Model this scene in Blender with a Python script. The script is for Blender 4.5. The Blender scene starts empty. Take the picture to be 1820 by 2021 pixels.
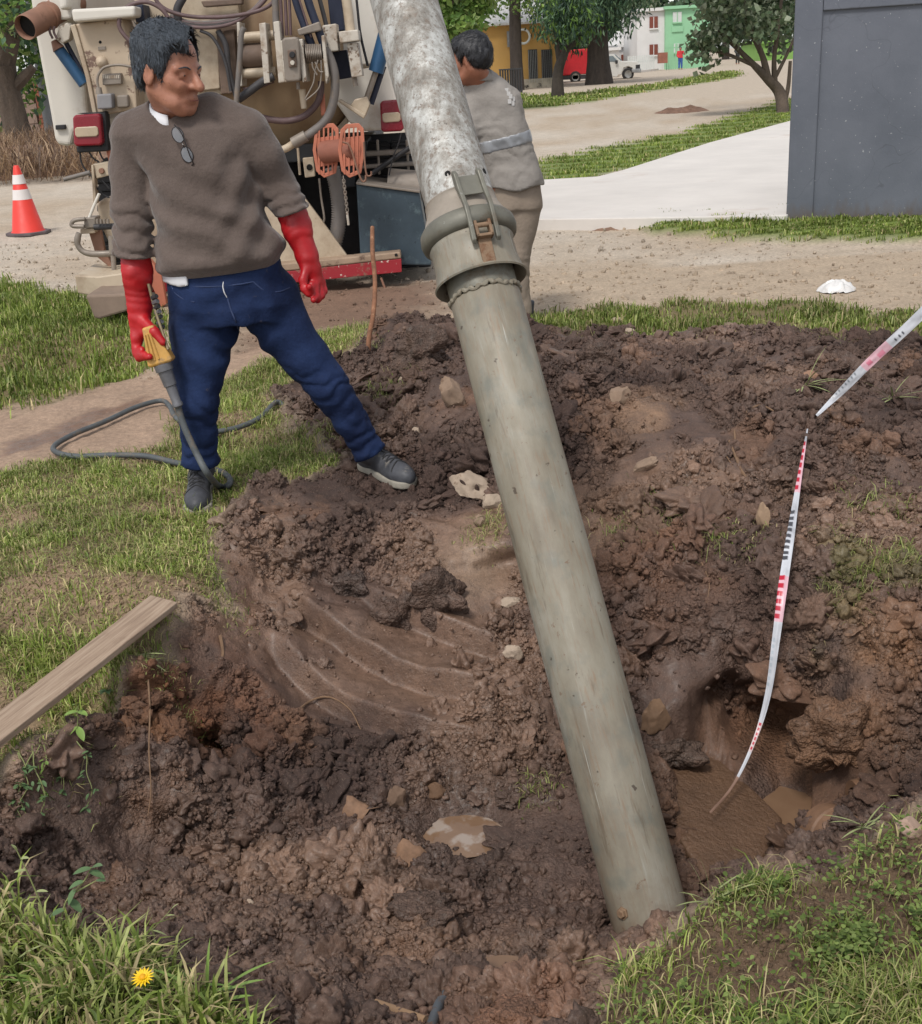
import bpy, bmesh, math, random
import numpy as np
from mathutils import Vector, Matrix

random.seed(7)
RNG = np.random.default_rng(11)
SC = bpy.context.scene
COL = SC.collection

# ------------------------------------------------------------------ camera
PW, PH, PF = 1820.0, 2021.0, 2300.0          # photograph frame used for measuring, focal length in its pixels
PITCH, ROLL, EYE = math.radians(21.05), math.radians(3.5), 1.55
_f = np.array([0, math.cos(PITCH), -math.sin(PITCH)])
_u0 = np.array([0, math.sin(PITCH), math.cos(PITCH)])
_r = math.cos(ROLL) * np.array([1.0, 0, 0]) - math.sin(ROLL) * _u0
_u = math.cos(ROLL) * _u0 + math.sin(ROLL) * np.array([1.0, 0, 0])
CAMP = np.array([0, 0, EYE])
cam_d = bpy.data.cameras.new('camera')
cam_d.sensor_fit = 'HORIZONTAL'
cam_d.sensor_width = 36.0
cam_d.lens = 36.0 * PF / PW
cam_d.clip_start = 0.05
cam_d.clip_end = 3000
cam = bpy.data.objects.new('camera', cam_d)
COL.objects.link(cam)
cam.matrix_world = Matrix(((_r[0], _u[0], -_f[0], 0), (_r[1], _u[1], -_f[1], 0), (_r[2], _u[2], -_f[2], EYE), (0, 0, 0, 1)))
SC.camera = cam

# ------------------------------------------------------------------ sky, sun, exposure (bright overcast)
SUN_EL, SUN_AZ = math.radians(56), math.radians(205)     # azimuth clockwise from +Y
w = bpy.data.worlds.new('World')
SC.world = w
w.use_nodes = True
nt = w.node_tree
nt.nodes.clear()
sky = nt.nodes.new('ShaderNodeTexSky')
sky.sky_type = 'NISHITA'
sky.sun_disc = False
sky.sun_elevation = SUN_EL
sky.sun_rotation = SUN_AZ
sky.air_density = 1.0
sky.dust_density = 1.0
sky.ozone_density = 1.0
hs = nt.nodes.new('ShaderNodeHueSaturation')
hs.inputs['Saturation'].default_value = 0.22
bg = nt.nodes.new('ShaderNodeBackground')
bg.inputs['Strength'].default_value = 0.115
wo = nt.nodes.new('ShaderNodeOutputWorld')
nt.links.new(sky.outputs[0], hs.inputs['Color'])
nt.links.new(hs.outputs[0], bg.inputs[0])
nt.links.new(bg.outputs[0], wo.inputs[0])
sun_d = bpy.data.lights.new('sun', 'SUN')
sun_d.energy = 1.5
sun_d.angle = math.radians(12)
sun_d.color = (1.0, 0.96, 0.9)
sun = bpy.data.objects.new('sun', sun_d)
COL.objects.link(sun)
_sd = Vector((math.sin(SUN_AZ) * math.cos(SUN_EL), math.cos(SUN_AZ) * math.cos(SUN_EL), math.sin(SUN_EL)))
sun.rotation_euler = _sd.to_track_quat('Z', 'Y').to_euler()
sun.location = (0, 0, 30)
SC.view_settings.view_transform = 'Standard'
SC.view_settings.look = 'None'
SC.view_settings.gamma = 1.0
SC.view_settings.exposure = 0.62
SC.cycles.use_denoising = True
SC.cycles.max_bounces = 5
SC.cycles.diffuse_bounces = 3
SC.cycles.glossy_bounces = 2
SC.cycles.transparent_max_bounces = 6
SC.cycles.use_adaptive_sampling = True

# ------------------------------------------------------------------ measuring helpers
def ray(u, v):
    return _f + _r * ((u - PW / 2) / PF) - _u * ((v - PH / 2) / PF)
def G(u, v, z=0.0):                 # point where the line of sight meets height z
    d = ray(u, v)
    return CAMP + d * ((z - EYE) / d[2])
def at(u, v, y):                    # point at ground distance y
    d = ray(u, v)
    return CAMP + d * (y / d[1])
def pxs(p):                         # metres per photograph pixel at p
    return float((np.asarray(p) - CAMP) @ _f) / PF

# ------------------------------------------------------------------ numpy noise
def _hash(i, j, k, s):
    h = (i * 374761393 + j * 668265263 + k * 2147483647 + s * 1274126177) & 0xFFFFFFFF
    h = ((h ^ (h >> 13)) * 1274126177) & 0xFFFFFFFF
    h = ((h ^ (h >> 16)) * 2246822519) & 0xFFFFFFFF
    return ((h ^ (h >> 15)) & 0xFFFFFF) / float(0x1000000)
def vnoise(p, s=0):                 # value noise in [-1,1], p (n,3)
    i = np.floor(p).astype(np.int64)
    f = p - i
    f = f * f * f * (f * (f * 6 - 15) + 10)
    r = 0
    for dx in (0, 1):
        wx = f[:, 0] if dx else 1 - f[:, 0]
        for dy in (0, 1):
            wy = f[:, 1] if dy else 1 - f[:, 1]
            for dz in (0, 1):
                wz = f[:, 2] if dz else 1 - f[:, 2]
                r = r + wx * wy * wz * _hash(i[:, 0] + dx, i[:, 1] + dy, i[:, 2] + dz, s)
    return r * 2 - 1
def fbm(p, octv=4, s=0, gain=0.5):
    r = 0; a = 1.0; t = 0
    q = p.copy()
    for o in range(octv):
        r = r + a * vnoise(q, s + o * 17); t += a
        a *= gain; q = q * 2.03 + 7.1
    return r / t
def worley(p, s=0):                 # F1, F2 distances, p (n,3)
    i = np.floor(p).astype(np.int64)
    f1 = np.full(len(p), 9.0); f2 = np.full(len(p), 9.0)
    i = np.floor(p - 0.5).astype(np.int64)
    for dx in (0, 1):
        for dy in (0, 1):
            for dz in (0, 1):
                a, b, c = i[:, 0] + dx, i[:, 1] + dy, i[:, 2] + dz
                qx = a + .2 + .6 * _hash(a, b, c, s) - p[:, 0]
                qy = b + .2 + .6 * _hash(a, b, c, s + 1) - p[:, 1]
                qz = c + .2 + .6 * _hash(a, b, c, s + 2) - p[:, 2]
                d = np.sqrt(qx * qx + qy * qy + qz * qz)
                f2 = np.minimum(f2, np.maximum(d, f1)); f1 = np.minimum(f1, d)
    return f1, f2
def sstep(a, b, x):
    t = np.clip((x - a) / (b - a), 0, 1)
    return t * t * (3 - 2 * t)

# ------------------------------------------------------------------ objects
def tag(o, label=None, cat=None, group=None, kind=None):
    if label: o['label'] = label
    if cat: o['category'] = cat
    if group: o['group'] = group
    if kind: o['kind'] = kind
    return o
def empty(name, loc, label=None, cat=None, group=None):
    o = bpy.data.objects.new(name, None)
    o.empty_display_size = 0.1
    COL.objects.link(o)
    o.location = tuple(float(c) for c in loc)
    return tag(o, label, cat, group)
def root_of(o):
    while o.parent: o = o.parent
    return o
class MB:                            # collects geometry in world space
    def __init__(s):
        s.v = []; s.f = []; s.n = 0
    def add(s, vs, fs):
        vs = np.asarray(vs, float).reshape(-1, 3)
        s.v.append(vs)
        n = s.n
        s.f.extend([tuple(int(i) + n for i in f) for f in fs])
        s.n += len(vs)
        return s
    def box(s, c, h, M=None):
        c = np.asarray(c, float)
        vs = np.array([[x * h[0], y * h[1], z * h[2]] for x in (-1, 1) for y in (-1, 1) for z in (-1, 1)])
        if M is not None: vs = vs @ np.asarray(M).T
        return s.add(vs + c, [(0, 1, 3, 2), (4, 6, 7, 5), (0, 4, 5, 1), (2, 3, 7, 6), (0, 2, 6, 4), (1, 5, 7, 3)])
    def bar(s, a, b, w, d, up=(0, 0, 1)):         # square bar from a to b
        a, b = np.asarray(a, float), np.asarray(b, float)
        z = (b - a) / np.linalg.norm(b - a)
        x = np.cross(up, z)
        if np.linalg.norm(x) < 1e-4: x = np.cross((0, 1, 0), z)
        x /= np.linalg.norm(x); y = np.cross(z, x)
        M = np.stack([x, y, z], 1)
        return s.box((a + b) / 2, (w / 2, d / 2, np.linalg.norm(b - a) / 2), M)
    def tube(s, pts, rad, n=12, smooth=0, cap=True, flat=None):
        P = np.asarray(pts, float)
        R = np.broadcast_to(np.asarray(rad, float), (len(P),)).copy()
        if smooth:
            P, R = catmull(P, smooth, R)
        T = np.gradient(P, axis=0); T /= np.linalg.norm(T, axis=1)[:, None] + 1e-12
        x = np.cross(T[0], (0.13, 0.27, 0.95)); x /= np.linalg.norm(x)
        ang = np.arange(n) * 2 * math.pi / n
        vs = []
        for i in range(len(P)):
            x = x - T[i] * (x @ T[i]); x /= np.linalg.norm(x)
            y = np.cross(T[i], x)
            vs.append(P[i] + R[i] * (np.cos(ang)[:, None] * x + np.sin(ang)[:, None] * y))
        m = len(P)
        fs = [(i * n + j, i * n + (j + 1) % n, (i + 1) * n + (j + 1) % n, (i + 1) * n + j) for i in range(m - 1) for j in range(n)]
        if cap: fs += [tuple(range(n - 1, -1, -1)), tuple(range((m - 1) * n, m * n))]
        return s.add(np.concatenate(vs), fs)
    def lathe(s, a, axis, prof, n=32, cap=False):   # prof: (t along axis, radius)
        axis = np.asarray(axis, float); axis /= np.linalg.norm(axis)
        a = np.asarray(a, float)
        x = np.cross(axis, (0.1, 0.95, 0.2)); x /= np.linalg.norm(x); y = np.cross(axis, x)
        ang = np.arange(n) * 2 * math.pi / n
        vs = [a + axis * t + r * (np.cos(ang)[:, None] * x + np.sin(ang)[:, None] * y) for t, r in prof]
        m = len(prof)
        fs = [(i * n + j, i * n + (j + 1) % n, (i + 1) * n + (j + 1) % n, (i + 1) * n + j) for i in range(m - 1) for j in range(n)]
        if cap: fs += [tuple(range(n - 1, -1, -1)), tuple(range((m - 1) * n, m * n))]
        return s.add(np.concatenate(vs), fs)
    def prism(s, poly, off):                       # planar polygon swept by off
        p = np.asarray(poly, float); n = len(p)
        q = p + np.asarray(off, float)
        fs = [tuple(range(n)), tuple(range(2 * n - 1, n - 1, -1))] + [(i, i + n, (i + 1) % n + n, (i + 1) % n) for i in range(n)]
        return s.add(np.concatenate([p, q]), fs)
    def pp(s, px, y, d):                           # polygon measured in the photograph at distance y, d metres deep
        return s.prism([at(u, v, y) for u, v in px], (0, d, 0))
    def ball(s, c, r, n=12, m=8):
        r = np.broadcast_to(np.asarray(r, float), (3,))
        vs = []; fs = []
        for i in range(m + 1):
            t = math.pi * i / m
            for j in range(n):
                a = 2 * math.pi * j / n
                vs.append((math.sin(t) * math.cos(a), math.sin(t) * math.sin(a), math.cos(t)))
        for i in range(m):
            for j in range(n):
                fs.append((i * n + j, (i + 1) * n + j, (i + 1) * n + (j + 1) % n, i * n + (j + 1) % n))
        return s.add(np.array(vs) * r + np.asarray(c), fs)
    def build(s, name, mat, parent=None, smooth=False, bevel=0, label=None, cat=None, group=None, kind=None, origin=None, seg=2, sharp=None):
        V = np.concatenate(s.v)
        if parent is not None:
            o0 = np.array(root_of(parent).location)
        elif origin is not None:
            o0 = np.asarray(origin, float)
        else:
            o0 = np.array([(V[:, 0].min() + V[:, 0].max()) / 2, (V[:, 1].min() + V[:, 1].max()) / 2, V[:, 2].min()])
        me = bpy.data.meshes.new(name)
        me.from_pydata((V - o0).tolist(), [], s.f)
        bm = bmesh.new(); bm.from_mesh(me)
        bmesh.ops.recalc_face_normals(bm, faces=bm.faces)
        bm.to_mesh(me); bm.free()
        if smooth:
            me.polygons.foreach_set('use_smooth', [True] * len(me.polygons))
            if sharp is None: sharp = 40
            me.set_sharp_from_angle(angle=math.radians(sharp))
        me.materials.append(mat)
        ob = bpy.data.objects.new(name, me)
        COL.objects.link(ob)
        if parent is not None: ob.parent = parent
        else: ob.location = tuple(o0)
        if bevel:
            b = ob.modifiers.new('bevel', 'BEVEL')
            b.width = bevel; b.segments = seg; b.limit_method = 'ANGLE'; b.angle_limit = math.radians(40)
            b.harden_normals = False
        return tag(ob, label, cat, group, kind)
def catmull(P, k, R=None):
    P = np.asarray(P, float)
    Q = np.concatenate([[2 * P[0] - P[1]], P, [2 * P[-1] - P[-2]]])
    out = []; ro = []
    for i in range(len(P) - 1):
        p0, p1, p2, p3 = Q[i:i + 4]
        for j in range(k):
            t = j / k
            out.append(0.5 * (2 * p1 + (p2 - p0) * t + (2 * p0 - 5 * p1 + 4 * p2 - p3) * t * t + (3 * p1 - p0 - 3 * p2 + p3) * t ** 3))
            if R is not None: ro.append(R[i] * (1 - t) + R[i + 1] * t)
    out.append(P[-1])
    if R is not None:
        ro.append(R[-1]); return np.array(out), np.array(ro)
    return np.array(out)
def np_mesh(name, V, F, mat, col=None, smooth=True, attrs=None):   # F (n,3) or (n,4) int array
    me = bpy.data.meshes.new(name)
    V = np.asarray(V, np.float32); F = np.asarray(F, np.int32)
    me.vertices.add(len(V)); me.vertices.foreach_set('co', V.ravel())
    k = F.shape[1]
    me.loops.add(F.size); me.loops.foreach_set('vertex_index', F.ravel())
    me.polygons.add(len(F))
    me.polygons.foreach_set('loop_start', np.arange(0, F.size, k, dtype=np.int32))
    me.polygons.foreach_set('use_smooth', np.full(len(F), smooth))
    if col is not None:
        a = me.color_attributes.new('Col', 'FLOAT_COLOR', 'POINT')
        c = np.ones((len(V), 4), np.float32); c[:, :3] = col
        a.data.foreach_set('color', c.ravel())
    for n, arr in (attrs or {}).items():
        a = me.attributes.new(n, 'FLOAT', 'POINT'); a.data.foreach_set('value', np.asarray(arr, np.float32))
    me.update(calc_edges=True)
    me.materials.append(mat)
    return me
def link(name, me, parent=None, loc=None, **k):
    o = bpy.data.objects.new(name, me); COL.objects.link(o)
    if parent is not None: o.parent = parent
    if loc is not None: o.location = tuple(float(c) for c in loc)
    return tag(o, **k)

# ------------------------------------------------------------------ materials
def srgb(r, g, b):
    c = np.array([r, g, b]) / 255.0
    return tuple(np.where(c <= 0.04045, c / 12.92, ((c + 0.055) / 1.055) ** 2.4))
class NT:
    def __init__(s, name):
        s.m = bpy.data.materials.new(name); s.m.use_nodes = True
        s.t = s.m.node_tree; s.b = s.t.nodes['Principled BSDF']
        tc = s.t.nodes.new('ShaderNodeTexCoord'); s.co = tc.outputs['Object']
    def n(s, typ, **k):
        x = s.t.nodes.new(typ)
        for a, b in k.items(): setattr(x, a, b)
        return x
    def L(s, a, b): s.t.links.new(a, b)
    def noise(s, scale, detail=4, rough=0.6, co=None, stretch=None):
        x = s.n('ShaderNodeTexNoise'); x.inputs['Scale'].default_value = scale
        x.inputs['Detail'].default_value = detail; x.inputs['Roughness'].default_value = rough
        c = co or s.co
        if stretch:
            mp = s.n('ShaderNodeMapping'); mp.inputs['Scale'].default_value = stretch
            s.L(c, mp.inputs[0]); c = mp.outputs[0]
        s.L(c, x.inputs['Vector'])
        return x.outputs['Fac']
    def ramp(s, fac, stops):
        r = s.n('ShaderNodeValToRGB')
        e = r.color_ramp.elements
        while len(e) < len(stops): e.new(0.5)
        for i, (p, c) in enumerate(stops):
            e[i].position = p
            e[i].color = (c, c, c, 1) if np.isscalar(c) else tuple(c) + (1,)
        s.L(fac, r.inputs[0]); return r.outputs[0]
    def mix(s, fac, a, b, mode='MIX'):
        x = s.n('ShaderNodeMix', data_type='RGBA', blend_type=mode)
        for sock, val in ((x.inputs[0], fac), (x.inputs[6], a), (x.inputs[7], b)):
            if hasattr(val, 'links') or hasattr(val, 'is_linked'): s.L(val, sock)
            elif np.isscalar(val): sock.default_value = val
            else: sock.default_value = tuple(val) + (1,)
        return x.outputs[2]
    def math(s, op, a, b=None):
        x = s.n('ShaderNodeMath', operation=op)
        for sock, val in ((x.inputs[0], a), (x.inputs[1], b)):
            if val is None: continue
            if hasattr(val, 'is_linked'): s.L(val, sock)
            else: sock.default_value = val
        return x.outputs[0]
    def bump(s, h, strength=0.3, dist=0.01, prev=None):
        x = s.n('ShaderNodeBump'); x.inputs['Strength'].default_value = strength; x.inputs['Distance'].default_value = dist
        s.L(h, x.inputs['Height'])
        if prev is not None: s.L(prev, x.inputs['Normal'])
        return x.outputs[0]
    def out(s, color=None, rough=None, normal=None, metal=None):
        for nm, val in (('Base Color', color), ('Roughness', rough), ('Normal', normal), ('Metallic', metal)):
            if val is None: continue
            if hasattr(val, 'is_linked'): s.L(val, s.b.inputs[nm])
            elif np.isscalar(val): s.b.inputs[nm].default_value = val
            else: s.b.inputs[nm].default_value = tuple(val) + (1,)
        return s.m
def pm(name, base, rough=0.6, metal=0.0, var=0.25, vs=6, bump=0.15, bs=60, bd=0.004, spots=None, spec=0.5, stretch=None):
    """painted / plain surface: colour variation, optional (colour, threshold, scale) stain layers, fine bump"""
    t = NT(name)
    n1 = t.noise(vs, 5, 0.65, stretch=stretch)
    lo = tuple(max(0, c * (1 - var)) for c in base); hi = tuple(min(1, c * (1 + var)) for c in base)
    c = t.ramp(n1, [(0.3, lo), (0.7, hi)])
    for sp in (spots or []):
        col, th, sc_ = sp[:3]
        soft = sp[3] if len(sp) > 3 else 0.05
        f = t.ramp(t.noise(sc_, 6, 0.7, stretch=sp[4] if len(sp) > 4 else None), [(th, 0.0), (min(th + soft, 1), 1.0)])
        c = t.mix(f, c, col)
    r = t.ramp(t.noise(vs * 2.3, 4), [(0.3, max(0, rough - 0.12)), (0.7, min(1, rough + 0.12))])
    t.b.inputs['Specular IOR Level'].default_value = spec
    nb = t.bump(t.noise(bs, 6, 0.65), bump, bd) if bump else None
    return t.out(c, r, nb, metal)

# ================================================================== GROUND
# control heights: (photograph u, v, height) -> world
CP = []
def cp(*a):
    for u, v, z in a: CP.append(tuple(G(u, v, z)))
cp((0,1480,0),(60,1440,0),(150,1390,0),(250,1290,0),(345,1190,0),(420,1130,-.02),(390,1060,0),(410,1010,0),(470,985,0),(560,955,0),(640,930,0),(760,960,-.02))
cp((-150,1580,0),(-400,1700,0))
# left wall foot and pit floor
cp((0,1640,-.3),(120,1590,-.33),(220,1560,-.38),(400,1550,-.48),(300,1480,-.16),(330,1400,-.16),(380,1300,-.15),(440,1400,-.28),(470,1220,-.14),(440,1160,-.06))
cp((250,1660,-.36),(100,1720,-.28),(420,1680,-.42),(600,1650,-.44),(800,1640,-.47),(920,1640,-.5),(1000,1640,-.49),(600,1800,-.42),(800,1800,-.43),(1000,1800,-.46),(300,1760,-.33),(200,1820,-.2))
cp((600,1500,-.4),(800,1500,-.42),(1000,1500,-.42),(1100,1550,-.45))
cp((600,1400,-.36),(800,1420,-.38),(600,1300,-.28),(800,1300,-.31),(950,1400,-.36),(560,1200,-.18),(700,1220,-.22),(850,1230,-.25),(950,1280,-.3),(520,1110,-.07),(640,1120,-.13),(800,1150,-.18),(930,1170,-.2),(1000,1200,-.25))
cp((550,1020,-.02),(700,1020,-.04),(850,1040,-.05),(850,1110,-.13),(1000,1060,-.06),(1000,1120,-.15),(1080,1150,-.16),(1050,1300,-.32))
# foreground
cp((0,1790,0),(80,1850,0),(0,2021,0),(250,1900,-.03),(400,1960,-.03),(300,2021,0),(-200,1900,0),(500,1900,-.24),(520,2010,-.06),(700,1920,-.32),(700,2030,-.16),(900,1930,-.34),(900,2040,-.2),(1080,1930,-.3),(1080,2040,-.14))
cp((1180,1860,-.34),(1235,1856,-.32),(1270,1885,-.14),(1240,1900,-.16),(1320,1830,-.2),(1360,1806,-.08),(1400,1780,0),(1500,1760,0),(1580,1740,0),(1680,1680,0.01),(1740,1640,0.02),(1820,1600,0.02),(1950,1560,0.02),(1200,1970,-.08),(1220,2021,0),(1500,2021,0.02),(1820,2021,.03),(1600,1850,.03),(1820,1750,.04),(1400,1900,0.02),(1150,1880,-.3),(1190,1840,-.44),(1225,1830,-.46))
# deep hole
cp((1200,1700,-.48),(1250,1790,-.5),(1350,1700,-.5),(1350,1650,-.48),(1350,1560,-.43),(1450,1580,-.5),(1450,1700,-.52),(1420,1750,-.5),(1560,1600,-.55),(1590,1570,-.54),(1540,1560,-.53),(1620,1660,-.52),(1660,1700,-.44),(1570,1690,-.54))
cp((1280,1480,-.39),(1400,1470,-.42),(1350,1400,-.3),(1350,1300,-.18),(1350,1200,-.07),(1480,1450,-.44),(1480,1380,-.33),(1550,1480,-.45),(1560,1400,-.33),(1550,1300,-.14),(1550,1200,-.05),(1620,1500,-.42),(1640,1420,-.27))
cp((1700,1230,-.03),(1700,1300,-.1),(1700,1400,-.19),(1700,1480,-.28),(1700,1540,-.36),(1700,1600,-.42),(1820,1300,-.08),(1820,1400,-.17),(1820,1480,-.25),(1820,1550,-.3),(1950,1400,-.12),(1950,1500,-.18),(2100,1400,0))
cp((1230,1180,-.1),(1240,1380,-.33),(1420,1200,-.07),(1700,1180,0.02),(1820,1190,0.02),(2000,1240,0.02),(1200,1090,-.02),(1350,1100,.0),(1500,1100,.02),(1650,1110,.03),(1820,1090,.05),(2000,1100,.05))
# spoil heap
cp((1060,640,0),(1200,650,.02),(1350,665,.02),(1500,660,.03),(1650,650,.02),(1820,680,.02),(2100,720,0))
cp((1100,690,.14),(1250,700,.15),(1350,730,.2),(1500,730,.15),(1640,720,.18),(1780,740,.16),(1950,760,.15),(1300,800,.24),(1450,790,.2),(1560,800,.2),(1650,830,.22),(1800,850,.2),(1950,850,.18))
cp((1180,800,.22),(1180,900,.14),(1300,900,.16),(1450,900,.14),(1600,900,.18),(1750,920,.18),(1900,950,.12),(1200,1010,.04),(1330,1010,.06),(1480,1010,.08),(1620,1000,.1),(1780,1020,.1))
cp((760,650,.12),(820,640,.24),(900,660,.24),(1000,660,.15),(740,710,.12),(840,740,.28),(930,760,.26),(700,780,.1),(790,800,.16),(900,850,.18),(1000,850,.18),(600,790,.05),(540,800,.03),(650,850,.03),(850,930,.03),(950,940,.04),(1050,960,.04),(700,900,0))
# level ground around
for x, y in [(-3,1.2),(-1.5,1.2),(0,1.0),(1.5,1.2),(3,1.2),(-3,3),(-3,5),(-2,4),(-1.6,3.3),(-1.5,5),(-1.3,4.6),(-2.5,6),(-.9,5.2),(-.8,6),(0,7.4),(1,7.9),(2.2,8),(3.2,8),(4.5,7.5),(4.5,5.5),(4.5,3.5),(4.5,2),(3.2,2),(2,1.6),(-1,7.4),(-2,7.6),(-3,7.6),(5.5,4.5),(3.4,3.2)]:
    CP.append((x, y, 0.0))
CP = np.array(CP)
def _kern(r): return np.sqrt(r * r + 0.05 ** 2)
_D = np.sqrt(((CP[:, None, :2] - CP[None, :, :2]) ** 2).sum(-1))
_A = np.zeros((len(CP) + 1, len(CP) + 1)); _A[:-1, :-1] = _kern(_D) - np.eye(len(CP)) * 0.012
_A[-1, :-1] = 1; _A[:-1, -1] = 1
RBF = np.linalg.solve(_A, np.append(CP[:, 2], 0))
def base_h(X, Y):
    X = np.atleast_1d(np.asarray(X, float)); Y = np.atleast_1d(np.asarray(Y, float))
    out = np.zeros(len(X))
    m = (X > -4) & (X < 6) & (Y > 0.6) & (Y < 9)
    xs, ys = X[m], Y[m]
    r = np.full(len(xs), RBF[-1])
    for k in range(0, len(xs), 60000):
        s_ = slice(k, k + 60000)
        acc = np.zeros(len(xs[s_]))
        for c, wt in zip(CP, RBF[:-1]):
            acc += wt * _kern(np.hypot(xs[s_] - c[0], ys[s_] - c[1]))
        r[s_] += acc
    fade = sstep(0.7, 1.1, ys) * (1 - sstep(7.6, 8.6, ys)) * sstep(-3.8, -3.0, xs) * (1 - sstep(4.6, 5.8, xs))
    out[m] = r * fade
    # shallow roadside ditch on the left and gentle unevenness
    dd = Y - (7.1 - 0.35 * (X + 2.6))
    out += -0.14 * np.exp(-(dd / 0.35) ** 2) * (1 - sstep(-2.1, -1.7, X)) * sstep(-9, -6, X)
    return out
def pdist(poly, X, Y):              # signed distance, negative inside
    d = np.full(len(X), 1e9); ins = np.zeros(len(X), bool)
    n = len(poly)
    for i in range(n):
        x0, y0 = poly[i]; x1, y1 = poly[(i + 1) % n]
        ex, ey = x1 - x0, y1 - y0
        t = np.clip(((X - x0) * ex + (Y - y0) * ey) / (ex * ex + ey * ey + 1e-12), 0, 1)
        d = np.minimum(d, np.hypot(X - x0 - t * ex, Y - y0 - t * ey))
        c = ((y0 > Y) != (y1 > Y)) & (X < (x1 - x0) * (Y - y0) / (y1 - y0 + 1e-12) + x0)
        ins ^= c
    return np.where(ins, -d, d)
def gp(*px, z=0.0):                 # photograph outline -> ground outline
    return [tuple(G(u, v, z)[:2]) for u, v in px]
Z_GRASS = {
 'bank': gp((-300,1000),(0,938),(110,905),(370,887),(330,842),(430,762),(560,705),(640,660),(715,650),(715,720),(610,765),(560,800),(545,835),(610,862),(690,905),(640,932),(480,965),(400,1012),(395,1080),(425,1140),(350,1185),(0,1470),(-300,1700),(-700,1500)),
 'verge': gp((-600,770),(0,560),(160,575),(250,600),(330,640),(300,722),(130,772),(0,815),(-600,960)),
 'strip': gp((1060,612),(1240,602),(1400,598),(1600,602),(1820,625),(2200,650),(2200,740),(1820,690),(1600,662),(1450,655),(1300,690),(1150,665),(1060,655)),
 'wallstrip': gp((1215,440),(1240,431),(1560,420),(1820,420),(2400,410),(2400,470),(1820,478),(1700,485),(1500,480),(1350,464),(1250,450)),
 'beyond': gp((1075,356),(1055,345),(1060,320),(1200,290),(1350,262),(1480,220),(1540,200),(1640,185),(1700,230),(1555,243),(1400,284),(1230,337),(1180,350)),
 'median': gp((960,225),(960,190),(1030,188),(1130,185),(1300,165),(1440,140),(1460,150),(1380,165),(1250,185),(1150,203),(1030,217)),
 'near_left': gp((-400,2400),(-400,1700),(0,1765),(70,1840),(160,1850),(330,1885),(440,1935),(560,1995),(640,2150),(600,2400)),
 'near_right': gp((1180,2400),(1195,1960),(1235,1862),(1300,1815),(1390,1772),(1500,1750),(1590,1722),(1690,1655),(1820,1600),(2200,1480),(2400,2400)),
 'lip': gp((1640,1195),(1820,1165),(1950,1165),(1950,1090),(1820,1080),(1640,1120)),
}
Z_MUD = gp((405,1015),(480,965),(640,932),(690,905),(610,862),(500,790),(560,775),(690,740),(735,655),(820,622),(900,640),(1060,652),(1150,660),(1300,685),(1450,652),(1600,655),(1820,688),(2300,760),(2500,1400),(2200,1480),(1820,1600),(1690,1655),(1590,1722),(1500,1750),(1390,1772),(1300,1815),(1235,1862),(1195,1960),(1180,2400),(600,2400),(640,2150),(560,1995),(440,1935),(330,1885),(160,1850),(70,1840),(0,1765),(-300,1760),(-300,1700),(0,1478),(350,1192),(430,1140),(395,1080))
Z_DAMP_SHADE = gp((450,700),(480,600),(560,560),(860,555),(900,600),(880,640),(740,650),(640,655),(560,700))
Z_PATH = gp((-600,960),(0,815),(130,772),(300,722),(330,735),(480,695),(640,655),(560,705),(430,762),(330,842),(380,885),(110,905),(0,938),(-300,1000))
Z_POOLPATH = gp((-20,905),(70,878),(170,840),(290,800),(280,780),(180,800),(60,850),(-20,880))

# grid rays: fine where the pit lies, growing outwards
_tc = np.arange(-0.50, 0.5001, 0.0022)
_te = 0.5 + np.cumsum(0.0022 * 1.13 ** np.arange(1, 52)); _te = _te[_te < 8]
T_ = np.concatenate([-_te[::-1], _tc, _te])
_d = [0.3]
while _d[-1] < 1.35: _d.append(_d[-1] * 1.05)
while _d[-1] < 6.6: _d.append(_d[-1] * 1.00205)
_k = 1.00205
while _d[-1] < 900:
    _k = min(1 + (_k - 1) * 1.035, 1.06); _d.append(_d[-1] * _k)
D_ = np.array(_d)
NT_, ND_ = len(T_), len(D_)
GX = (D_[:, None] * T_[None, :]).ravel(); GY = np.repeat(D_, NT_)
GZ = base_h(GX, GY)
P0 = np.stack([GX, GY, GZ], 1)
warp = np.stack([GX, GY, GZ * 0], 1)
wx = (fbm(warp * 9.0, 3, 3) * 0.05 + vnoise(warp * 2.5, 4) * .05) * np.clip(GY / 3, 0.6, 3); wy = (fbm(warp * 9.0 + 31, 3, 5) * 0.05 + vnoise(warp * 2.5 + 9, 7) * .05) * np.clip(GY / 3, 0.6, 3)
QX, QY = GX + wx, GY + wy
near = (GY < 12) & (np.abs(GX) < 7)
def zone(poly, soft=0.05, lim=None):
    m = np.zeros(len(GX)); s_ = (GY < 400) if lim is None else lim
    sf = soft * np.clip(GY[s_] / 3, 0.7, 6)
    m[s_] = 1 - sstep(-sf, sf, pdist(poly, QX[s_], QY[s_]))
    return m
mud = zone(Z_MUD, 0.035, near)
grass = np.zeros(len(GX))
for k_, pl in Z_GRASS.items(): grass = np.maximum(grass, zone(pl, 0.04, near if k_ not in ('beyond', 'median') else None))
lipz = zone(Z_GRASS['lip'], 0.05, near) * (vnoise(P0 * 14, 8) > -0.1)
grass *= (1 - mud); 
damp_shade = zone(Z_DAMP_SHADE, 0.1, near); path = zone(Z_PATH, 0.05, near); pool = zone(Z_POOLPATH, 0.03, near)

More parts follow.
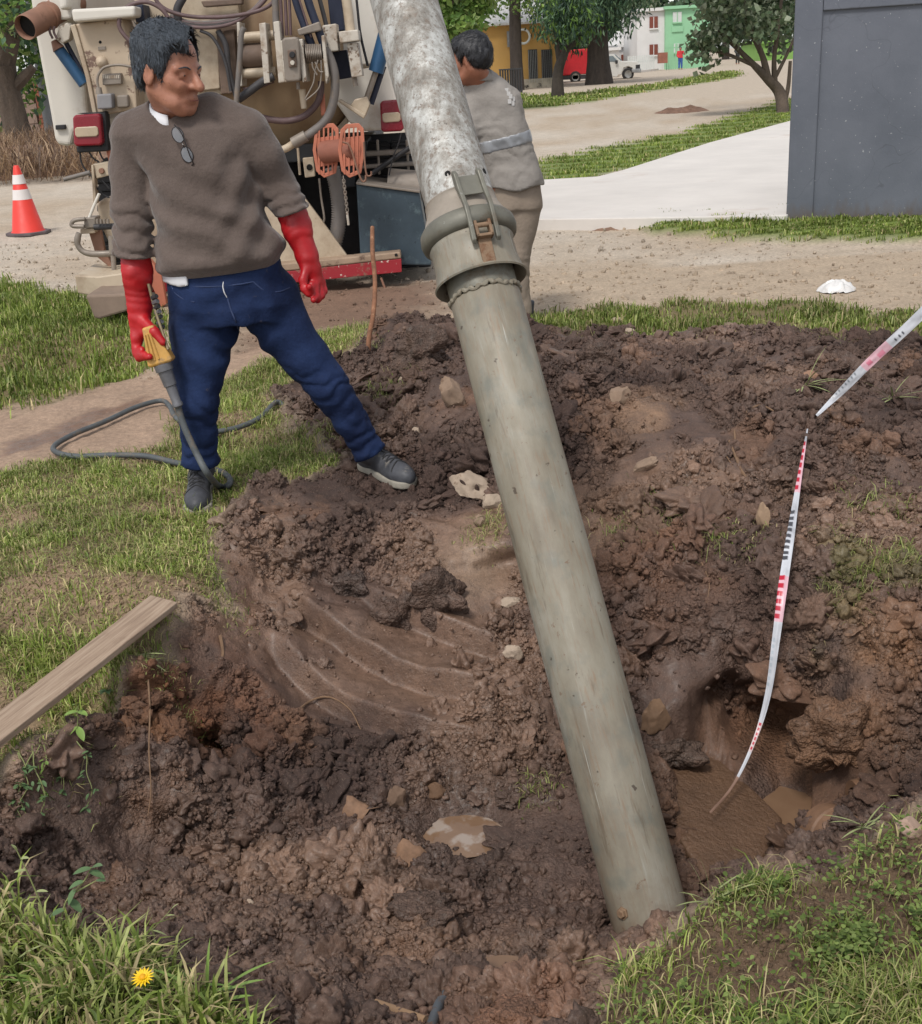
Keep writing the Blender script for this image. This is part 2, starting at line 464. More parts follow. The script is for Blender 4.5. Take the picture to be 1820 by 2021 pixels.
# normals of the base surface
def grid_normals(P):
    A = P.reshape(ND_, NT_, 3)
    du = np.gradient(A, axis=1); dv = np.gradient(A, axis=0)
    n = np.cross(du, dv).reshape(-1, 3)
    return n / (np.linalg.norm(n, axis=1)[:, None] + 1e-12)
N0 = grid_normals(P0)
disp = np.zeros(len(GX)); lift = np.zeros(len(GX))
mi = np.where(mud > 0.01)[0]
pm_ = P0[mi]
# tooth marks of the digger bucket: smooth curved grooves
def groove_coord(P):
    a = G(640, 1395, -.34); b = G(720, 1180, -.2)
    ax = (b - a)[:2]; L = np.linalg.norm(ax); ax = ax / L
    bx = np.array([ax[1], -ax[0]])
    q = P[:, :2] - a[:2]
    s_ = q @ ax; t_ = q @ bx
    return s_, t_, L
s_, t_, L_ = groove_coord(pm_)
t2 = t_ - 0.14
bend = s_ + 0.34 * t2 - 0.32 * t2 ** 2
region = sstep(-.1, -.02, s_ - 0.02) * (1 - sstep(L_ * 1.0, L_ * 1.25, s_ + .2 * np.maximum(t_, 0))) * sstep(-.26, -.15, t_ + 0.02) * (1 - sstep(.42, .52, t_ + 0.05 * np.sin(s_ * 30)))
smoothm = region * sstep(-0.6, -0.25, fbm(pm_ * 7, 3, 77) + 0.15)
ph = bend / (L_ / 2.3)
saw = 1 - (ph - np.floor(ph))
groove = 0.11 * (np.where(saw < 0.8, saw / 0.8, (1 - saw) / 0.2) - 0.5)
gr_shape = groove * region * (0.75 + 0.4 * fbm(pm_ * 5, 2, 4))
# slab-like smooth areas on the far bank
def spot(u, v, z, r):
    c = G(u, v, z); return np.exp(-((pm_[:, 0] - c[0]) ** 2 + (pm_[:, 1] - c[1]) ** 2) / r ** 2)
smoothm = np.clip(smoothm + 0.85 * spot(1300, 830, .2, .16) + 0.6 * spot(370, 1300, -.12, .12) + .5 * spot(1400, 1330, -.3, .2) + .55 * spot(1700, 1330, -.12, .15) + 0.5 * spot(950, 1080, -.1, .12) + 0.5 * spot(1420, 700, .1, .12), 0, 0.96)
flat = np.clip(spot(620, 1750, -.42, .5) * 0.7 + spot(800, 1720, -.43, .4) * .5, 0, 0.75)   # trodden, wetter floor
smear = sstep(.12, .3, fbm(pm_ * 3.0, 3, 171)) * (1 - flat)
smoothm = np.clip(smoothm + .8 * smear, 0, .96)
rough_amt = (1 - smoothm)
big = fbm(pm_ * 3.2, 4, 21) * 0.09 * (1 - 0.8 * region)
f1, f2 = worley(pm_ * 9.0 + fbm(pm_ * 6, 2, 9)[:, None] * 0.6, 40)
lump = (0.5 - f1) * 0.105 + np.clip(f2 - f1, 0, 0.25) * 0.06
f1b, f2b = worley(pm_ * 24.0 + fbm(pm_ * 15, 2, 19)[:, None] * 0.7, 50)
lumpb = (0.5 - f1b) * 0.046 + np.clip(f2b - f1b, 0, 0.2) * 0.02
f1c, f2c = worley(pm_ * 58.0, 60)
lumpc = (0.55 - f1c) * 0.015
fine = fbm(pm_ * 45, 3, 33) * 0.007
patch = sstep(-0.3, 0.35, fbm(pm_ * 4.2, 3, 71))
d_ = big * (1 - 0.7 * flat) * (0.45 + .55 * rough_amt) + rough_amt * (lump * (0.35 + 0.85 * patch) * (1 - 0.75 * flat) + lumpb * (0.4 + .8 * patch) * (1 - 0.45 * flat) + lumpc + fine) + gr_shape + (1 - rough_amt) * (0.0025 * fbm(pm_ * 30, 3, 5) + .014 * (.5 - f1) + .012 * fbm(pm_ * 9, 2, 6))
disp[mi] = d_ * mud[mi]
# flatten where man-made things and water lie in the pit
def calm(u, v, z, r, k=1.0):
    global disp
    c = G(u, v, z); disp = disp * (1 - k * np.exp(-((GX - c[0]) ** 2 + (GY - c[1]) ** 2) / r ** 2))
calm(1235, 1845, -.4, .16); calm(1290, 1850, -.2, .1); calm(1450, 1620, -.48, .2); calm(1570, 1600, -.54, .12); calm(910, 1640, -.49, .1, .9); calm(990, 1925, -.33, .07, .9); calm(765, 945, 0, .14, .9); calm(395, 1000, 0, .12, .9)
# grass clumps, dirt roughness elsewhere
disp += grass * (0.5 + 0.5 * (GY < 12)) * (0.018 * fbm(P0 * 7, 3, 91))
dirt = (1 - mud) * (1 - grass)
mid = GY < 40
q_ = P0[mid]
disp[mid] += dirt[mid] * (0.012 * fbm(q_ * 2.2, 3, 14) + 0.006 * fbm(q_ * 16, 3, 15))
P1 = P0 + N0 * disp[:, None]
P1[:, 2] += lipz * 0.02
BAS = {}
def basin(key, u, v, z, ru, rv, depth):          # shallow bowl that holds a puddle
    c = G(u, v, z)
    e = np.exp(-(((GX - c[0]) / ru) ** 2 + ((GY - c[1]) / rv) ** 2) ** 2)
    s0 = e > .25
    lv = float(np.percentile(P1[s0, 2], 30)); BAS[key] = (c, lv - (.0 if key == 'b' else .006))
    P1[:, 2] = P1[:, 2] * (1 - .9 * e) + (lv * .9 * e) - depth * e
# bed of the flat buried cover
COVER = [(1306, 1500), (1345, 1484), (1402, 1478), (1480, 1548), (1545, 1612), (1536, 1650), (1505, 1696), (1440, 1738), (1385, 1722), (1340, 1650)]
CVP = np.array([G(u, v, -.455 - .075 * (u - 1306) / 240) for u, v in COVER])
_cA = np.c_[CVP[:, :2], np.ones(len(CVP))]; _cc, *_ = np.linalg.lstsq(_cA, CVP[:, 2], rcond=None); CVP[:, 2] = _cA @ _cc
_cm = np.where((GX > 0) & (GX < 1.4) & (GY > 2) & (GY < 4))[0]
_cd = pdist([tuple(p[:2]) for p in CVP], GX[_cm], GY[_cm]); _pl = _cc[0] * GX[_cm] + _cc[1] * GY[_cm] + _cc[2]
_k = 1 - sstep(-.05, .02, _cd + .045 * fbm(P0[_cm] * 16, 3, 5)); P1[_cm, 2] = P1[_cm, 2] * (1 - _k) + np.minimum(P1[_cm, 2], _pl - .018) * _k
basin('a', 912, 1640, -.49, .13, .095, .026); basin('b', 990, 1922, -.33, .07, .05, .022); basin('c', 1572, 1592, -.54, .1, .1, .04)
_pf = G(1290, 1850, -.44); P1[:, 2] -= .075 * np.exp(-((GX - _pf[0] + .04) ** 2 + (GY - _pf[1] + .1) ** 2) / .14 ** 2) * mud
ws_ = zone(Z_GRASS['wallstrip'], 0.05, near)
P1[:, 2] += ws_ * 0.065
# undercut hollows: the face of the bank is pushed back below its lip
def hollow(u, v, z, rx, rz, push):
    c = G(u, v, z)
    e = np.exp(-((P1[:, 0] - c[0]) / rx) ** 2 - ((P1[:, 2] - c[2]) / rz) ** 2 - ((P1[:, 1] - c[1]) / .3) ** 2) * mud
    P1[:, 1] += push * e; P1[:, 2] -= .25 * push * e
hollow(1530, 1440, -.38, .13, .085, .24); hollow(1600, 1490, -.42, .12, .07, .16); hollow(390, 1545, -.4, .07, .06, .14); hollow(1010, 1140, -.15, .16, .04, .08); hollow(250, 1440, -.12, .1, .04, .08); hollow(1440, 1390, -.32, .08, .05, .12)
N1 = grid_normals(P1)

# colours of the soils and turf themselves
def lerp(a, b, t): return a * (1 - t[:, None]) + np.asarray(b)[None, :] * t[:, None]
C_DIRT = np.array(srgb(172, 154, 133)); C_GR = np.array(srgb(114, 100, 70))
colr = np.tile(C_DIRT, (len(GX), 1))
big_n = np.zeros(len(GX)); big_n[mid] = fbm(q_ * 0.9, 4, 61)
colr = lerp(colr, srgb(188, 176, 161), np.clip(0.5 + big_n, 0, 1) * (GY > 9))
colr = lerp(colr, srgb(110, 82, 66), damp_shade * 0.85)  # damp dirt with the truck's shadow painted into its colour
colr = lerp(colr, srgb(158, 132, 112), path * 0.9)
colr = lerp(colr, srgb(120, 92, 74), pool)
gn = np.zeros(len(GX)); gn[mid] = fbm(q_ * 3.5, 3, 62)
nearz = np.maximum(zone(Z_GRASS['near_right'], .05, near), .6 * zone(Z_GRASS['near_left'], .05, near))
gcol = lerp(np.tile(C_GR, (len(GX), 1)), srgb(146, 122, 100), np.clip(sstep(0.0, 0.4, gn), 0, 1) * (GY < 6) * .8)
gcol[GY > 8] = srgb(104, 120, 54)
gcol = lerp(gcol, srgb(98, 77, 60), nearz * .9)
colr = colr * (1 - grass[:, None]) + gcol * grass[:, None]
mcol = np.tile(np.array(srgb(89, 69, 59)), (len(GX), 1))
pn1 = np.zeros(len(GX)); pn2 = pn1.copy(); pn3 = pn1.copy()
pn1[mi] = fbm(pm_ * 2.3, 4, 101); pn2[mi] = fbm(pm_ * 5.5, 4, 111); pn3[mi] = fbm(pm_ * 11, 3, 121)
mcol = lerp(mcol, srgb(128, 101, 83), sstep(0.02, 0.45, pn1) * 0.8)
mcol = lerp(mcol, srgb(63, 47, 41), sstep(0.05, 0.4, -pn1) * 0.8)
mcol = lerp(mcol, srgb(116, 85, 64), sstep(0.22, 0.5, pn2) * 0.5)
def cspot(u, v, z, r, col, k=0.8):
    global mcol
    c = G(u, v, z); m = np.exp(-(((GX - c[0]) ** 2 + (GY - c[1]) ** 2) / r ** 2) ** 1.5) * np.clip(0.6 + pn2 * 1.4, 0, 1) * k
    mcol = lerp(mcol, col, m)
cspot(380, 1330, -.14, .22, srgb(122, 80, 54), 1.0); cspot(300, 1600, -.38, .1, srgb(140, 92, 50)); cspot(380, 1560, -.45, .1, srgb(128, 84, 48))
cspot(950, 1090, -.1, .16, srgb(142, 118, 98), 1.0); cspot(1150, 1070, -.05, .2, srgb(142, 112, 88)); cspot(1300, 830, .2, .2, srgb(132, 104, 82), .9)
cspot(1640, 1250, -.05, .14, srgb(146, 120, 98), 1.0); cspot(1760, 1330, -.12, .2, srgb(122, 88, 62), .9); cspot(1560, 1400, -.3, .15, srgb(112, 72, 48), .8); cspot(1300, 1250, -.25, .25, srgb(108, 76, 56), .8)
cspot(1000, 1200, .04, .3, srgb(112, 88, 72), .5); cspot(1250, 960, .1, .25, srgb(118, 92, 74), .7); cspot(700, 1290, -.3, .3, srgb(96, 76, 66), .8)
cspot(1400, 680, .08, .3, srgb(104, 86, 80), .6); cspot(1450, 1640, -.5, .3, srgb(104, 76, 56), .9); cspot(1570, 1600, -.54, .2, srgb(112, 80, 56), .9)
cspot(912, 1640, -.49, .22, srgb(70, 54, 46), .9); cspot(990, 1922, -.33, .14, srgb(70, 54, 46), .8)
cspot(1000, 2010, -.2, .14, srgb(128, 88, 66), .8)
colr = colr * (1 - mud[:, None]) + mcol * mud[:, None]
colr = lerp(colr, srgb(96, 96, 48), lipz * 0.5)
wet = np.zeros(len(GX)); wet[mi] = np.clip(0.45 + pn1[mi] * 1.2, 0, 1)
wet[mi] = np.clip(wet[mi] + smoothm * 0.12 + flat * 0.35, 0, 1)
wet = wet * mud + damp_shade * 0.3 + pool * 1.0

def soil_shader(name, inst=False):
    t = NT(name)
    if inst:
        va = t.n('ShaderNodeAttribute', attribute_name='Col', attribute_type='INSTANCER'); aw = t.n('ShaderNodeAttribute', attribute_name='wet', attribute_type='INSTANCER')
        ge = t.n('ShaderNodeNewGeometry'); t.co = ge.outputs['Position']
    else:
        va = t.n('ShaderNodeVertexColor'); va.layer_name = 'Col'; aw = t.n('ShaderNodeAttribute', attribute_name='wet')
    am = t.n('ShaderNodeAttribute', attribute_name='mud')
    n_a = t.noise(38, 6, 0.7); n_b = t.noise(210, 4, 0.7); n_c = t.noise(5, 5, 0.6)
    c = t.mix(1.0, va.outputs[0], t.ramp(n_a, [(0.25, 0.66), (0.75, 1.32)]), 'MULTIPLY')
    c = t.mix(1.0, c, t.ramp(n_b, [(0.3, 0.76), (0.7, 1.26)]), 'MULTIPLY')
    c = t.mix(1.0, c, t.ramp(n_c, [(0.3, 0.86), (0.7, 1.12)]), 'MULTIPLY')
    grit = t.ramp(t.noise(300, 2, 0.5), [(0.66, 0.0), (0.7, 1.0)])
    c = t.mix(t.math('MULTIPLY', grit, 0.4), c, srgb(176, 154, 134))
    rg = t.math('SUBTRACT', 0.88, t.math('MULTIPLY', aw.outputs['Fac'], t.ramp(n_a, [(0.35, 0.62), (0.7, 0.22)])))
    hb = t.math('ADD', t.noise(120, 6, 0.75), t.math('MULTIPLY', t.noise(34, 4, 0.6), 1.5))
    nb = t.bump(hb, 0.7, 0.006)
    if not inst:                                    # crumb structure, only on dug soil
        vo = t.n('ShaderNodeTexVoronoi'); vo.inputs['Scale'].default_value = 85; t.L(t.co, vo.inputs['Vector'])
        vo2 = t.n('ShaderNodeTexVoronoi'); vo2.inputs['Scale'].default_value = 190; t.L(t.co, vo2.inputs['Vector'])
        hh = t.math('ADD', t.math('MULTIPLY', vo.outputs['Distance'], -1.0), t.math('MULTIPLY', vo2.outputs['Distance'], -0.5))
        hh = t.math('MULTIPLY', hh, am.outputs['Fac'])
        nb = t.bump(hh, 0.9, 0.011, nb)
    t.b.inputs['Specular IOR Level'].default_value = 0.5
    t.L(t.math('MULTIPLY', aw.outputs['Fac'], .24), t.b.inputs['Coat Weight']); t.b.inputs['Coat Roughness'].default_value = .34
    return t.out(c, rg, nb)
M_GROUND = soil_shader('soil_and_turf')
M_CRUMB = soil_shader('soil_crumb', True)
ii = np.arange(ND_ * NT_).reshape(ND_, NT_)
F_ = np.stack([ii[:-1, :-1], ii[:-1, 1:], ii[1:, 1:], ii[1:, :-1]], -1).reshape(-1, 4)
MUDB = np.zeros(len(GX)); MUDB[mi] = np.clip(rough_amt * (1 - .35 * flat), 0, 1); MUDB *= mud
link('ground', np_mesh('ground', P1, F_, M_GROUND, colr, True, {'mud': MUDB, 'wet': wet}), kind='structure')

# height lookup on the finished surface (bilinear on the ray grid)
H1 = P1[:, 2].reshape(ND_, NT_)
def gh(x, y):
    x = np.atleast_1d(np.asarray(x, float)); y = np.atleast_1d(np.asarray(y, float))
    i = np.clip(np.searchsorted(D_, y) - 1, 0, ND_ - 2); j = np.clip(np.searchsorted(T_, x / y) - 1, 0, NT_ - 2)
    a = np.clip((y - D_[i]) / (D_[i + 1] - D_[i]), 0, 1); b = np.clip((x / y - T_[j]) / (T_[j + 1] - T_[j]), 0, 1)
    r = (H1[i, j] * (1 - a) * (1 - b) + H1[i + 1, j] * a * (1 - b) + H1[i, j + 1] * (1 - a) * b + H1[i + 1, j + 1] * a * b)
    return r if len(r) > 1 else float(r[0])
def gidx(x, y):
    i = np.clip(np.searchsorted(D_, y), 0, ND_ - 1); j = np.clip(np.searchsorted(T_, x / y), 0, NT_ - 1)
    return i * NT_ + j
def hit(u, v):                      # where the line of sight meets the finished ground
    d = ray(u, v); tt = np.linspace(0.9, 14, 3000)
    p = CAMP + tt[:, None] * d
    k = np.where(p[:, 2] < gh(p[:, 0], p[:, 1]))[0]
    return p[k[0]] if len(k) else G(u, v)

# ------------------------------------------------------------------ loose clods of wet soil
def ico(sub):
    bm = bmesh.new(); bmesh.ops.create_icosphere(bm, subdivisions=sub, radius=1.0)
    V = np.array([v.co[:] for v in bm.verts]); F = np.array([[v.index for v in f.verts] for f in bm.faces]); bm.free()
    return V, F
def clods(name, n, smin, smax, sub, seed, weight=None, flatten=0.7, sink=0.0):
    r = np.random.default_rng(seed)
    V, F = ico(sub)
    pr = mud[mi] ** 4 * (0.15 + rough_amt) * (0.25 + patch) * (1 - 0.45 * flat) * D_[mi // NT_] ** 1.6
    pr = pr * (np.abs(pm_[:, 0]) < pm_[:, 1] * 0.52)
    if weight is not None: pr = pr * weight
    idx = mi[r.choice(len(mi), n, p=pr / pr.sum())]
    sz = smin * (smax / smin) ** (r.random(n) ** 2.2)
    var = []
    for k in range(24):
        q = V * 1.0
        fa, fb = worley(V * 1.5 + k * 5.3, k)
        rad = 0.75 + 0.45 * vnoise(V * 1.5 + k * 13.7, k) + 0.5 * (0.6 - fa) + (0.28 * vnoise(V * 4.3 + k * 3.1, k + 50) + 0.16 * vnoise(V * 9.0 + k, k + 80) if sub > 2 else 0.2 * vnoise(V * 3.9 + k, k + 50))
        var.append(q * rad[:, None])
    var = np.stack(var)
    R = r.normal(size=(n, 4)); R /= np.linalg.norm(R, axis=1)[:, None]
    a, b, c_, d = R.T
    M = np.stack([1 - 2 * (c_ * c_ + d * d), 2 * (b * c_ - a * d), 2 * (b * d + a * c_), 2 * (b * c_ + a * d), 1 - 2 * (b * b + d * d), 2 * (c_ * d - a * b), 2 * (b * d - a * c_), 2 * (c_ * d + a * b), 1 - 2 * (b * b + c_ * c_)], 1).reshape(n, 3, 3)
    A = var[r.integers(0, 24, n)] * sz[:, None, None] * r.uniform(0.7, 1.3, (n, 1, 3))
    A = np.einsum('nij,nkj->nki', M, A)
    A[:, :, 2] *= flatten
    jit = r.normal(size=(n, 3)) * 0.003
    A = A + (P1[idx] + jit + N1[idx] * (sz * sink)[:, None])[:, None, :]
    cc = colr[idx] * r.uniform(0.85, 1.15, (n, 1))
    Vt = A.reshape(-1, 3); Ft = (F[None] + (np.arange(n) * len(V))[:, None, None]).reshape(-1, 3)
    me = np_mesh(name, Vt, Ft, M_GROUND, np.repeat(cc, len(V), 0), True, {'mud': np.ones(len(Vt)), 'wet': np.repeat(wet[idx] * 0.8, len(V))})
    return me

def gn_scatter(name, n, smin, smax, sub, seed, label, mask=None, sink=.2, flatten=.75, power=2.0, mat=None, cscale=1.0, detail=4, amp=2.6, flat_z=1.0, ymin=0.):
    """crumbs instanced on points by geometry nodes"""
    r = np.random.default_rng(seed)
    if mask is None:
        pr = np.zeros(len(GX)); pr[mi] = mud[mi] ** 3 * (0.02 + rough_amt ** 2) * (0.3 + patch) * (1 - 0.6 * flat)
    else: pr = mask
    pr = pr * KEEP * (GY > ymin)
    idx = r.choice(len(GX), n, p=pr / pr.sum())
    sz = smin * (smax / smin) ** (r.random(n) ** power)
    P = P1[idx] + N1[idx] * (sz * sink)[:, None] + r.normal(size=(n, 3)) * np.sqrt(CELL[idx])[:, None] * [.6, .6, .1]
    me = bpy.data.meshes.new(name); me.vertices.add(n); me.vertices.foreach_set('co', P.astype(np.float32).ravel())
    sc = (sz[:, None] * r.uniform(.65, 1.35, (n, 3)) * np.array([1, 1, flat_z])).astype(np.float32)
    for nm, arr in (('rot', r.uniform(0, 6.28, (n, 3)) if flat_z == 1. else np.stack([r.normal(0, .5, n), r.normal(0, .5, n), r.uniform(0, 6.28, n)], 1)), ('sc', sc)):
        a = me.attributes.new(nm, 'FLOAT_VECTOR', 'POINT'); a.data.foreach_set('vector', arr.astype(np.float32).ravel())
    cc = np.ones((n, 4), np.float32); cc[:, :3] = colr[idx] * r.uniform(.8, 1.2, (n, 1)) * cscale
    a = me.attributes.new('Col', 'FLOAT_COLOR', 'POINT'); a.data.foreach_set('color', cc.ravel())
    a = me.attributes.new('wet', 'FLOAT', 'POINT'); a.data.foreach_set('value', (wet[idx] * .9).astype(np.float32))
    o = bpy.data.objects.new(name, me); COL.objects.link(o)
    ng = bpy.data.node_groups.new(name, 'GeometryNodeTree')
    ng.interface.new_socket('Geometry', in_out='INPUT', socket_type='NodeSocketGeometry'); ng.interface.new_socket('Geometry', in_out='OUTPUT', socket_type='NodeSocketGeometry')
    N = lambda ty: ng.nodes.new(ty); Lk = ng.links.new
    gi, go = N('NodeGroupInput'), N('NodeGroupOutput')
    icn = N('GeometryNodeMeshIcoSphere'); icn.inputs['Radius'].default_value = 1.; icn.inputs['Subdivisions'].default_value = sub
    sp_, nz, nrm, mp, sm, vm, po = N('GeometryNodeSetPosition'), N('ShaderNodeTexNoise'), N('GeometryNodeInputNormal'), N('ShaderNodeMath'), N('GeometryNodeSetShadeSmooth'), N('ShaderNodeVectorMath'), N('GeometryNodeInputPosition')
    ad = N('ShaderNodeVectorMath'); ad.operation = 'ADD'; ad.inputs[1].default_value = (seed * 1.7, 3.1, seed * .9); Lk(po.outputs[0], ad.inputs[0]); Lk(ad.outputs[0], nz.inputs['Vector'])
    nz.inputs['Scale'].default_value = 1.15; nz.inputs['Detail'].default_value = detail; nz.inputs['Roughness'].default_value = .75 if detail > 2 else .4
    mp.operation = 'MULTIPLY_ADD'; mp.inputs[1].default_value = amp; mp.inputs[2].default_value = -amp / 2; Lk(nz.outputs[0], mp.inputs[0])
    vm.operation = 'SCALE'; Lk(nrm.outputs[0], vm.inputs[0]); Lk(mp.outputs[0], vm.inputs['Scale']); Lk(icn.outputs['Mesh'], sp_.inputs['Geometry']); Lk(vm.outputs[0], sp_.inputs['Offset'])
    mt = N('GeometryNodeSetMaterial'); mt.inputs['Material'].default_value = mat or M_CRUMB
    Lk(sp_.outputs[0], sm.inputs[0]); Lk(sm.outputs[0], mt.inputs[0])
    ip = N('GeometryNodeInstanceOnPoints'); Lk(gi.outputs[0], ip.inputs['Points']); Lk(mt.outputs[0], ip.inputs['Instance'])
    for nm, sk in (('rot', 'Rotation'), ('sc', 'Scale')):
        na_ = N('GeometryNodeInputNamedAttribute'); na_.data_type = 'FLOAT_VECTOR'; na_.inputs[0].default_value = nm; Lk(na_.outputs[0], ip.inputs[sk])
    Lk(ip.outputs[0], go.inputs[0])
    md = o.modifiers.new('scatter', 'NODES'); md.node_group = ng
    me.materials.append(mat or M_CRUMB)
    return tag(o, label, None, None, 'stuff')
CELL = (np.gradient(D_)[:, None] * np.gradient(T_)[None, :] * D_[:, None]).ravel()
KEEP = CELL / (0.25 + GY ** 1.2) * (np.abs(GX) < GY * 0.5 + .1)      # scatter weight: cell area, thinning with distance, clear of water and cover
for k_, rk in (('a', .17), ('b', .12), ('c', .2)):
    c_ = BAS[k_][0]; KEEP = KEEP * (1 - np.exp(-(((GX - c_[0]) ** 2 + (GY - c_[1]) ** 2) / rk ** 2) ** 3))
_cvm = np.where((GX > 0) & (GX < 1.4) & (GY > 2) & (GY < 4))[0]
KEEP[_cvm] *= pdist([tuple(p[:2]) for p in CVP], GX[_cvm], GY[_cvm]) > 0
gn_scatter('soil_crumbs', 60000, 0.0028, 0.010, 2, 6, 'small crumbs of brown soil covering the dug earth')
gn_scatter('soil_crumbs', 60000, 0.0028, 0.010, 2, 7, 'fine soil crumbs lying between the lumps')
gn_scatter('soil_clod_litter', 5000, 0.010, 0.028, 3, 8, 'fist sized lumps of brown soil strewn over the dug earth', sink=-.05)
gn_scatter('soil_clod_litter', 5000, 0.010, 0.028, 3, 9, 'broken lumps of wet soil strewn over the dug earth', sink=-.05)
gn_scatter('soil_clod_litter', 420, 0.025, 0.055, 5, 10, 'large lumps of wet brown soil on the heap and pit slopes', sink=-.2)
gn_scatter('soil_clod_litter', 420, 0.025, 0.055, 5, 12, 'large crumbly clods on the heap and pit slopes', sink=-.2)
gn_scatter('clay_chunk_litter', 260, 0.028, 0.07, 5, 21, 'smooth broken chunks of wet clay on the heap and slopes', sink=-.1, detail=1.2, amp=3.2, flat_z=.55, ymin=2.6)
gn_scatter('clay_chunk_litter', 260, 0.02, 0.07, 5, 23, 'flat broken chunks of clay on the pit sides', sink=-.1, detail=1.2, amp=3.4, flat_z=.5, ymin=2.6)
gn_scatter('gravel', 5000, 0.006, 0.022, 2, 14, 'scattered small stones on the dirt driveway', mask=dirt * (1 - path) * ((GY > 6) & (GY < 13)), sink=.0, power=3, cscale=.85)

# ------------------------------------------------------------------ grass
def leaf_mat(name, rough=0.5, trans=0.25):
    t = NT(name)
    va = t.n('ShaderNodeVertexColor'); va.layer_name = 'Col'
    c = t.mix(1.0, va.outputs[0], t.ramp(t.noise(40, 3), [(0.3, 0.75), (0.7, 1.25)]), 'MULTIPLY')
    t.out(c, rough)
    t.b.inputs['Specular IOR Level'].default_value = 0.3
    tr = t.n('ShaderNodeBsdfTranslucent'); t.L(c, tr.inputs[0])
    mx = t.n('ShaderNodeMixShader'); mx.inputs[0].default_value = trans
    t.L(t.b.outputs[0], mx.inputs[1]); t.L(tr.outputs[0], mx.inputs[2])
    o = [n for n in t.t.nodes if n.type == 'OUTPUT_MATERIAL'][0]
    t.L(mx.outputs[0], o.inputs[0])
    return t.m
M_LEAF = leaf_mat('grass_blade')
def blades(root, h, wd, col, lean=0.6, r=RNG, fine=False):
    n = len(root)
    a = r.uniform(0, 2 * math.pi, n)
    l = np.stack([np.cos(a), np.sin(a), np.zeros(n)], 1); side = np.stack([-np.sin(a), np.cos(a), np.zeros(n)], 1)
    tw = r.uniform(-.8, .8, n)[:, None]
    side = side * np.cos(tw) + l * np.sin(tw)
    k = r.uniform(0.15, 1, n)[:, None] * lean
    up = np.array([0, 0, 1.0]); h = h[:, None]; w_ = wd[:, None] / 2
    m1 = root + up * h * (0.45 - 0.06 * k) + l * h * 0.16 * k
    m2 = root + up * h * (0.78 - 0.2 * k) + l * h * 0.45 * k
    tip = root + up * h * (0.98 - 0.5 * k) + l * h * 0.85 * k
    if not fine:
        V = np.stack([root - side * w_ * .8, root + side * w_ * .8, (m1 + m2) / 2 - side * w_, (m1 + m2) / 2 + side * w_, tip], 1)
        F = np.array([[0, 1, 3], [0, 3, 2], [2, 3, 4]])
        return V.reshape(-1, 3), (F[None] + (np.arange(n) * 5)[:, None, None]).reshape(-1, 3), np.repeat(col, 5, 0)
    V = np.stack([root - side * w_ * .7, root + side * w_ * .7, m1 - side * w_, m1 + side * w_, m2 - side * w_ * .7, m2 + side * w_ * .7, tip], 1)
    F = np.array([[0, 1, 3], [0, 3, 2], [2, 3, 5], [2, 5, 4], [4, 5, 6]])
    return V.reshape(-1, 3), (F[None] + (np.arange(n) * 7)[:, None, None]).reshape(-1, 3), np.repeat(col, 7, 0)
def pick(mask, n, r, ymax=30, near_w=2.0):
    w_ = mask * np.repeat(D_, NT_) ** near_w * (GY < ymax) * (np.abs(GX) < GY * 0.53 + 0.15)
    # grid cells grow outward: weight by cell area
    return r.choice(len(GX), n, p=w_ / w_.sum())
def pick_area(mask, n, r, ymin=0, ymax=60, decay=0.0):
    w_ = mask * CELL * ((GY < ymax) & (GY > ymin) & (np.abs(GX) < GY * 0.50 + 0.2)) / (1 + decay * GY ** 2)
    idx = r.choice(len(GX), n, p=w_ / w_.sum())
    j = r.uniform(-.5, .5, (n, 2))
    p = P1[idx].copy()
    ext = np.sqrt(CELL[idx])
    p[:, 0] += j[:, 0] * ext * 1.3; p[:, 1] += j[:, 1] * ext * 1.3
    return idx, p
GREENS = np.array([srgb(108, 124, 54), srgb(130, 144, 70), srgb(88, 106, 44), srgb(154, 160, 98), srgb(168, 154, 114)])
def grass_patch(name, label, mask, n, hmin, hmax, wmin, wmax, seed, ymin=0, ymax=60, decay=0.0, pale=0.25, lean=0.8, gap=0.0, bright=1.0):
    r = np.random.default_rng(seed)
    mk = mask.copy()
    if gap:
        s_ = mk > 0; mk[s_] *= np.clip(1 - gap * sstep(-0.05, 0.35, fbm(P0[s_] * 3.5, 3, 62)), 0.02, 1) * (0.3 + sstep(-0.4, .3, fbm(P0[s_] * 9, 2, 63)))
    idx, p = pick_area(mk, n, r, ymin, ymax, decay)
    cl_ = sstep(-.3, .45, fbm(p * 5.5, 2, seed))
    h = r.uniform(hmin, hmax, n) * (0.6 + 0.8 * r.random(n) ** 2) * (.65 + .8 * cl_)
    wv = r.uniform(wmin, wmax, n)
    pr = np.array([.32, .25, .22, .14, .07]); pr = pr * np.array([1, 1, 1, 1 + pale * 3, 1 + pale * 5]); pr /= pr.sum()
    c = GREENS[r.choice(5, n, p=pr)] * r.uniform(0.75, 1.2, (n, 1)) * bright * (.82 + .36 * sstep(-.4, .4, fbm(p * 3.1, 2, seed + 5)))[:, None]
    V, F, C = blades(p, h, wv, c, lean, r, ymax < 3)
    return link(name, np_mesh(name, V, F, M_LEAF, C, True), kind='stuff', label=label)
ZM = {}
def zmask(k, lim=None):
    if k not in ZM: ZM[k] = zone(Z_GRASS[k], 0.04, lim) * (1 - mud)
    return ZM[k]
NR = zmask('near_right', near); NF1 = np.zeros(len(GX)); NF2 = NF1.copy(); NF3 = NF1.copy()
_k = NR > 0; NF1[_k] = fbm(P0[_k] * 2.6, 3, 411); NF2[_k] = fbm(P0[_k] * 8, 2, 412); NF3[_k] = fbm(P0[_k] * 6, 2, 301)
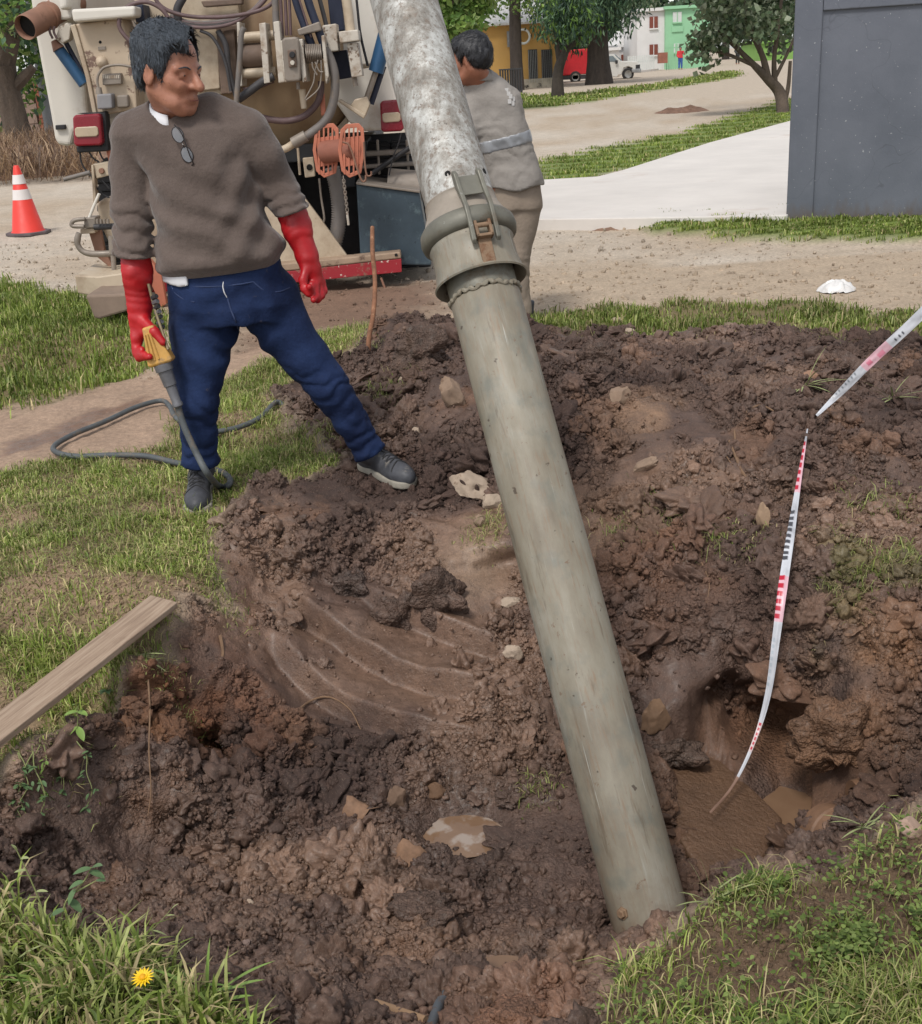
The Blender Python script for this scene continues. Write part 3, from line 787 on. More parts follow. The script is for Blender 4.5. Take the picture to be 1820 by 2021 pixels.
grass_patch('grass', 'short patchy grass on the bank left of the pit', zmask('bank', near), 46000, .022, .06, .0024, .0048, 201, decay=.06, gap=.85, pale=.5, lean=1.2, bright=1.25)
grass_patch('grass', 'thick green grass verge beside the road left of the truck', zmask('verge', near), 26000, .04, .09, .005, .009, 202, pale=.05, bright=1.15)
grass_patch('grass', 'thin grass strip between the dirt driveway and the soil heap', zmask('strip', near), 15000, .03, .07, .004, .008, 203, gap=.7)
grass_patch('grass', 'mown grass strip in front of the grey wall', zmask('wallstrip', near), 22000, .02, .05, .006, .012, 204, pale=.05, bright=1.15)
grass_patch('grass', 'bright green grass strip beyond the concrete paving', zmask('beyond'), 26000, .03, .07, .010, .018, 205, ymax=45, pale=.0, bright=1.35)
grass_patch('grass', 'grass under the trees across the dirt street', zmask('median'), 14000, .06, .14, .03, .06, 206, ymax=120, pale=.1, bright=1.25)
grass_patch('grass', 'long pale grass blades at the near left corner', zmask('near_left', near), 7000, .04, .11, .004, .009, 207, ymin=1.3, ymax=2.9, pale=1.0, lean=1.1, gap=.5, bright=1.2)
grass_patch('grass', 'grass mixed with clover on the near right edge of the pit', NR * (.1 + sstep(-.3, .2, NF1)) * (.15 + .85 * sstep(-.2, .2, NF2)), 15000, .02, .075, .0018, .0038, 208, ymin=1.2, ymax=2.9, pale=1.0, lean=1.2, bright=1.2)
grass_patch('straw', 'dry straw lying flat among the grass left of the pit', zmask('bank', near), 9000, .02, .06, .0018, .003, 210, decay=.06, pale=6, lean=2.4)
gn_scatter('soil_crumbs', 7000, 0.002, 0.007, 2, 16, 'crumbs of dry soil on the bare patches of the bank', mask=zmask('bank', near) * (.1 + sstep(0, .4, gn)), sink=.1)
gn_scatter('soil_crumbs', 6000, 0.002, 0.007, 2, 17, 'soil crumbs between the clover at the near right', mask=zmask('near_right', near), sink=.1)
_hm = zone(Z_GRASS['strip'], 0.35, near) * mud * 0.2 + lipz * 0.6
for u_, v_, z_, r_ in [(770,790,.14,.14),(660,870,.02,.12),(730,700,.1,.1),(1060,1560,-.44,.07),(1260,1040,.02,.15),(1440,1090,.0,.12),(1740,1020,.08,.12),(1690,1170,0,.1),(430,1165,-.04,.1),(300,1340,-.12,.14),(100,1530,-.16,.12),(960,1010,.02,.1)]:
    c_ = G(u_, v_, z_); _hm = _hm + np.exp(-((GX - c_[0]) ** 2 + (GY - c_[1]) ** 2) / (r_ * .7) ** 2)
_hm = _hm * (GY < 9) * (GY > 1)
grass_patch('grass_tuft_litter', 'torn turf tufts and dry roots caught in the dug soil', _hm, 7500, .015, .06, .0018, .0034, 209, pale=2.5, lean=1.7)
# clover: small rounded leaflets in threes
_nr = NR * (.06 + sstep(-.25, .25, NF1)) * (.15 + .85 * sstep(-.2, .2, NF2))
def clover(n, seed):
    r = np.random.default_rng(seed)
    idx, p = pick_area(_nr * (0.05 + sstep(-.05, .3, NF3)), n, r, 1.2)
    h = r.uniform(.012, .05, n)
    a0 = r.uniform(0, 2 * math.pi, n)
    Vs = []; Fs = []; Cs = []
    tpl = np.array([[0, 0], [.55, -.42], [.95, -.36], [1.05, 0], [.95, .36], [.55, .42]])
    off = 0
    for k in range(3):
        a = a0 + k * 2.094
        s_ = r.uniform(.006, .0115, n)
        d = np.stack([np.cos(a), np.sin(a), r.uniform(-.1, .45, n)], 1); sd = np.stack([-np.sin(a), np.cos(a), r.uniform(-.25, .25, n)], 1)
        V = (p + np.stack([r.normal(size=n) * .003, r.normal(size=n) * .003, h], 1))[:, None, :] + (tpl[None, :, 0, None] * d[:, None, :] + tpl[None, :, 1, None] * sd[:, None, :]) * s_[:, None, None]
        F = np.array([[0, 1, 2], [0, 2, 3], [0, 3, 4], [0, 4, 5]])
        Vs.append(V.reshape(-1, 3)); Fs.append((F[None] + (np.arange(n) * 6)[:, None, None]).reshape(-1, 3) + off); off += n * 6
        c = np.array([srgb(98, 116, 56), srgb(122, 138, 76), srgb(82, 100, 48)])[r.integers(0, 3, n)] * r.uniform(.8, 1.2, (n, 1))
        Cs.append(np.repeat(c, 6, 0))
    return np_mesh('clover', np.concatenate(Vs), np.concatenate(Fs), M_LEAF, np.concatenate(Cs), True)
link('clover', clover(2300, 31), kind='stuff', label='small round clover leaves covering the near right edge')

# ================================================================== STREET, PAVING, WALL
M_CONC = pm('pale_concrete', srgb(210, 204, 198), 0.8, var=0.08, vs=1.2, bump=0.2, bs=30, spots=[(srgb(186, 168, 154), 0.58, 0.8, 0.2), (srgb(150, 138, 128), 0.72, 3.0, 0.06)])
_sl = [G(u, v, .11) for u, v in ((905,444),(1000,433),(1240,430),(1553,424.5),(1720,320),(1800,205),(1560,238),(1400,281),(1230,335),(1180,348),(1075,354),(900,362))]
b = MB(); b.prism(_sl, (0, 0, -.35)); b.build('paving', M_CONC, kind='structure', label='pale concrete paving slab beside the grey wall', bevel=.01)

M_WALL = None
t = NT('grey_wall_paint')
n1 = t.noise(1.6, 5, .6); n2 = t.noise(14, 4, .6, stretch=(1, 1, .4))
c = t.ramp(n1, [(.3, srgb(84, 89, 99)), (.7, srgb(102, 106, 116))])
c = t.mix(t.ramp(t.noise(45, 3, .5), [(.70, 0.), (.73, 1.)]), c, srgb(150, 152, 156))
sx = t.n('ShaderNodeSeparateXYZ'); t.L(t.co, sx.inputs[0])
low = t.math('SUBTRACT', 1.0, t.math('MULTIPLY', sx.outputs[2], 2.6))
low = t.math('ADD', low, t.math('SUBTRACT', n2, 0.62))
c = t.mix(t.ramp(low, [(.35, 0.), (.85, .8)]), c, srgb(92, 78, 66))
cr = t.n('ShaderNodeTexVoronoi', feature='DISTANCE_TO_EDGE'); cr.inputs['Scale'].default_value = 0.9
wv_ = t.n('ShaderNodeVectorMath', operation='ADD'); nz_ = t.n('ShaderNodeTexNoise'); nz_.inputs['Scale'].default_value = 2.2
t.L(t.co, nz_.inputs['Vector']); t.L(t.co, wv_.inputs[0]); t.L(nz_.outputs['Color'], wv_.inputs[1]); t.L(wv_.outputs[0], cr.inputs['Vector'])
c = t.mix(t.ramp(cr.outputs['Distance'], [(0.0, .35), (.0025, 0.)]), c, srgb(60, 62, 66))
M_WALL = t.out(c, .75, t.bump(t.noise(60, 5, .6), .25, .006))
W0, W1 = G(1552, 425, .1) - (0, 0, .1), G(1820, 421, .09) - (0, 0, .09)
wd = (W1 - W0) / np.linalg.norm(W1 - W0); wn = np.array([wd[1], -wd[0], 0])   # outward normal faces the camera
wall = empty('boundary_wall', W0, 'tall smooth dark grey painted wall standing on the right', 'wall')
up = np.array([0, 0, 1.])
def wbox(mb, s0, s1, z0, z1, n0, n1):
    mb.prism([W0 + wd * s0 + up * z0 + wn * n0, W0 + wd * s1 + up * z0 + wn * n0, W0 + wd * s1 + up * z1 + wn * n0, W0 + wd * s0 + up * z1 + wn * n0], wn * (n1 - n0))
b = MB(); wbox(b, .23, 6, -.3, 2.9, -.22, -.03); b.build('wall_panel', M_WALL, wall)
b = MB(); wbox(b, 0, .23, -.3, 2.9, -.25, 0); b.build('corner_pillar', M_WALL, wall, bevel=.012)
b = MB(); zt = float((at(1610, 22, 10.7))[2]); wbox(b, .232, 6, zt, 2.9, -.2, -.002); b.build('top_band', M_WALL, wall, bevel=.008)
b = MB(); wbox(b, .232, 6, -.3, .05, -.2, -.012); b.build('plinth', M_WALL, wall, bevel=.01)

# ================================================================== TREES
M_BARK = pm('bark', srgb(84, 72, 62), .9, var=.35, vs=7, bump=.9, bs=22, bd=.03, stretch=(1, 1, .25))
M_BARKD = pm('dark_bark', srgb(62, 54, 48), .9, var=.35, vs=5, bump=.9, bs=14, bd=.04, stretch=(1, 1, .25))
M_TREELEAF = leaf_mat('tree_leaf', .45, .3)
def leaves(cent, spread, per, size, cols, r, droop=0.3, aspect=1.0):
    n = len(cent) * per
    c = np.repeat(cent, per, 0); sp = np.repeat(np.broadcast_to(spread, (len(cent),)), per)
    d = r.normal(size=(n, 3)); d /= np.linalg.norm(d, axis=1)[:, None]
    p = c + d * (sp * r.random(n) ** .5)[:, None]
    a = r.uniform(0, 2 * math.pi, n); el = r.normal(-droop, .5, n)
    l = np.stack([np.cos(a) * np.cos(el), np.sin(a) * np.cos(el), np.sin(el)], 1)
    s = np.cross(l, r.normal(size=(n, 3))); s /= np.linalg.norm(s, axis=1)[:, None]
    sz = size * r.uniform(.6, 1.3, n)[:, None]
    nn = np.cross(l, s) * sz * .15
    V = np.stack([p, p + l * sz * .5 + s * sz * .42 * aspect + nn, p + l * sz, p + l * sz * .5 - s * sz * .42 * aspect + nn], 1)
    F = np.array([[0, 1, 2], [0, 2, 3]])
    cl = np.asarray(cols)[r.integers(0, len(cols), n)] * r.uniform(.7, 1.25, (n, 1))
    return V.reshape(-1, 3), (F[None] + (np.arange(n) * 4)[:, None, None]).reshape(-1, 3), np.repeat(cl, 4, 0)
def tree(name, label, base, limbs, crown, bark, group=None):
    """limbs: list of (points, radii); crown: (centres, spread, leaves per clump, leaf size, colours, droop, aspect)"""
    o = empty(name, base, label, 'tree', group)
    b0 = np.asarray(base, float)
    m = MB(); pts, rad = limbs[0]; m.tube(pts, rad, 12, 5); m.build('trunk', bark, o, smooth=True)
    for pts, rad in limbs[1:]:
        m = MB(); m.tube(pts, rad, 8, 4); m.build('branch', bark, o, smooth=True)
    r = np.random.default_rng(int(abs(b0[0] * 100)) + 3)
    cen, sp, per, sz, cols, dr, asp = crown
    V, F, C = leaves(np.asarray(cen), sp, per, sz, cols, r, dr, asp)
    link('crown', np_mesh('crown', V - b0, F, M_TREELEAF, C, True), parent=o)
    return o
def clump_box(r, n, u0, u1, v0, v1, y, dy, f=None):
    out = []
    while len(out) < n:
        u, v = r.uniform(u0, u1), r.uniform(v0, v1)
        if f and not f(u, v): continue
        out.append(at(u, v, y + r.uniform(-dy, dy)))
    return np.array(out)
GB = [srgb(96, 112, 84), srgb(118, 130, 104), srgb(74, 92, 66), srgb(134, 142, 120)]
GD = [srgb(64, 90, 66), srgb(82, 108, 80), srgb(54, 76, 62), srgb(100, 124, 94)]
GL = [srgb(102, 132, 62), srgb(124, 150, 76), srgb(82, 112, 54), srgb(140, 160, 96)]
r = np.random.default_rng(77)
# round-leaved tree beside the paving
Yt = 29.7
def A(u, v, dy=0): return at(u, v, Yt + dy)
cb = G(1548, 222)
cl = np.concatenate([clump_box(r, 52, 1378, 1545, -60, 118, Yt, 1.0, lambda u, v: (v < 60 + (1500 - u) * .28) and (v > -40) and not (u > 1470 and v > 90)), clump_box(r, 60, 1330, 1800, -420, -20, Yt, 2.0), clump_box(r, 7, 1372, 1425, 70, 120, Yt, .4), clump_box(r, 12, 1500, 1580, -20, 90, Yt + .6, .6)])
tree('round_leaved_tree', 'branching dark tree with round grey-green leaves beside the grey wall', cb,
     [([cb + (0, 0, -.2), A(1540, 185), A(1515, 155), A(1490, 130)], [.16, .14, .11, .08]),
      ([A(1490, 130), A(1460, 100), A(1420, 60), A(1390, 10)], [.08, .06, .045, .02]), ([A(1515, 155), A(1505, 110), A(1475, 40), A(1460, -60)], [.1, .07, .06, .03]),
      ([A(1530, 172), A(1528, 120), A(1535, 60), A(1550, -60)], [.08, .06, .05, .03]), ([A(1532, 150), A(1552, 110), A(1575, 60)], [.05, .04, .03]), ([A(1490, 130), A(1430, 105), A(1370, 95)], [.05, .04, .02]), ([A(1548, 205), A(1556, 170), A(1560, 120)], [.06, .05, .04])],
     (cl, .42, 34, .15, GB, .5, 1.15), M_BARK)
# street trees across the road
def P2(u, v, y): return at(u, v, y)
y = 62; b0 = G(1021, 178)
y = b0[1]
cl = np.concatenate([clump_box(r, 50, 930, 1100, -240, 10, y, 3), clump_box(r, 5, 985, 1090, -20, 10, y, 2)])
tree('street_tree', 'straight dark trunk standing in front of the ochre house', b0, [([b0 - (0, 0, .3), at(1019, 120, y), at(1017, 60, y), at(1016, -60, y)], [.42, .33, .32, .28]), ([at(1016, 0, y), at(1050, -60, y), at(1080, -120, y)], [.2, .15, .1]), ([at(1016, -20, y), at(970, -80, y), at(950, -140, y)], [.2, .15, .1])], (cl, 1.1, 70, .24, GL, .2, .8), M_BARKD, 'street trees across the dirt road')
b0 = G(1183, 166); y = b0[1]
def fA(u, v): return v < 95 - abs(u - 1130) * .55 or (v < 60)
cl = np.concatenate([clump_box(r, 60, 1074, 1262, -60, 110, y, 3, lambda u, v: (u < 1165 and v < 68 - abs(u - 1115) * .5) or (u >= 1165 and v < 42 - abs(u - 1210) * .3)), clump_box(r, 45, 1060, 1290, -260, -10, y, 4)])
tree('street_tree', 'thick furrowed trunk with dark drooping foliage beside the red truck', b0, [([b0 - (0, 0, .3), at(1181, 120, y), at(1180, 60, y), at(1184, -40, y)], [.85, .62, .55, .45]), ([at(1181, 60, y), at(1150, 10, y), at(1120, -60, y)], [.35, .25, .15]), ([at(1181, 50, y), at(1215, 0, y), at(1250, -60, y)], [.35, .25, .15])], (cl, 1.4, 120, .34, GD, .9, .34), M_BARKD, 'street trees across the dirt road')
b0 = G(1101, 192); y = b0[1]
cl = clump_box(r, 16, 1085, 1150, -20, 62, y, 1.5)
tree('street_tree', 'thin leaning trunk at the back of the red truck', b0, [([b0 - (0, 0, .2), at(1101, 150, y), at(1106, 125, y), at(1118, 95, y)], [.3, .22, .2, .16]), ([at(1106, 125, y), at(1100, 95, y), at(1098, 60, y)], [.14, .1, .06]), ([at(1118, 95, y), at(1140, 80, y), at(1150, 50, y)], [.14, .1, .06])], (cl, .9, 110, .3, GD + GL[:1], .9, .34), M_BARKD, 'street trees across the dirt road')
b0 = G(1257, 128); y = b0[1]
cl = clump_box(r, 34, 1215, 1310, -20, 88, y, 2)
tree('street_tree', 'pale slender trunk with sparse leaves before the white house', b0, [([b0 - (0, 0, .2), at(1257, 90, y), at(1254, 60, y), at(1250, -20, y)], [.45, .36, .3, .2]), ([at(1256, 75, y), at(1275, 40, y), at(1290, 0, y)], [.2, .14, .1]), ([at(1255, 70, y), at(1235, 40, y), at(1220, 10, y)], [.2, .14, .1])], (cl, 1.4, 26, .5, GB, .7, .5), pm('pale_bark', srgb(150, 138, 124), .9, var=.3, vs=3, bump=.5, bs=10), 'street trees across the dirt road')
b0 = at(905, 150, 40); b0[2] = 0; y = 40
cl = np.concatenate([clump_box(r, 50, 850, 965, -100, 60, y, 1.5, lambda u, v: v < 70 - max(0, u - 915) * 1.0), clump_box(r, 26, 820, 1000, -240, -60, y, 2)])
tree('street_tree', 'light green leafy tree rising behind the worker in grey', b0, [([b0, at(905, 80, y), at(900, 0, y), at(890, -100, y)], [.2, .18, .15, .1]), ([at(903, 60, y), at(930, 10, y), at(950, -40, y)], [.1, .08, .05])], (cl, .6, 55, .26, GL, .4, .7), M_BARK, 'street trees across the dirt road')
# tree at far left
b0 = G(42, 302); y = b0[1]
cl = np.concatenate([clump_box(r, 26, -60, 30, -60, 250, y + 1.5, 1.2), clump_box(r, 40, -80, 110, -120, 40, y, 2.5), clump_box(r, 12, 30, 95, 60, 140, y + 2.5, .5)])
tree('roadside_tree', 'rough grey forked trunk at the far left edge', b0, [([b0 - (0, 0, .3), at(30, 240, y), at(12, 170, y), at(5, 130, y)], [.46, .34, .32, .34]), ([at(5, 135, y), at(20, 60, y), at(28, -60, y)], [.3, .27, .24]), ([at(5, 135, y), at(-30, 80, y), at(-60, 0, y)], [.25, .2, .15]), ([at(15, 185, y), at(50, 150, y), at(66, 132, y)], [.18, .14, .1])], (cl, .9, 46, .24, GL + GD[:2], .4, .6), M_BARK)
# distant mass of trees closing the view
TL = []
rr = np.random.default_rng(5)
ORD = ['first', 'second', 'third', 'fourth', 'fifth', 'sixth', 'seventh', 'eighth', 'ninth']
for k in range(9):
    u_ = 930 + k * 75 + rr.uniform(-25, 25); y_ = rr.uniform(150, 210)
    b0 = at(u_, 100, y_); b0[2] = 0
    hh = rr.uniform(8, 13)
    cen = b0 + np.stack([rr.normal(0, 3.2, 46), rr.normal(0, 3, 46), rr.uniform(.22, 1, 46) * hh], 1)
    tree('far_tree', ORD[k] + ' tree from the left in the far row closing the view', b0, [([b0, b0 + (0, 0, hh * .4), b0 + (.3, 0, hh * .8)], [.5, .4, .15])], (cen, 1.9, 26, 1.1, GD + GL[:1], .2, .8), M_BARKD, 'far trees behind the houses')

# ================================================================== HOUSES
def wallm(name, c, **k): return pm(name, c, .85, var=.08, vs=.6, bump=.1, bs=12, **k)
M_OCHRE = wallm('ochre_paint', srgb(176, 138, 78), spots=[(srgb(160, 120, 64), .6, .5, .2)])
M_WHITE = wallm('white_paint', srgb(206, 204, 202))
M_GREENP = wallm('mint_paint', srgb(140, 188, 150))
M_LIME = wallm('lime_paint', srgb(122, 162, 84))
M_SHUT = pm('brown_shutter', srgb(116, 58, 44), .6, var=.15)
M_DARK = pm('dark_recess', srgb(42, 40, 40), .6, var=.2)
M_BARS = pm('white_bars', srgb(196, 200, 196), .5, var=.08)
M_ROOF = pm('zinc_roof', srgb(188, 186, 184), .5, var=.1, vs=1.5, bump=.1)
M_BRICK = pm('far_brick', srgb(140, 92, 76), .9, var=.2, vs=3, bump=.2)
M_IRON = pm('dark_iron', srgb(48, 48, 50), .6, var=.2)
def ground_y(u, v): return float(G(u, v)[1])
# ochre house
Yh = 70.
hs_ = empty('ochre_house', at(1020, 170, Yh) * (1, 1, 0), 'single storey ochre house with zinc roof behind the street trees', 'house')
def rect(mb, u0, v0, u1, v1, Y, d, off=0.):        # upright panel between two measured corners
    p, q = at(u0, v0, Y), at(u1, v1, Y)
    x0, x1 = sorted((p[0], q[0])); z0, z1 = sorted((p[2], q[2]))
    mb.box(((x0 + x1) / 2, Y + off + d / 2, (z0 + z1) / 2), ((x1 - x0) / 2, d / 2, (z1 - z0) / 2)); return mb
pL, pR, pT = at(880, 100, Yh)[0], at(1099, 120, Yh)[0], at(1050, 46, Yh)[2]
b = MB(); b.box(((pL + pR) / 2, Yh + 4, (pT - .5) / 2), ((pR - pL) / 2, 4, (pT + .5) / 2)); b.build('wall', M_OCHRE, hs_)
b = MB()
for k in range(40):
    x = pL - .3 + (pR - pL + .6) * (k + .5) / 40
    b.prism([(x - .09, Yh - .4, pT - .02), (x + .09, Yh - .4, pT - .02), (x + .09, Yh + 8, pT + 1.9), (x - .09, Yh + 8, pT + 1.9)], (0, 0, .1))
b.build('roof', M_ROOF, hs_)
b = MB(); b.box(((pL + pR) / 2, Yh - .06, .18), ((pR - pL) / 2, .06, .3)); b.build('plinth', pm('stained_plinth', srgb(168, 158, 140), .9, var=.3, vs=2, spots=[(srgb(50, 46, 42), .55, 2.5, .1)]), hs_)
for (u0, u1) in ((1042, 1062), (1068, 1091)):
    b = MB(); rect(b, u0, 98, u1, 164, Yh, .1, -.08); wi = b.build('window', M_DARK, hs_)
    b = MB()
    for k in range(6):
        uu = u0 + (u1 - u0) * (k + .5) / 6; rect(b, uu - .9, 99, uu + .9, 163, Yh, .05, -.16)
    b.build('window_bars', M_BARS, wi)
b = MB(); rect(b, 1000, 62, 1016, 92, Yh, .35, -.4); ac = b.build('air_conditioner', pm('grey_box', srgb(120, 122, 124), .6), hs_)
b = MB(); c0 = at(1033, 72, Yh - .3); b.lathe(c0, (0, 1, 0), [(0, .36), (.03, .42), (.06, .36), (.03, .3), (0, .36)], 20); b.build('vent_ring', M_BARS, hs_, smooth=True)
# dark mesh basket by the road
c0 = G(1010, 185); b = MB()
bk = empty('waste_basket', c0, 'dark iron waste basket at the foot of the street tree', 'basket')
for k in range(9):
    b.bar(c0 + (-.5 + k * .125, 0, 0), c0 + (-.5 + k * .125, 0, 1.1), .05, .05)
    b.bar(c0 + (-.5 + k * .125, .6, 0), c0 + (-.5 + k * .125, .6, 1.1), .05, .05)
b.build('bars', M_IRON, bk, kind='stuff')
b = MB(); b.box(c0 + (0, .3, 1.12), (.55, .34, .03)); b.build('rim', M_IRON, bk)
b = MB(); b.box(c0 + (0, .3, .1), (.55, .34, .03)); b.build('bottom', M_IRON, bk)
# white bungalow, white two-storey house, mint house, lime house
def house(name, label, u0, u1, vt, Y, depth, wallmat, wins, roofm=None):
    x0, x1, zt = at(u0, 110, Y)[0], at(u1, 110, Y)[0], at((u0 + u1) / 2, vt, Y)[2]
    o = empty(name, ((x0 + x1) / 2, Y, 0), label, 'house')
    b = MB(); b.box(((x0 + x1) / 2, Y + depth / 2, zt / 2 - .3), ((x1 - x0) / 2, depth / 2, zt / 2 + .3)); b.build('wall', wallmat, o)
    b = MB(); b.box(((x0 + x1) / 2, Y + depth / 2, zt + .12), ((x1 - x0) / 2 + .15, depth / 2 + .3, .12)); b.build('roof', roofm or wallmat, o)
    for nm, m, a in wins:
        b = MB(); rect(b, a[0], a[1], a[2], a[3], Y, .14, -.1); wi = b.build(nm, m, o)
        if nm == 'window':
            b = MB(); rect(b, a[0] - .8, a[3], a[2] + .8, a[3] + 1.6, Y, .2, -.16); b.build('sill', wallmat, wi)
            b = MB(); rect(b, (a[0] + a[2]) / 2 - .6, a[1], (a[0] + a[2]) / 2 + .6, a[3], Y, .05, -.14); b.build('frame', wallmat, wi)
    return o
house('white_bungalow', 'low white house behind the cab of the red truck', 1140, 1222, 101, 112, 8, M_WHITE, [('window', M_DARK, (1178, 113, 1190, 123)), ('door', M_SHUT, (1206, 111, 1213, 127)), ('canopy', M_ROOF, (1170, 98, 1205, 103))])
o = house('white_gabled_house', 'small white gabled house left of the tall white house', 1222, 1262, 92, 116, 8, M_WHITE, [('door', M_SHUT, (1226, 108, 1233, 124))])
p0, p1, pz = at(1222, 100, 116)[0], at(1262, 100, 116)[0], at(1242, 92, 116)[2]
b = MB(); b.prism([(p0 - .2, 115.8, pz + .2), (p1 + .2, 115.8, pz + .2), ((p0 + p1) / 2, 115.8, pz + 1.5)], (0, 8.2, 0)); b.build('gable', M_WHITE, o)
house('white_two_storey_house', 'white two-storey house with brown shutters', 1258, 1312, 22, 108, 9, M_WHITE, [('window', M_SHUT, (1282, 33, 1298, 56)), ('window', M_SHUT, (1282, 88, 1298, 109))])
house('mint_house', 'mint green two-storey house joined to the white one', 1313, 1400, 16, 107.6, 9, M_GREENP, [('window', M_BARS, (1328, 24, 1345, 44)), ('window', M_BARS, (1330, 86, 1340, 104)), ('balcony', M_GREENP, (1326, 52, 1348, 62))])
house('lime_house', 'lime green low house at the far end of the street', 1500, 1640, 82, 125, 8, M_LIME, [('window', M_DARK, (1516, 90, 1526, 106))])
# picket fence in front of the white houses, brick pier, pole
fc = empty('picket_fence', at(1255, 120, 104) * (1, 1, 0), 'white picket fence before the white houses', 'fence')
for k in range(15):
    p = at(1240 + k * 3.6, 118, 104); m = MB(); m.box((p[0], 104, .55), (.045, .03, .72)); m.build('picket', M_BARS, fc)
b = MB(); p, q = at(1239, 118, 104), at(1293, 118, 104); b.box(((p[0] + q[0]) / 2, 104.05, .8), ((q[0] - p[0]) / 2, .02, .05)); b.build('rail', M_BARS, fc)
fc = empty('iron_fence', at(1345, 120, 104) * (1, 1, 0), 'pale iron railing before the mint house', 'fence')
for k in range(14):
    p = at(1316 + k * 4.4, 118, 104); m = MB(); m.box((p[0], 104, .95), (.035, .03, 1.05)); m.build('railing_bar', M_GREENP, fc)
b = MB(); p, q = at(1314, 118, 104), at(1378, 118, 104); b.box(((p[0] + q[0]) / 2, 104.05, 1.7), ((q[0] - p[0]) / 2, .02, .04)); b.build('rail', M_GREENP, fc)
b = MB(); rect(b, 1300, 104, 1318, 124, 103, .5); b.build('brick_pier', M_BRICK, label='low brick wall end between white and mint houses', cat='wall')
b = MB(); p = G(1289, 128); b.tube([p - (0, 0, .3), p + (0, 0, 3.6)], .11, 10); b.build('street_pole', pm('faded_pole', srgb(176, 140, 126), .8), smooth=True, label='faded pink pole standing before the white house', cat='pole')

# ================================================================== RED TRUCK far away
Yr = 79.
M_TARP = pm('red_tarp', srgb(190, 34, 44), .55, var=.15, vs=2, bump=.5, bs=3, bd=.05)
M_CARW = pm('white_car_paint', srgb(214, 212, 206), .35, var=.05, spots=[(srgb(170, 150, 128), .62, 1.2, .12)])
M_TYRE = pm('tyre_rubber', srgb(44, 42, 42), .85, var=.25, bump=.3, bs=30)
M_GLASS = pm('car_glass', srgb(120, 132, 138), .1, var=.1, bump=0)
M_RIM = pm('steel_rim', srgb(150, 148, 144), .4, .6)
tk = empty('pickup_truck', at(1180, 155, Yr) * (1, 1, 0), 'white pickup with a red tarpaulin covered box across the street', 'truck')
k_ = pxs(at(1180, 130, Yr))
def T(u, v, off=0.): return at(u, v, Yr + off)
b = MB(); b.prism([T(1103, 100), T(1166, 95), T(1170, 145), T(1103, 150)], (0, 2.1, 0)); b.build('tarpaulin_box', M_TARP, tk, bevel=.06)
b = MB(); b.prism([T(1101, 150), T(1190, 146), T(1190, 154), T(1101, 158)], (0, 2.0, 0)); b.build('chassis', M_IRON, tk)
b = MB(); b.prism([T(1170, 122), T(1196, 121), T(1196, 150), T(1170, 152)], (0, 1.9, 0)); b.build('load_bed_front', M_CARW, tk)
b = MB(); b.prism([T(1190, 152), T(1190, 124), T(1196, 108), T(1212, 107), T(1226, 120), T(1258, 121), T(1263, 127), T(1263, 143), T(1252, 143), T(1248, 134), T(1240, 131), T(1231, 134), T(1227, 146), T(1222, 152)], (0, 1.8, 0)); b.build('body', M_CARW, tk, bevel=.05)
b = MB(); b.prism([T(1198, 111, -.02), T(1210, 110, -.02), T(1220, 121, -.02), T(1196, 122, -.02)], (0, .04, 0)); b.build('side_window', M_GLASS, tk)
b = MB(); p = T(1212.5, 108.5, .15); q = T(1226, 120, .15); b.prism([p + (0.03, 0, 0), q + (.03, 0, 0), q + (.03, 1.5, .0), p + (.03, 1.5, 0)], (.04, 0, .03)); b.build('windscreen', M_GLASS, tk)
b = MB(); b.prism([T(1255, 128, -.03), T(1263.5, 127, -.03), T(1263.5, 135, -.03), T(1255, 135, -.03)], (0, 1.85, 0)); b.build('grille', M_IRON, tk)
b = MB(); b.prism([T(1247, 136, -.1), T(1266, 135, -.1), T(1266, 143, -.1), T(1247, 143, -.1)], (0, 2.0, 0)); b.build('bumper', pm('dull_chrome', srgb(150, 150, 150), .35, .6), tk, bevel=.04)
for u, v, off in ((1136, 152, -.02), (1240, 146, -.02), (1136, 152, 1.6), (1240, 146, 1.6)):
    c0 = T(u, v, off); m = MB(); R_ = .37
    m.lathe(c0, (0, 1, 0), [(0, R_ * .62), (.0, R_ * .9), (.03, R_), (.2, R_), (.23, R_ * .9), (.23, R_ * .6)], 24); wh = m.build('wheel', M_TYRE, tk, smooth=True)
    m = MB(); m.lathe(c0 + (0, .02, 0), (0, 1, 0), [(0, .02), (0, R_ * .5), (-.02, R_ * .62), (.05, R_ * .64)], 20, True); m.build('rim', M_RIM, wh, smooth=True)
b = MB(); b.box(T(1217, 122, -.12), (.08, .05, .1)); b.build('wing_mirror', M_IRON, tk, bevel=.02)
# kerb stones by the street
b = MB(); p, q = G(1205, 150), G(1300, 139); b.prism([p, q, q + (0, .4, 0), p + (0, .4, 0)], (0, 0, .16)); b.build('kerb', M_CONC, kind='structure')

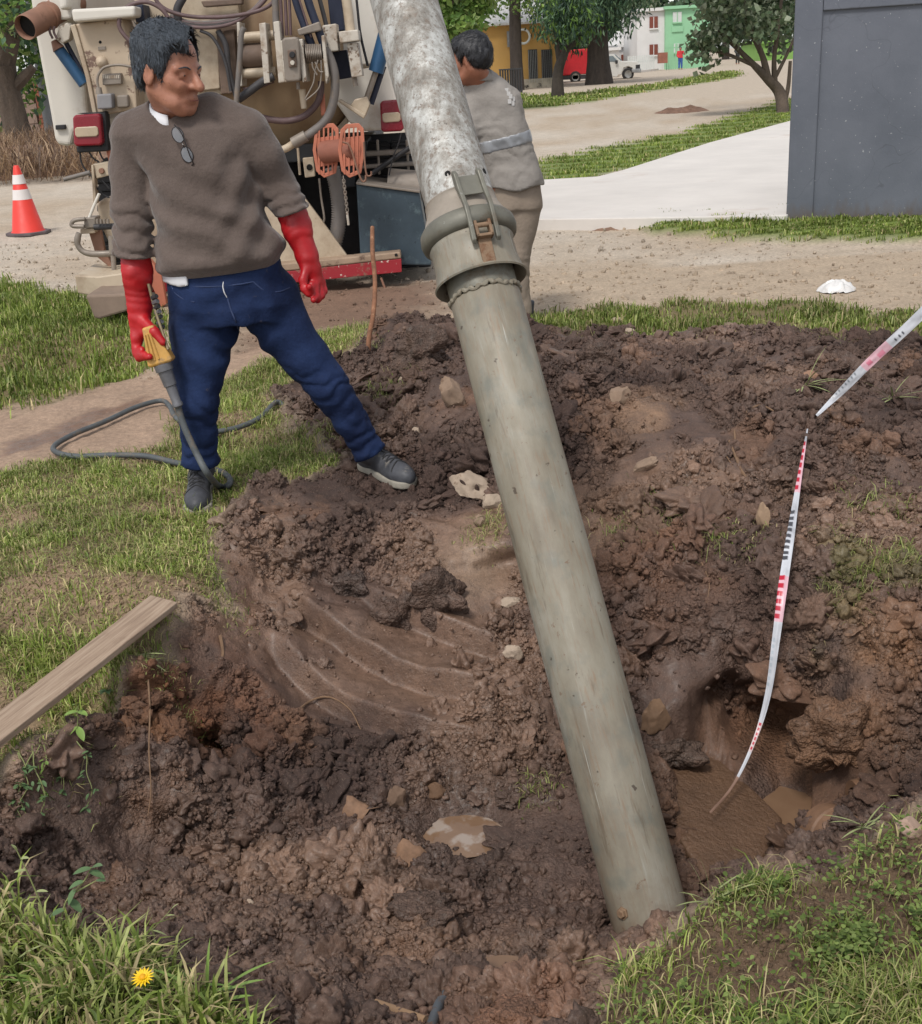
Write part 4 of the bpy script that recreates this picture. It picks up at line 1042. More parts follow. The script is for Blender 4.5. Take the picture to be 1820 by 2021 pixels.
# ================================================================== LEFT BACKGROUND
# brick and block wall behind the far left tree
lw = empty('block_wall', G(70, 300) * (1, 1, 0), 'weathered wall of brick and grey blocks at the far left', 'wall')
Yw = 37.
M_BR1 = pm('red_brick', srgb(150, 92, 72), .9, var=.25, vs=3, bump=.3, bs=25)
M_BLK = pm('grey_block', srgb(150, 128, 116), .9, var=.15, vs=3, bump=.3, bs=25)
x0, x1 = at(-120, 200, Yw)[0], at(135, 200, Yw)[0]; xs_ = at(72, 200, Yw)[0]
zt = at(70, 152, Yw)[2]
b = MB(); b.box(((x0 + x1) / 2, Yw + .16, zt / 2 - .2), ((x1 - x0) / 2, .1, zt / 2 + .2)); b.build('mortar', pm('mortar', srgb(132, 112, 100), .95), lw)
def unit(name, w_, h_, m):
    mb = MB(); mb.box((0, 0, 0), (w_ / 2, .05, h_ / 2)); o = mb.build(name, m, None, bevel=.006, seg=1, origin=(0, 0, 0)); me = o.data; mods = o
    return o
def lay(proto, xa, xb, za, zb, w_, h_, gap, Y):
    n = 0; row = 0; z = za
    while z + h_ <= zb + 1e-6:
        x = xa + (w_ / 2 if row % 2 else 0) - (0 if row % 2 == 0 else w_)
        while x < xb - .02:
            cxa, cxb = max(x, xa), min(x + w_, xb)
            if cxb - cxa > .05:
                o = proto if n == 0 else proto.copy()
                if n: COL.objects.link(o)
                o.parent = lw
                o.location = ((cxa + cxb) / 2 - lw.location.x, Y + RNG.uniform(-.008, .008) - lw.location.y, z + h_ / 2)
                o.scale = ((cxb - cxa) / w_, 1, 1)
                n += 1
            x += w_ + gap
        z += h_ + gap; row += 1
lay(unit('block', .62, .27, M_BLK), at(-60, 200, Yw)[0], xs_ - .02, 0, zt, .62, .27, .02, Yw + .02)
lay(unit('brick', .31, .13, M_BR1), xs_, x1, 0, zt - .1, .31, .13, .015, Yw + .015)
# dry brush along the foot of that wall
def brush(n, seed, y0, y1, u0, u1, hmax):
    r = np.random.default_rng(seed)
    Y = r.uniform(y0, y1, n); U = r.uniform(u0, u1, n)
    base = np.array([at(u, 300, y) for u, y in zip(U, Y)]); base[:, 2] = r.random(n) * .25
    h = r.uniform(.3, hmax, n); wv = r.uniform(.008, .02, n)
    c = np.array([srgb(150, 122, 96), srgb(120, 96, 78), srgb(172, 146, 118), srgb(96, 78, 66)])[r.integers(0, 4, n)]
    return blades(base, h, wv, c, 1.9, r)
V, F, C = brush(6000, 9, 21, 33, -60, 180, .9)
link('dry_brush', np_mesh('dry_brush', V, F, M_LEAF, C, True), kind='stuff', label='tangled dry brown brush along the far left roadside')
def mound(name, cx, cy, rx, ry, h, m, label, cat=None, kind=None, seed=1, n=36, groupn=None):
    th = np.linspace(0, 2 * math.pi, n, endpoint=False); rr_ = np.linspace(0, 1, 12)
    V = [];
    for q in rr_:
        for a in th: V.append((cx + rx * q * math.cos(a), cy + ry * q * math.sin(a), 0))
    V = np.array(V); q = np.repeat(rr_, n)
    V[:, 2] = h * (1 - q ** 2) * (.8 + .6 * fbm(np.stack([V[:, 0] / rx * 2.5, V[:, 1] / ry * 2.5, V[:, 0] * 0], 1), 3, seed)) - .03
    V[:, 2] += gh(V[:, 0], V[:, 1])
    F = [(i * n + j, i * n + (j + 1) % n, (i + 1) * n + (j + 1) % n, (i + 1) * n + j) for i in range(11) for j in range(n)]
    b = MB(); b.add(V, F); return b.build(name, m, smooth=True, label=label, cat=cat, kind=kind, group=groupn, sharp=180)
M_HEAP = pm('dry_soil', srgb(132, 104, 86), .95, var=.3, vs=4, bump=.8, bs=14, bd=.03)
c0 = G(75, 330); mound('dry_soil_bank', c0[0], c0[1], 3.6, 3.5, .5, M_HEAP, 'low bank of dry soil under the brush', kind='structure', seed=4)
c0 = G(1345, 221); mound('rubble_heap', c0[0], c0[1], .8, .6, .2, pm('rubble', srgb(120, 92, 76), .95, var=.4, vs=9, bump=.9, bs=20, bd=.03), 'small brown heap of rubble on the far side of the street', 'heap', seed=8)
c0 = G(1232, 449); mound('soil_ramp', c0[0] - .1, c0[1] + .1, .35, .3, .1, M_HEAP, 'little ramp of dry soil at the corner of the paving', 'soil', seed=12)
# leaning grey post
b = MB(); p0 = G(104, 285); p1 = at(58, -20, p0[1]); d_ = (p1 - p0); b.tube([p0 - d_ * .05, p0, p1, p1 + d_ * .6], .17, 14); b.build('utility_post', pm('galvanised_post', srgb(128, 130, 134), .6, .3, var=.1), smooth=True, label='smooth grey metal post rising left of the tanker truck', cat='post')
# traffic cone
cp_ = G(57, 462); cz = cp_.copy()
tc_ = empty('traffic_cone', cz, 'orange-red traffic cone with two white bands on the road', 'cone')
M_CONE = pm('cone_orange', srgb(222, 62, 52), .5, var=.08, vs=3, spots=[(srgb(190, 70, 60), .66, 6, .1)])
M_CWHITE = pm('cone_white', srgb(220, 214, 212), .5, var=.06)
hC = .76; R0, R1 = .175, .035
def cr_(z): return R0 + (R1 - R0) * z / hC
b = MB(); b.lathe(cz, (0, 0, 1), [(.03, R0 + .02), (.05, R0), (hC - .02, R1), (hC, R1 * .7), (hC, .004)], 32); b.build('cone_body', M_CONE, tc_, smooth=True)
for z0, z1 in ((.39, .50), (.56, .66)):
    b = MB(); b.lathe(cz, (0, 0, 1), [(z0, cr_(z0) + .001), (z0, cr_(z0) + .004), (z1, cr_(z1) + .004), (z1, cr_(z1) + .001)], 32); b.build('reflective_band', M_CWHITE, tc_, smooth=True)
b = MB(); an = np.arange(8) * math.pi / 4 + math.pi / 8; b.prism([cz + (.25 * math.cos(a), .25 * math.sin(a), 0.0) for a in an], (0, 0, .035)); b.build('base', pm('cone_base', srgb(96, 86, 88), .8), tc_, bevel=.008)

# ================================================================== SUCTION PIPE
def zd(u, v, d): return CAMP + ray(u, v) * d
t = NT('galvanised_mottled')
na = t.noise(16, 7, .75, stretch=(1, 1, .55)); nb_ = t.noise(55, 6, .7); nc_ = t.noise(4, 4, .6, stretch=(2, 2, .4))
c = t.ramp(na, [(.3, srgb(100, 94, 86)), (.46, srgb(146, 142, 135)), (.62, srgb(192, 192, 188))])
c = t.mix(t.ramp(nb_, [(.52, 0.), (.62, .75)]), c, srgb(118, 104, 92))
c = t.mix(t.ramp(nc_, [(.58, 0.), (.7, .5)]), c, srgb(128, 114, 100))
c = t.mix(t.ramp(t.noise(140, 4, .6), [(.62, 0.), (.68, .8)]), c, srgb(76, 68, 62))
M_GALV = t.out(c, t.ramp(na, [(.3, .7), (.7, .45)]), t.bump(nb_, .3, .003), .15)
t = NT('worn_zinc')
_pa, _pb = zd(958, 588, 3.17), zd(1296, 1862, 2.86)
_mp = t.n('ShaderNodeMapping'); _mp.inputs['Rotation'].default_value = Vector(_pa - _pb).rotation_difference(Vector((0, 0, 1))).to_euler(); t.L(t.co, _mp.inputs[0]); t_obj = t.co; t.co = _mp.outputs[0]
na = t.noise(5, 6, .65, stretch=(1.5, 1.5, .5)); nb_ = t.noise(40, 6, .7, stretch=(3, 3, .35)); nc_ = t.noise(11, 5, .6)
c = t.ramp(na, [(.3, srgb(112, 102, 88)), (.5, srgb(134, 127, 112)), (.7, srgb(152, 148, 137))])
c = t.mix(t.ramp(nc_, [(.52, 0.), (.68, .6)]), c, srgb(104, 107, 100))
c = t.mix(t.ramp(nb_, [(.54, 0.), (.68, .6)]), c, srgb(128, 104, 82))
c = t.mix(t.ramp(t.noise(24, 5, .7, stretch=(3, 3, .12)), [(.62, 0.), (.74, .45)]), c, srgb(172, 174, 168))
c = t.mix(t.ramp(t.noise(30, 3, .5), [(.70, 0.), (.73, .85)]), c, srgb(70, 58, 48))
sx = t.n('ShaderNodeSeparateXYZ'); t.L(t_obj, sx.inputs[0])
mz = t.math('ADD', t.math('MULTIPLY', sx.outputs[2], -2.6), t.math('MULTIPLY', t.noise(7, 5, .7), 1.5))
c = t.mix(t.ramp(mz, [(.22, 0.), (.8, .75)]), c, srgb(116, 94, 76))
c = t.mix(t.ramp(t.noise(26, 5, .7), [(.64, 0.), (.68, .8)]), c, srgb(112, 90, 72))
c = t.mix(t.ramp(t.noise(70, 2, .5, stretch=(2, 2, .05)), [(.72, 0.), (.76, .45)]), c, srgb(196, 198, 192))
c = t.mix(t.ramp(t.noise(9, 6, .75, stretch=(2.5, 2.5, .3)), [(.58, 0.), (.66, .55)]), c, srgb(92, 78, 62))
M_ZINC = t.out(c, t.ramp(nc_, [(.3, .62), (.7, .42)]), t.bump(t.noise(6, 2, .4), .5, .012, t.bump(nc_, .3, .006, t.bump(nb_, .15, .003))), .05)
M_RING = pm('dirty_ring', srgb(112, 110, 100), .55, .2, var=.2, vs=12, spots=[(srgb(96, 84, 68), .55, 9, .12), (srgb(150, 150, 144), .66, 30, .04)])
M_RUSTY = pm('rusty_bracket', srgb(128, 104, 82), .75, .1, var=.3, vs=25, spots=[(srgb(104, 70, 46), .55, 18, .1)])
M_BLACK = pm('hole_shade_black', srgb(14, 13, 12), .9, var=.1, bump=0)  # flat black that stands in for the shade inside holes
pa, pb = zd(958, 588, 3.17), zd(1296, 1862, 2.86)
ax = (pa - pb) / np.linalg.norm(pa - pb)
px_ = pxs(pa); RP = 70 * px_
sp = empty('suction_pipe', pb, 'thick grey galvanised suction pipe leaning into the muddy pit', 'pipe')
t0 = -np.linalg.norm(pa - pb)
b = MB(); b.lathe(pa, ax, [(t0, RP - .006), (t0, RP), (t0 * .75, RP * 1.0), (t0 * .5, RP), (t0 * .25, RP), (-.004, RP), (0, RP * .97)], 64); b.build('lower_pipe', M_ZINC, sp, smooth=True)
# weld bead
an = np.linspace(0, 2 * math.pi, 120, endpoint=False)
xx = np.cross(ax, (0.1, .95, .2)); xx /= np.linalg.norm(xx); yy = np.cross(ax, xx)
def onpipe(a, tt, rr): return pa + ax * tt + rr * (math.cos(a) * xx + math.sin(a) * yy)
bd = [onpipe(a, .004 + .004 * math.sin(7 * a) + .003 * math.sin(23 * a), RP * 1.0) for a in np.append(an, an[0])]
b = MB(); b.tube(bd, [.006 + .002 * math.sin(31 * a) for a in np.append(an, an[0])], 8); b.build('weld_bead', M_ZINC, sp, smooth=True)
s_ = px_
b = MB(); b.lathe(pa, ax, [(.006, RP * .985), (40 * s_, RP * .985), (60 * s_, RP * .98)], 64); b.build('collar', M_RING, sp, smooth=True)
b = MB(); b.lathe(pa, ax, [(58 * s_, 76 * s_), (36 * s_, 86 * s_), (30 * s_, 92 * s_), (33 * s_, 94 * s_), (44 * s_, 88 * s_), (70 * s_, 84 * s_), (104 * s_, 83 * s_), (112 * s_, 86 * s_), (116 * s_, 84 * s_), (116 * s_, 70 * s_)], 64); b.build('coupling_cup', M_ZINC, sp, smooth=True, sharp=50)
b = MB(); b.lathe(pa, ax, [(116 * s_, 74 * s_), (117 * s_, 88 * s_), (122 * s_, 95 * s_), (134 * s_, 98 * s_), (148 * s_, 96 * s_), (156 * s_, 90 * s_), (158 * s_, 80 * s_)], 64); b.build('coupling_ring', M_RING, sp, smooth=True, sharp=50)
b = MB(); b.lathe(pa, ax, [(150 * s_, 88 * s_), (166 * s_, 83 * s_), (186 * s_, 74 * s_), (205 * s_, 71.5 * s_), (207 * s_, 72.5 * s_), (210 * s_, 71 * s_)], 64); b.build('reducing_cone', pm('scuffed_cone', srgb(150, 140, 128), .6, .15, var=.2, vs=9, spots=[(srgb(186, 184, 178), .6, 14, .1)]), sp, smooth=True)
# upper pipe bends slightly at the joint
ub = pa + ax * (208 * s_); ut = zd(797, 0, 3.42); uax = (ut - ub) / np.linalg.norm(ut - ub)
b = MB(); b.lathe(ub - uax * .01, uax, [(0, RP), (.3, RP), (.6, RP), (.9, RP), (1.2, RP), (1.9, RP)], 64); b.build('upper_pipe', M_GALV, sp, smooth=True)
# bolt holes, drawn as black discs, and a bolt at the mouth
def front_angle(du):           # angle on the pipe for a sideways offset of du radii seen from the camera
    toc = CAMP - pa; toc -= ax * (toc @ ax); toc /= np.linalg.norm(toc)
    side = np.cross(toc, ax); side /= np.linalg.norm(side)
    if side[0] < 0: side = -side
    return toc * math.sqrt(max(0, 1 - du * du)) + side * du
for du, tt in ((-.12, .048), (.90, .052)):
    n_ = front_angle(du); c0 = ub + uax * tt + n_ * (RP - .004)
    b = MB(); b.lathe(c0, n_, [(0, .0085), (.0048, .0085), (.0052, .0078), (.0045, .001)], 20); b.build('bolt_hole_shade_disc', M_BLACK, sp, smooth=True)
n_ = front_angle(-.62); c0 = pa + ax * (t0 + .1) + n_ * RP
b = MB(); b.lathe(c0 - n_ * .005, n_, [(0, .016), (.008, .016), (.009, .012), (.016, .0115), (.018, .009), (.018, .001)], 6); b.build('bolt', M_RUSTY, sp)
# over-centre lever clamp
n_ = front_angle(.30); side = np.cross(ax, n_)
if side[0] < 0: side = -side
def cl_(tt, rr, ss): return pa + ax * (tt * s_) + n_ * (rr * s_) + side * (ss * s_)
for ss in (-27, 22):
    prof = [(232, 74), (236, 82), (225, 92), (190, 96), (150, 108), (112, 106), (80, 102), (74, 94), (84, 90), (112, 97), (150, 99), (185, 86), (210, 74)]
    b = MB(); b.prism([cl_(tt, rr, ss) for tt, rr in prof], side * (9 * s_)); b.build('clamp_lever', M_RING, sp, bevel=.003)
b = MB(); b.prism([cl_(222, 78, -22), cl_(222, 78, 26), cl_(178, 86, 26), cl_(178, 86, -22)], n_ * (5 * s_)); b.build('lever_bridge', M_RING, sp, bevel=.002)
b = MB()
for ss in (-16, 12): b.prism([cl_(118, 88, ss), cl_(118, 104, ss), cl_(84, 104, ss), cl_(84, 84, ss)], side * (6 * s_))
b.prism([cl_(90, 84, -16), cl_(90, 104, -16), cl_(84, 104, -16), cl_(84, 84, -16)], side * (34 * s_))
b.build('clamp_bracket', M_RUSTY, sp, bevel=.002)
b = MB(); b.tube([cl_(108, 100, -14), cl_(108, 100, 16)], 5 * s_, 10); b.build('clamp_pin', M_RUSTY, sp, smooth=True)
b = MB(); b.prism([cl_(86, 83, -12), cl_(86, 90, -12), cl_(34, 92, -14), cl_(34, 86, -14)], side * (26 * s_)); b.build('clamp_foot', M_RUSTY, sp, bevel=.002)

# ================================================================== WATER
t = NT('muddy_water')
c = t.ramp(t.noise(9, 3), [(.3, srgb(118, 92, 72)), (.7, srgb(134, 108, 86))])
c = t.mix(t.ramp(t.noise(13, 4, .5), [(.52, 0.), (.6, .75)]), c, srgb(164, 152, 142))  # pale patches: sky reflection painted into the water colour
t.out(c, .05, t.bump(t.noise(14, 3), .06, .004))
t.b.inputs['Specular IOR Level'].default_value = .6
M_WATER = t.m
t = NT('murky_water'); t.out(t.ramp(t.noise(9, 3), [(.3, srgb(116, 90, 70)), (.7, srgb(128, 102, 80))]), .05, t.bump(t.noise(14, 3), .06, .004)); t.b.inputs['Specular IOR Level'].default_value = .6; M_WATER2 = t.m
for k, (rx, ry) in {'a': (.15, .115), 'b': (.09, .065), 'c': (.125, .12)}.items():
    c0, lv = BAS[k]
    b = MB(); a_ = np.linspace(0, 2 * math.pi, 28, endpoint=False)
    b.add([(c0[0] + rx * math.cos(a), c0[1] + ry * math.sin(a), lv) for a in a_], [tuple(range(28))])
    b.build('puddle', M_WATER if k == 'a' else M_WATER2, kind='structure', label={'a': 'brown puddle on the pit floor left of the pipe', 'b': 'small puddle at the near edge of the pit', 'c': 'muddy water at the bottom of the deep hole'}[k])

# ================================================================== BURIED THINGS IN THE HOLE
M_MUDDY = pm('mud_coated', srgb(104, 79, 60), .4, var=.2, vs=9, bump=.9, bs=60, bd=.012, spots=[(srgb(78, 56, 44), .6, 16, .1)])
def poly_slab(name, px, thick, m, label, cat, zf, noise=.004, lift=0.):
    c2 = np.array([hit(u, v) for u, v in px]); cen = c2.mean(0)
    A_ = np.c_[c2[:, :2], np.ones(len(c2))]; co, *_ = np.linalg.lstsq(A_, c2[:, 2], rcond=None)
    top = c2.copy(); top[:, 2] = A_ @ co + lift
    b = MB(); b.prism(top, (0, 0, -thick)); return b.build(name, m, label=label, cat=cat, bevel=.03, seg=4)
b = MB(); b.prism(CVP, (0, 0, -.05)); b.build('buried_cover', M_MUDDY, label='flat mud coated slab lying at the bottom of the hole', cat='slab', bevel=.012, seg=3)
M_CLAY = pm('muddy_clay_pipe', srgb(122, 92, 70), .6, var=.25, vs=14, bump=.4, bs=50, spots=[(srgb(92, 68, 54), .55, 10, .1)])
c0 = G(1622, 1640, -.475); d0 = G(1740, 1700, -.42) - c0; d0 /= np.linalg.norm(d0)
b = MB(); b.lathe(c0, d0, [(.001, .062), (0, .078), (.012, .083), (.05, .083), (.055, .078), (.3, .078)], 36)
b.build('broken_drain_pipe', M_CLAY, smooth=True, label='broken clay drain pipe stub jutting from the near bank of the hole', cat='pipe')
b_ = bpy.data.objects['broken_drain_pipe']; sm = b_.modifiers.new('wall', 'SOLIDIFY'); sm.thickness = .012
c0 = G(1690, 1590, -.43); d0 = np.array([.92, .1, .08]); d0 /= np.linalg.norm(d0)
b = MB(); b.lathe(c0, d0, [(.001, .05), (0, .07), (.1, .075), (.4, .075)], 30); b.build('sunken_drain_pipe', M_CLAY, smooth=True, label='clay drain pipe half sunk in the right wall of the hole', cat='pipe')

# ================================================================== PLANK, STAKE, BAG
M_WOOD = None
t = NT('weathered_board')
mp = t.n('ShaderNodeMapping'); mp.inputs['Rotation'].default_value = (0, 0, -math.atan2(G(297, 1174)[1] - G(-80, 1462)[1], G(297, 1174)[0] - G(-80, 1462)[0])); t.L(t.co, mp.inputs[0])
mp2 = t.n('ShaderNodeMapping'); mp2.inputs['Scale'].default_value = (1.2, 26, 26); t.L(mp.outputs[0], mp2.inputs[0])
gr_ = t.noise(3.5, 8, .7, co=mp2.outputs[0])
c = t.ramp(gr_, [(.3, srgb(118, 98, 82)), (.5, srgb(156, 134, 114)), (.7, srgb(178, 158, 138))])
c = t.mix(t.ramp(t.noise(6, 5, .6), [(.58, 0.), (.72, .6)]), c, srgb(116, 92, 76))
M_WOOD = t.out(c, .8, t.bump(gr_, .35, .003))
zz = .05
tp = [G(-90, 1470, zz), G(297, 1174, zz), G(322, 1180, zz), G(350, 1188, zz), G(-90, 1532, zz)]
b = MB(); b.prism(tp, (0, 0, -.02)); b.build('plank', M_WOOD, label='long weathered wooden plank lying on the grass at the pit edge', cat='plank', bevel=.003)
p0, p1 = hit(722, 702), at(735, 448, 6.55)
b = MB(); b.tube([p0 - (0, 0, .12), p0 + (p1 - p0) * .12 + (.012, 0, 0), p0 + (p1 - p0) * .3 + (.028, 0, 0), p0 + (p1 - p0) * .55 + (.03, 0, 0), p0 + (p1 - p0) * .8 + (.008, 0, 0), p1], [.014, .013, .0135, .0125, .013, .0115], 10, 5)
b.build('wooden_stake', pm('stake_wood', srgb(128, 88, 64), .85, var=.35, vs=20, bump=.5, bs=90, spots=[(srgb(168, 136, 108), .6, 40, .1)]), smooth=True, label='thin crooked wooden stake driven into the soil before the truck', cat='stake')
M_BAG = pm('white_plastic', srgb(216, 214, 212), .35, var=.06, bump=.3, bs=30, spots=[(srgb(190, 172, 152), .6, 12, .1)])
c0 = G(1650, 574)
n = 48; th = np.linspace(0, 2 * math.pi, n, endpoint=False); V = []
for q in np.linspace(0, 1, 16):
    for a in th:
        V.append((c0[0] + .125 * q * math.cos(a) * (1 + .14 * math.sin(3 * a + 1)), c0[1] + .09 * q * math.sin(a), c0[2] + .003 + .068 * (1 - q ** 2.2) ** .8 * (1 + .16 * math.sin(5 * a + 3 * q) * q * (1 - q) * 3) + .004 * math.sin(9 * a + 2) * q))
V = np.array(V); V += fbm(V * 34, 4, 9)[:, None] * .016 * np.array([1, 1, 1]); V[:, 2] = np.maximum(V[:, 2], c0[2] + .004) + gh(*c0[:2])
b = MB(); b.add(V, [(i * n + j, i * n + (j + 1) % n, (i + 1) * n + (j + 1) % n, (i + 1) * n + j) for i in range(15) for j in range(n)])
b.build('plastic_bag', M_BAG, smooth=True, label='crumpled white plastic bag on the dirt driveway', cat='bag', sharp=180)

# ================================================================== BARRIER TAPE
t = NT('barrier_tape')
va = t.n('ShaderNodeVertexColor'); va.layer_name = 'Col'
t.out(va.outputs[0], .35)
M_TAPE = t.m
def ribbon(pts, wid, fold, cols):
    """pts world path, wid widths, cols list of (s0, s1, side, colour) bars printed on the tape"""
    P = np.asarray(pts); P, Wd = catmull(P, 8, np.asarray(wid)); n = len(P)
    Tn = np.gradient(P, axis=0); Tn /= np.linalg.norm(Tn, axis=1)[:, None]
    toc = CAMP - P; sd = np.cross(Tn, toc); sd /= np.linalg.norm(sd, axis=1)[:, None]
    if sd[n // 2, 0] < 0: sd = -sd
    nn = np.cross(sd, Tn)
    s = np.linspace(0, 1, n); k = 7
    V = np.zeros((n, k, 3)); C = np.zeros((n, k, 3)); C[:] = srgb(196, 198, 204)
    for j in range(k):
        x = j / (k - 1) - .5
        z = fold * (np.abs(x) * 2 - .5) + fold * .6 * np.sin(s * 40 + j * 1.3) * (j % 2)
        V[:, j] = P + sd * (x * Wd)[:, None] + nn * (z * Wd)[:, None]
    for s0, s1, sides, col in cols:
        m = (s >= s0) & (s < s1)
        for j in sides: C[m, j] = col
    C *= (1 - .22 * sstep(-.1, .4, fbm(V.reshape(-1, 3) * 14, 3, 3))).reshape(n, k, 1)
    ii = np.arange(n * k).reshape(n, k)
    F = np.stack([ii[:-1, :-1], ii[:-1, 1:], ii[1:, 1:], ii[1:, :-1]], -1).reshape(-1, 4)
    return V.reshape(-1, 3), F, C.reshape(-1, 3)
RED, PINK, BLK = srgb(180, 28, 52), srgb(214, 172, 182), srgb(64, 64, 70)
bars = []
for s0, s1, col, nb in ((.03, .15, RED, 7), (.19, .31, BLK, 9), (.345, .46, RED, 6), (.70, .78, RED, 6)):
    if col is not BLK: bars.append((s0, s1, range(0, 7), PINK if s0 != .70 else srgb(204, 186, 186)))
    for k in range(nb):
        a0 = s0 + (s1 - s0) * k / nb; bars.append((a0, a0 + (s1 - s0) / nb * .62, range(0, 4) if s0 != .70 else range(2, 5), col))
for k in range(8): bars.append((.50 + k * .014, .508 + k * .014, range(1, 3), srgb(176, 184, 192)))
bars.append((.85, 1.01, range(0, 7), srgb(150, 120, 104)))
hA, hB = hit(1594, 846), hit(1402, 1604)
def strand(px, ya, yb, w0):            # taut path kept clear of the soil
    Q = catmull(np.array([(u, v, 0.) for u, v in px]), 8)[:, :2]
    y = np.linspace(ya, yb, len(Q)); hy = np.array([hit(u, v)[1] for u, v in Q])
    y = np.minimum(y, hy - .1)
    for _ in range(12): y[1:-1] = np.minimum(y[1:-1], (y[:-2] + y[2:]) / 2 * .5 + y[1:-1] * .5)
    return [at(u, v, yy) for (u, v), yy in zip(Q, y)], np.interp(np.linspace(0, 1, len(Q)), np.linspace(0, 1, len(w0)), w0)
pth, wv_ = strand([(1594, 846), (1577, 950), (1560, 1060), (1545, 1160), (1532, 1260), (1516, 1370), (1489, 1462), (1448, 1548), (1402, 1604)], hA[1], hB[1], [.005, .016, .025, .027, .023, .018, .011, .007, .006])
V, F, C = ribbon(pth, wv_, .12, bars)
tape = empty('barrier_tape', hB, 'red and white barrier tape trailing from the heap into the hole', 'tape')
link('hanging_strand', np_mesh('hanging_strand', V - np.array(tape.location), F, M_TAPE, C, True), parent=tape)
bars2 = [(.38, .56, range(0, 7), PINK), (.0, .03, range(0, 7), RED), (.42, .46, range(3, 6), srgb(210, 130, 150)), (.5, .53, range(2, 5), srgb(206, 120, 140))]
bars2 += [(.30 + k * .02, .308 + k * .02, range(3, 5), srgb(70, 72, 80)) for k in range(3)] + [(.62 + k * .03, .632 + k * .03, range(1, 3), srgb(130, 136, 142)) for k in range(8)]
e1 = hit(1610, 822)
pth, wv_ = strand([(1900, 540), (1800, 638), (1720, 712), (1665, 768), (1612, 820)], 4.0, e1[1], [.04, .036, .034, .028, .01])
V, F, C = ribbon(pth, wv_, .1, bars2)
link('upper_strand', np_mesh('upper_strand', V - np.array(tape.location), F, M_TAPE, C, True), parent=tape)

# ================================================================== STONES AND DEBRIS
ICO3 = ico(4)
def stone(name, label, u, v, wpx, hpx, col, seed, flat=.75, cat='stone', group=None, rough=.85, sub=ICO3, dz=0.0):
    c0 = hit(u, v + hpx * .35); k = pxs(c0); r = np.random.default_rng(seed)
    V, F = sub; V = V.copy()
    f1, f2 = worley(V * 1.1 + seed * 3.3, seed)
    V = V * (0.72 + .45 * f1 + .12 * vnoise(V * 3 + seed, seed))[:, None]
    rough_ = .035 * vnoise(V * 9 + seed, seed + 2) + .02 * vnoise(V * 21 + seed, seed + 4)
    for _ in range(7):                              # broken faces
        d = r.normal(size=3); d /= np.linalg.norm(d); lim = r.uniform(.62, .85)
        q = V @ d; V = V - np.maximum(q - lim, 0)[:, None] * d
    V = V * (1 + rough_)[:, None]
    V /= np.abs(V[:, [0]]).max()
    V = V * np.array([wpx / 2 * k, wpx / 2 * k * .75, hpx / 2 * k * 1.15 * flat / .75])
    a = r.uniform(-.5, .5); ca, sa = math.cos(a), math.sin(a)
    V = V @ np.array([[ca, 0, sa], [0, 1, 0], [-sa, 0, ca]])
    b = MB(); b.add(V + c0 + (0, .01, hpx * k * .28 + dz), F)
    m = pm('stone_' + str(seed), col, rough, var=.18, vs=14, bump=.5, bs=70, bd=.004, spots=[(srgb(110, 86, 68), .58, 16, .1)])
    return b.build(name, m, smooth=True, label=label, cat=cat, group=group, sharp=35)
PALE, TAN, REDB = srgb(168, 150, 132), srgb(138, 116, 98), srgb(118, 84, 64)
stone('concrete_chunk', 'large pale chunk of concrete below the standing man\'s shoe', 930, 958, 92, 52, PALE, 1)
stone('stone', 'pale stone wedged right beside the pipe and concrete chunk', 974, 990, 44, 34, PALE, 2)
stone('stone', 'broken pale stone just below the concrete chunk', 950, 1028, 34, 30, TAN, 3)
stone('stone', 'squarish tan stone on the soil heap right of the pipe', 1222, 782, 58, 50, TAN, 4)
stone('stone', 'flat tan stone on the heap slope above the red fragment', 1276, 918, 56, 20, TAN, 5)
stone('brick_fragment', 'reddish broken brick on the slope of the heap', 1262, 972, 62, 26, REDB, 6, cat='brick')
stone('stone', 'flat pale stone in the mud close left of the pipe', 1006, 1190, 46, 20, PALE, 7)
stone('stone', 'rounded whitish stone lying in the mud left of the pipe', 1013, 1290, 42, 36, PALE, 8)
stone('brick_fragment', 'brown earthy fragment on the heap left of the pipe', 895, 775, 46, 76, TAN, 9, cat='brick')
stone('stone', 'pale pebble on the heap near the dry tuft', 801, 752, 34, 24, PALE, 10)
stone('stone', 'small white stone beside the man\'s bent knee', 822, 852, 18, 20, PALE, 11)
stone('stone', 'small pale stone at the grass behind the heap', 1242, 655, 26, 14, PALE, 12)
stone('clay_lump', 'tan clay lump right beside the pipe in the pit', 1298, 1410, 62, 84, srgb(120, 94, 72), 13, cat='clay')
stone('stone', 'pale stone among the grass at the right edge', 1800, 1636, 62, 42, srgb(164, 138, 122), 14)
stone('pebble', 'tiny whitish pebble on the pit floor', 494, 1786, 18, 14, PALE, 15)
stone('pebble', 'tiny grey pebble near the front of the pit', 484, 1866, 18, 18, srgb(136, 116, 108), 16)
stone('stone', 'tan stone half buried at the top of the heap', 1600, 742, 36, 20, srgb(150, 116, 94), 17)
stone('stone', 'small pale stone beside the buried tape end', 1560, 800, 20, 16, srgb(160, 136, 116), 18)
stone('stone', 'flat whitish stone on the grass behind the heap', 1225, 632, 42, 12, PALE, 19)
stone('clay_lump', 'tan earth crust standing in the mud left of the puddle', 786, 1576, 46, 62, srgb(112, 90, 74), 21, cat='clay')
stone('clay_lump', 'ochre earth crust just behind the puddle', 856, 1560, 50, 44, srgb(110, 84, 64), 22, cat='clay')
stone('bark_piece', 'pale splintered bark piece on the slope beside the tape', 1508, 1020, 30, 66, srgb(160, 134, 110), 23, cat='bark')
ICO5 = ico(5)
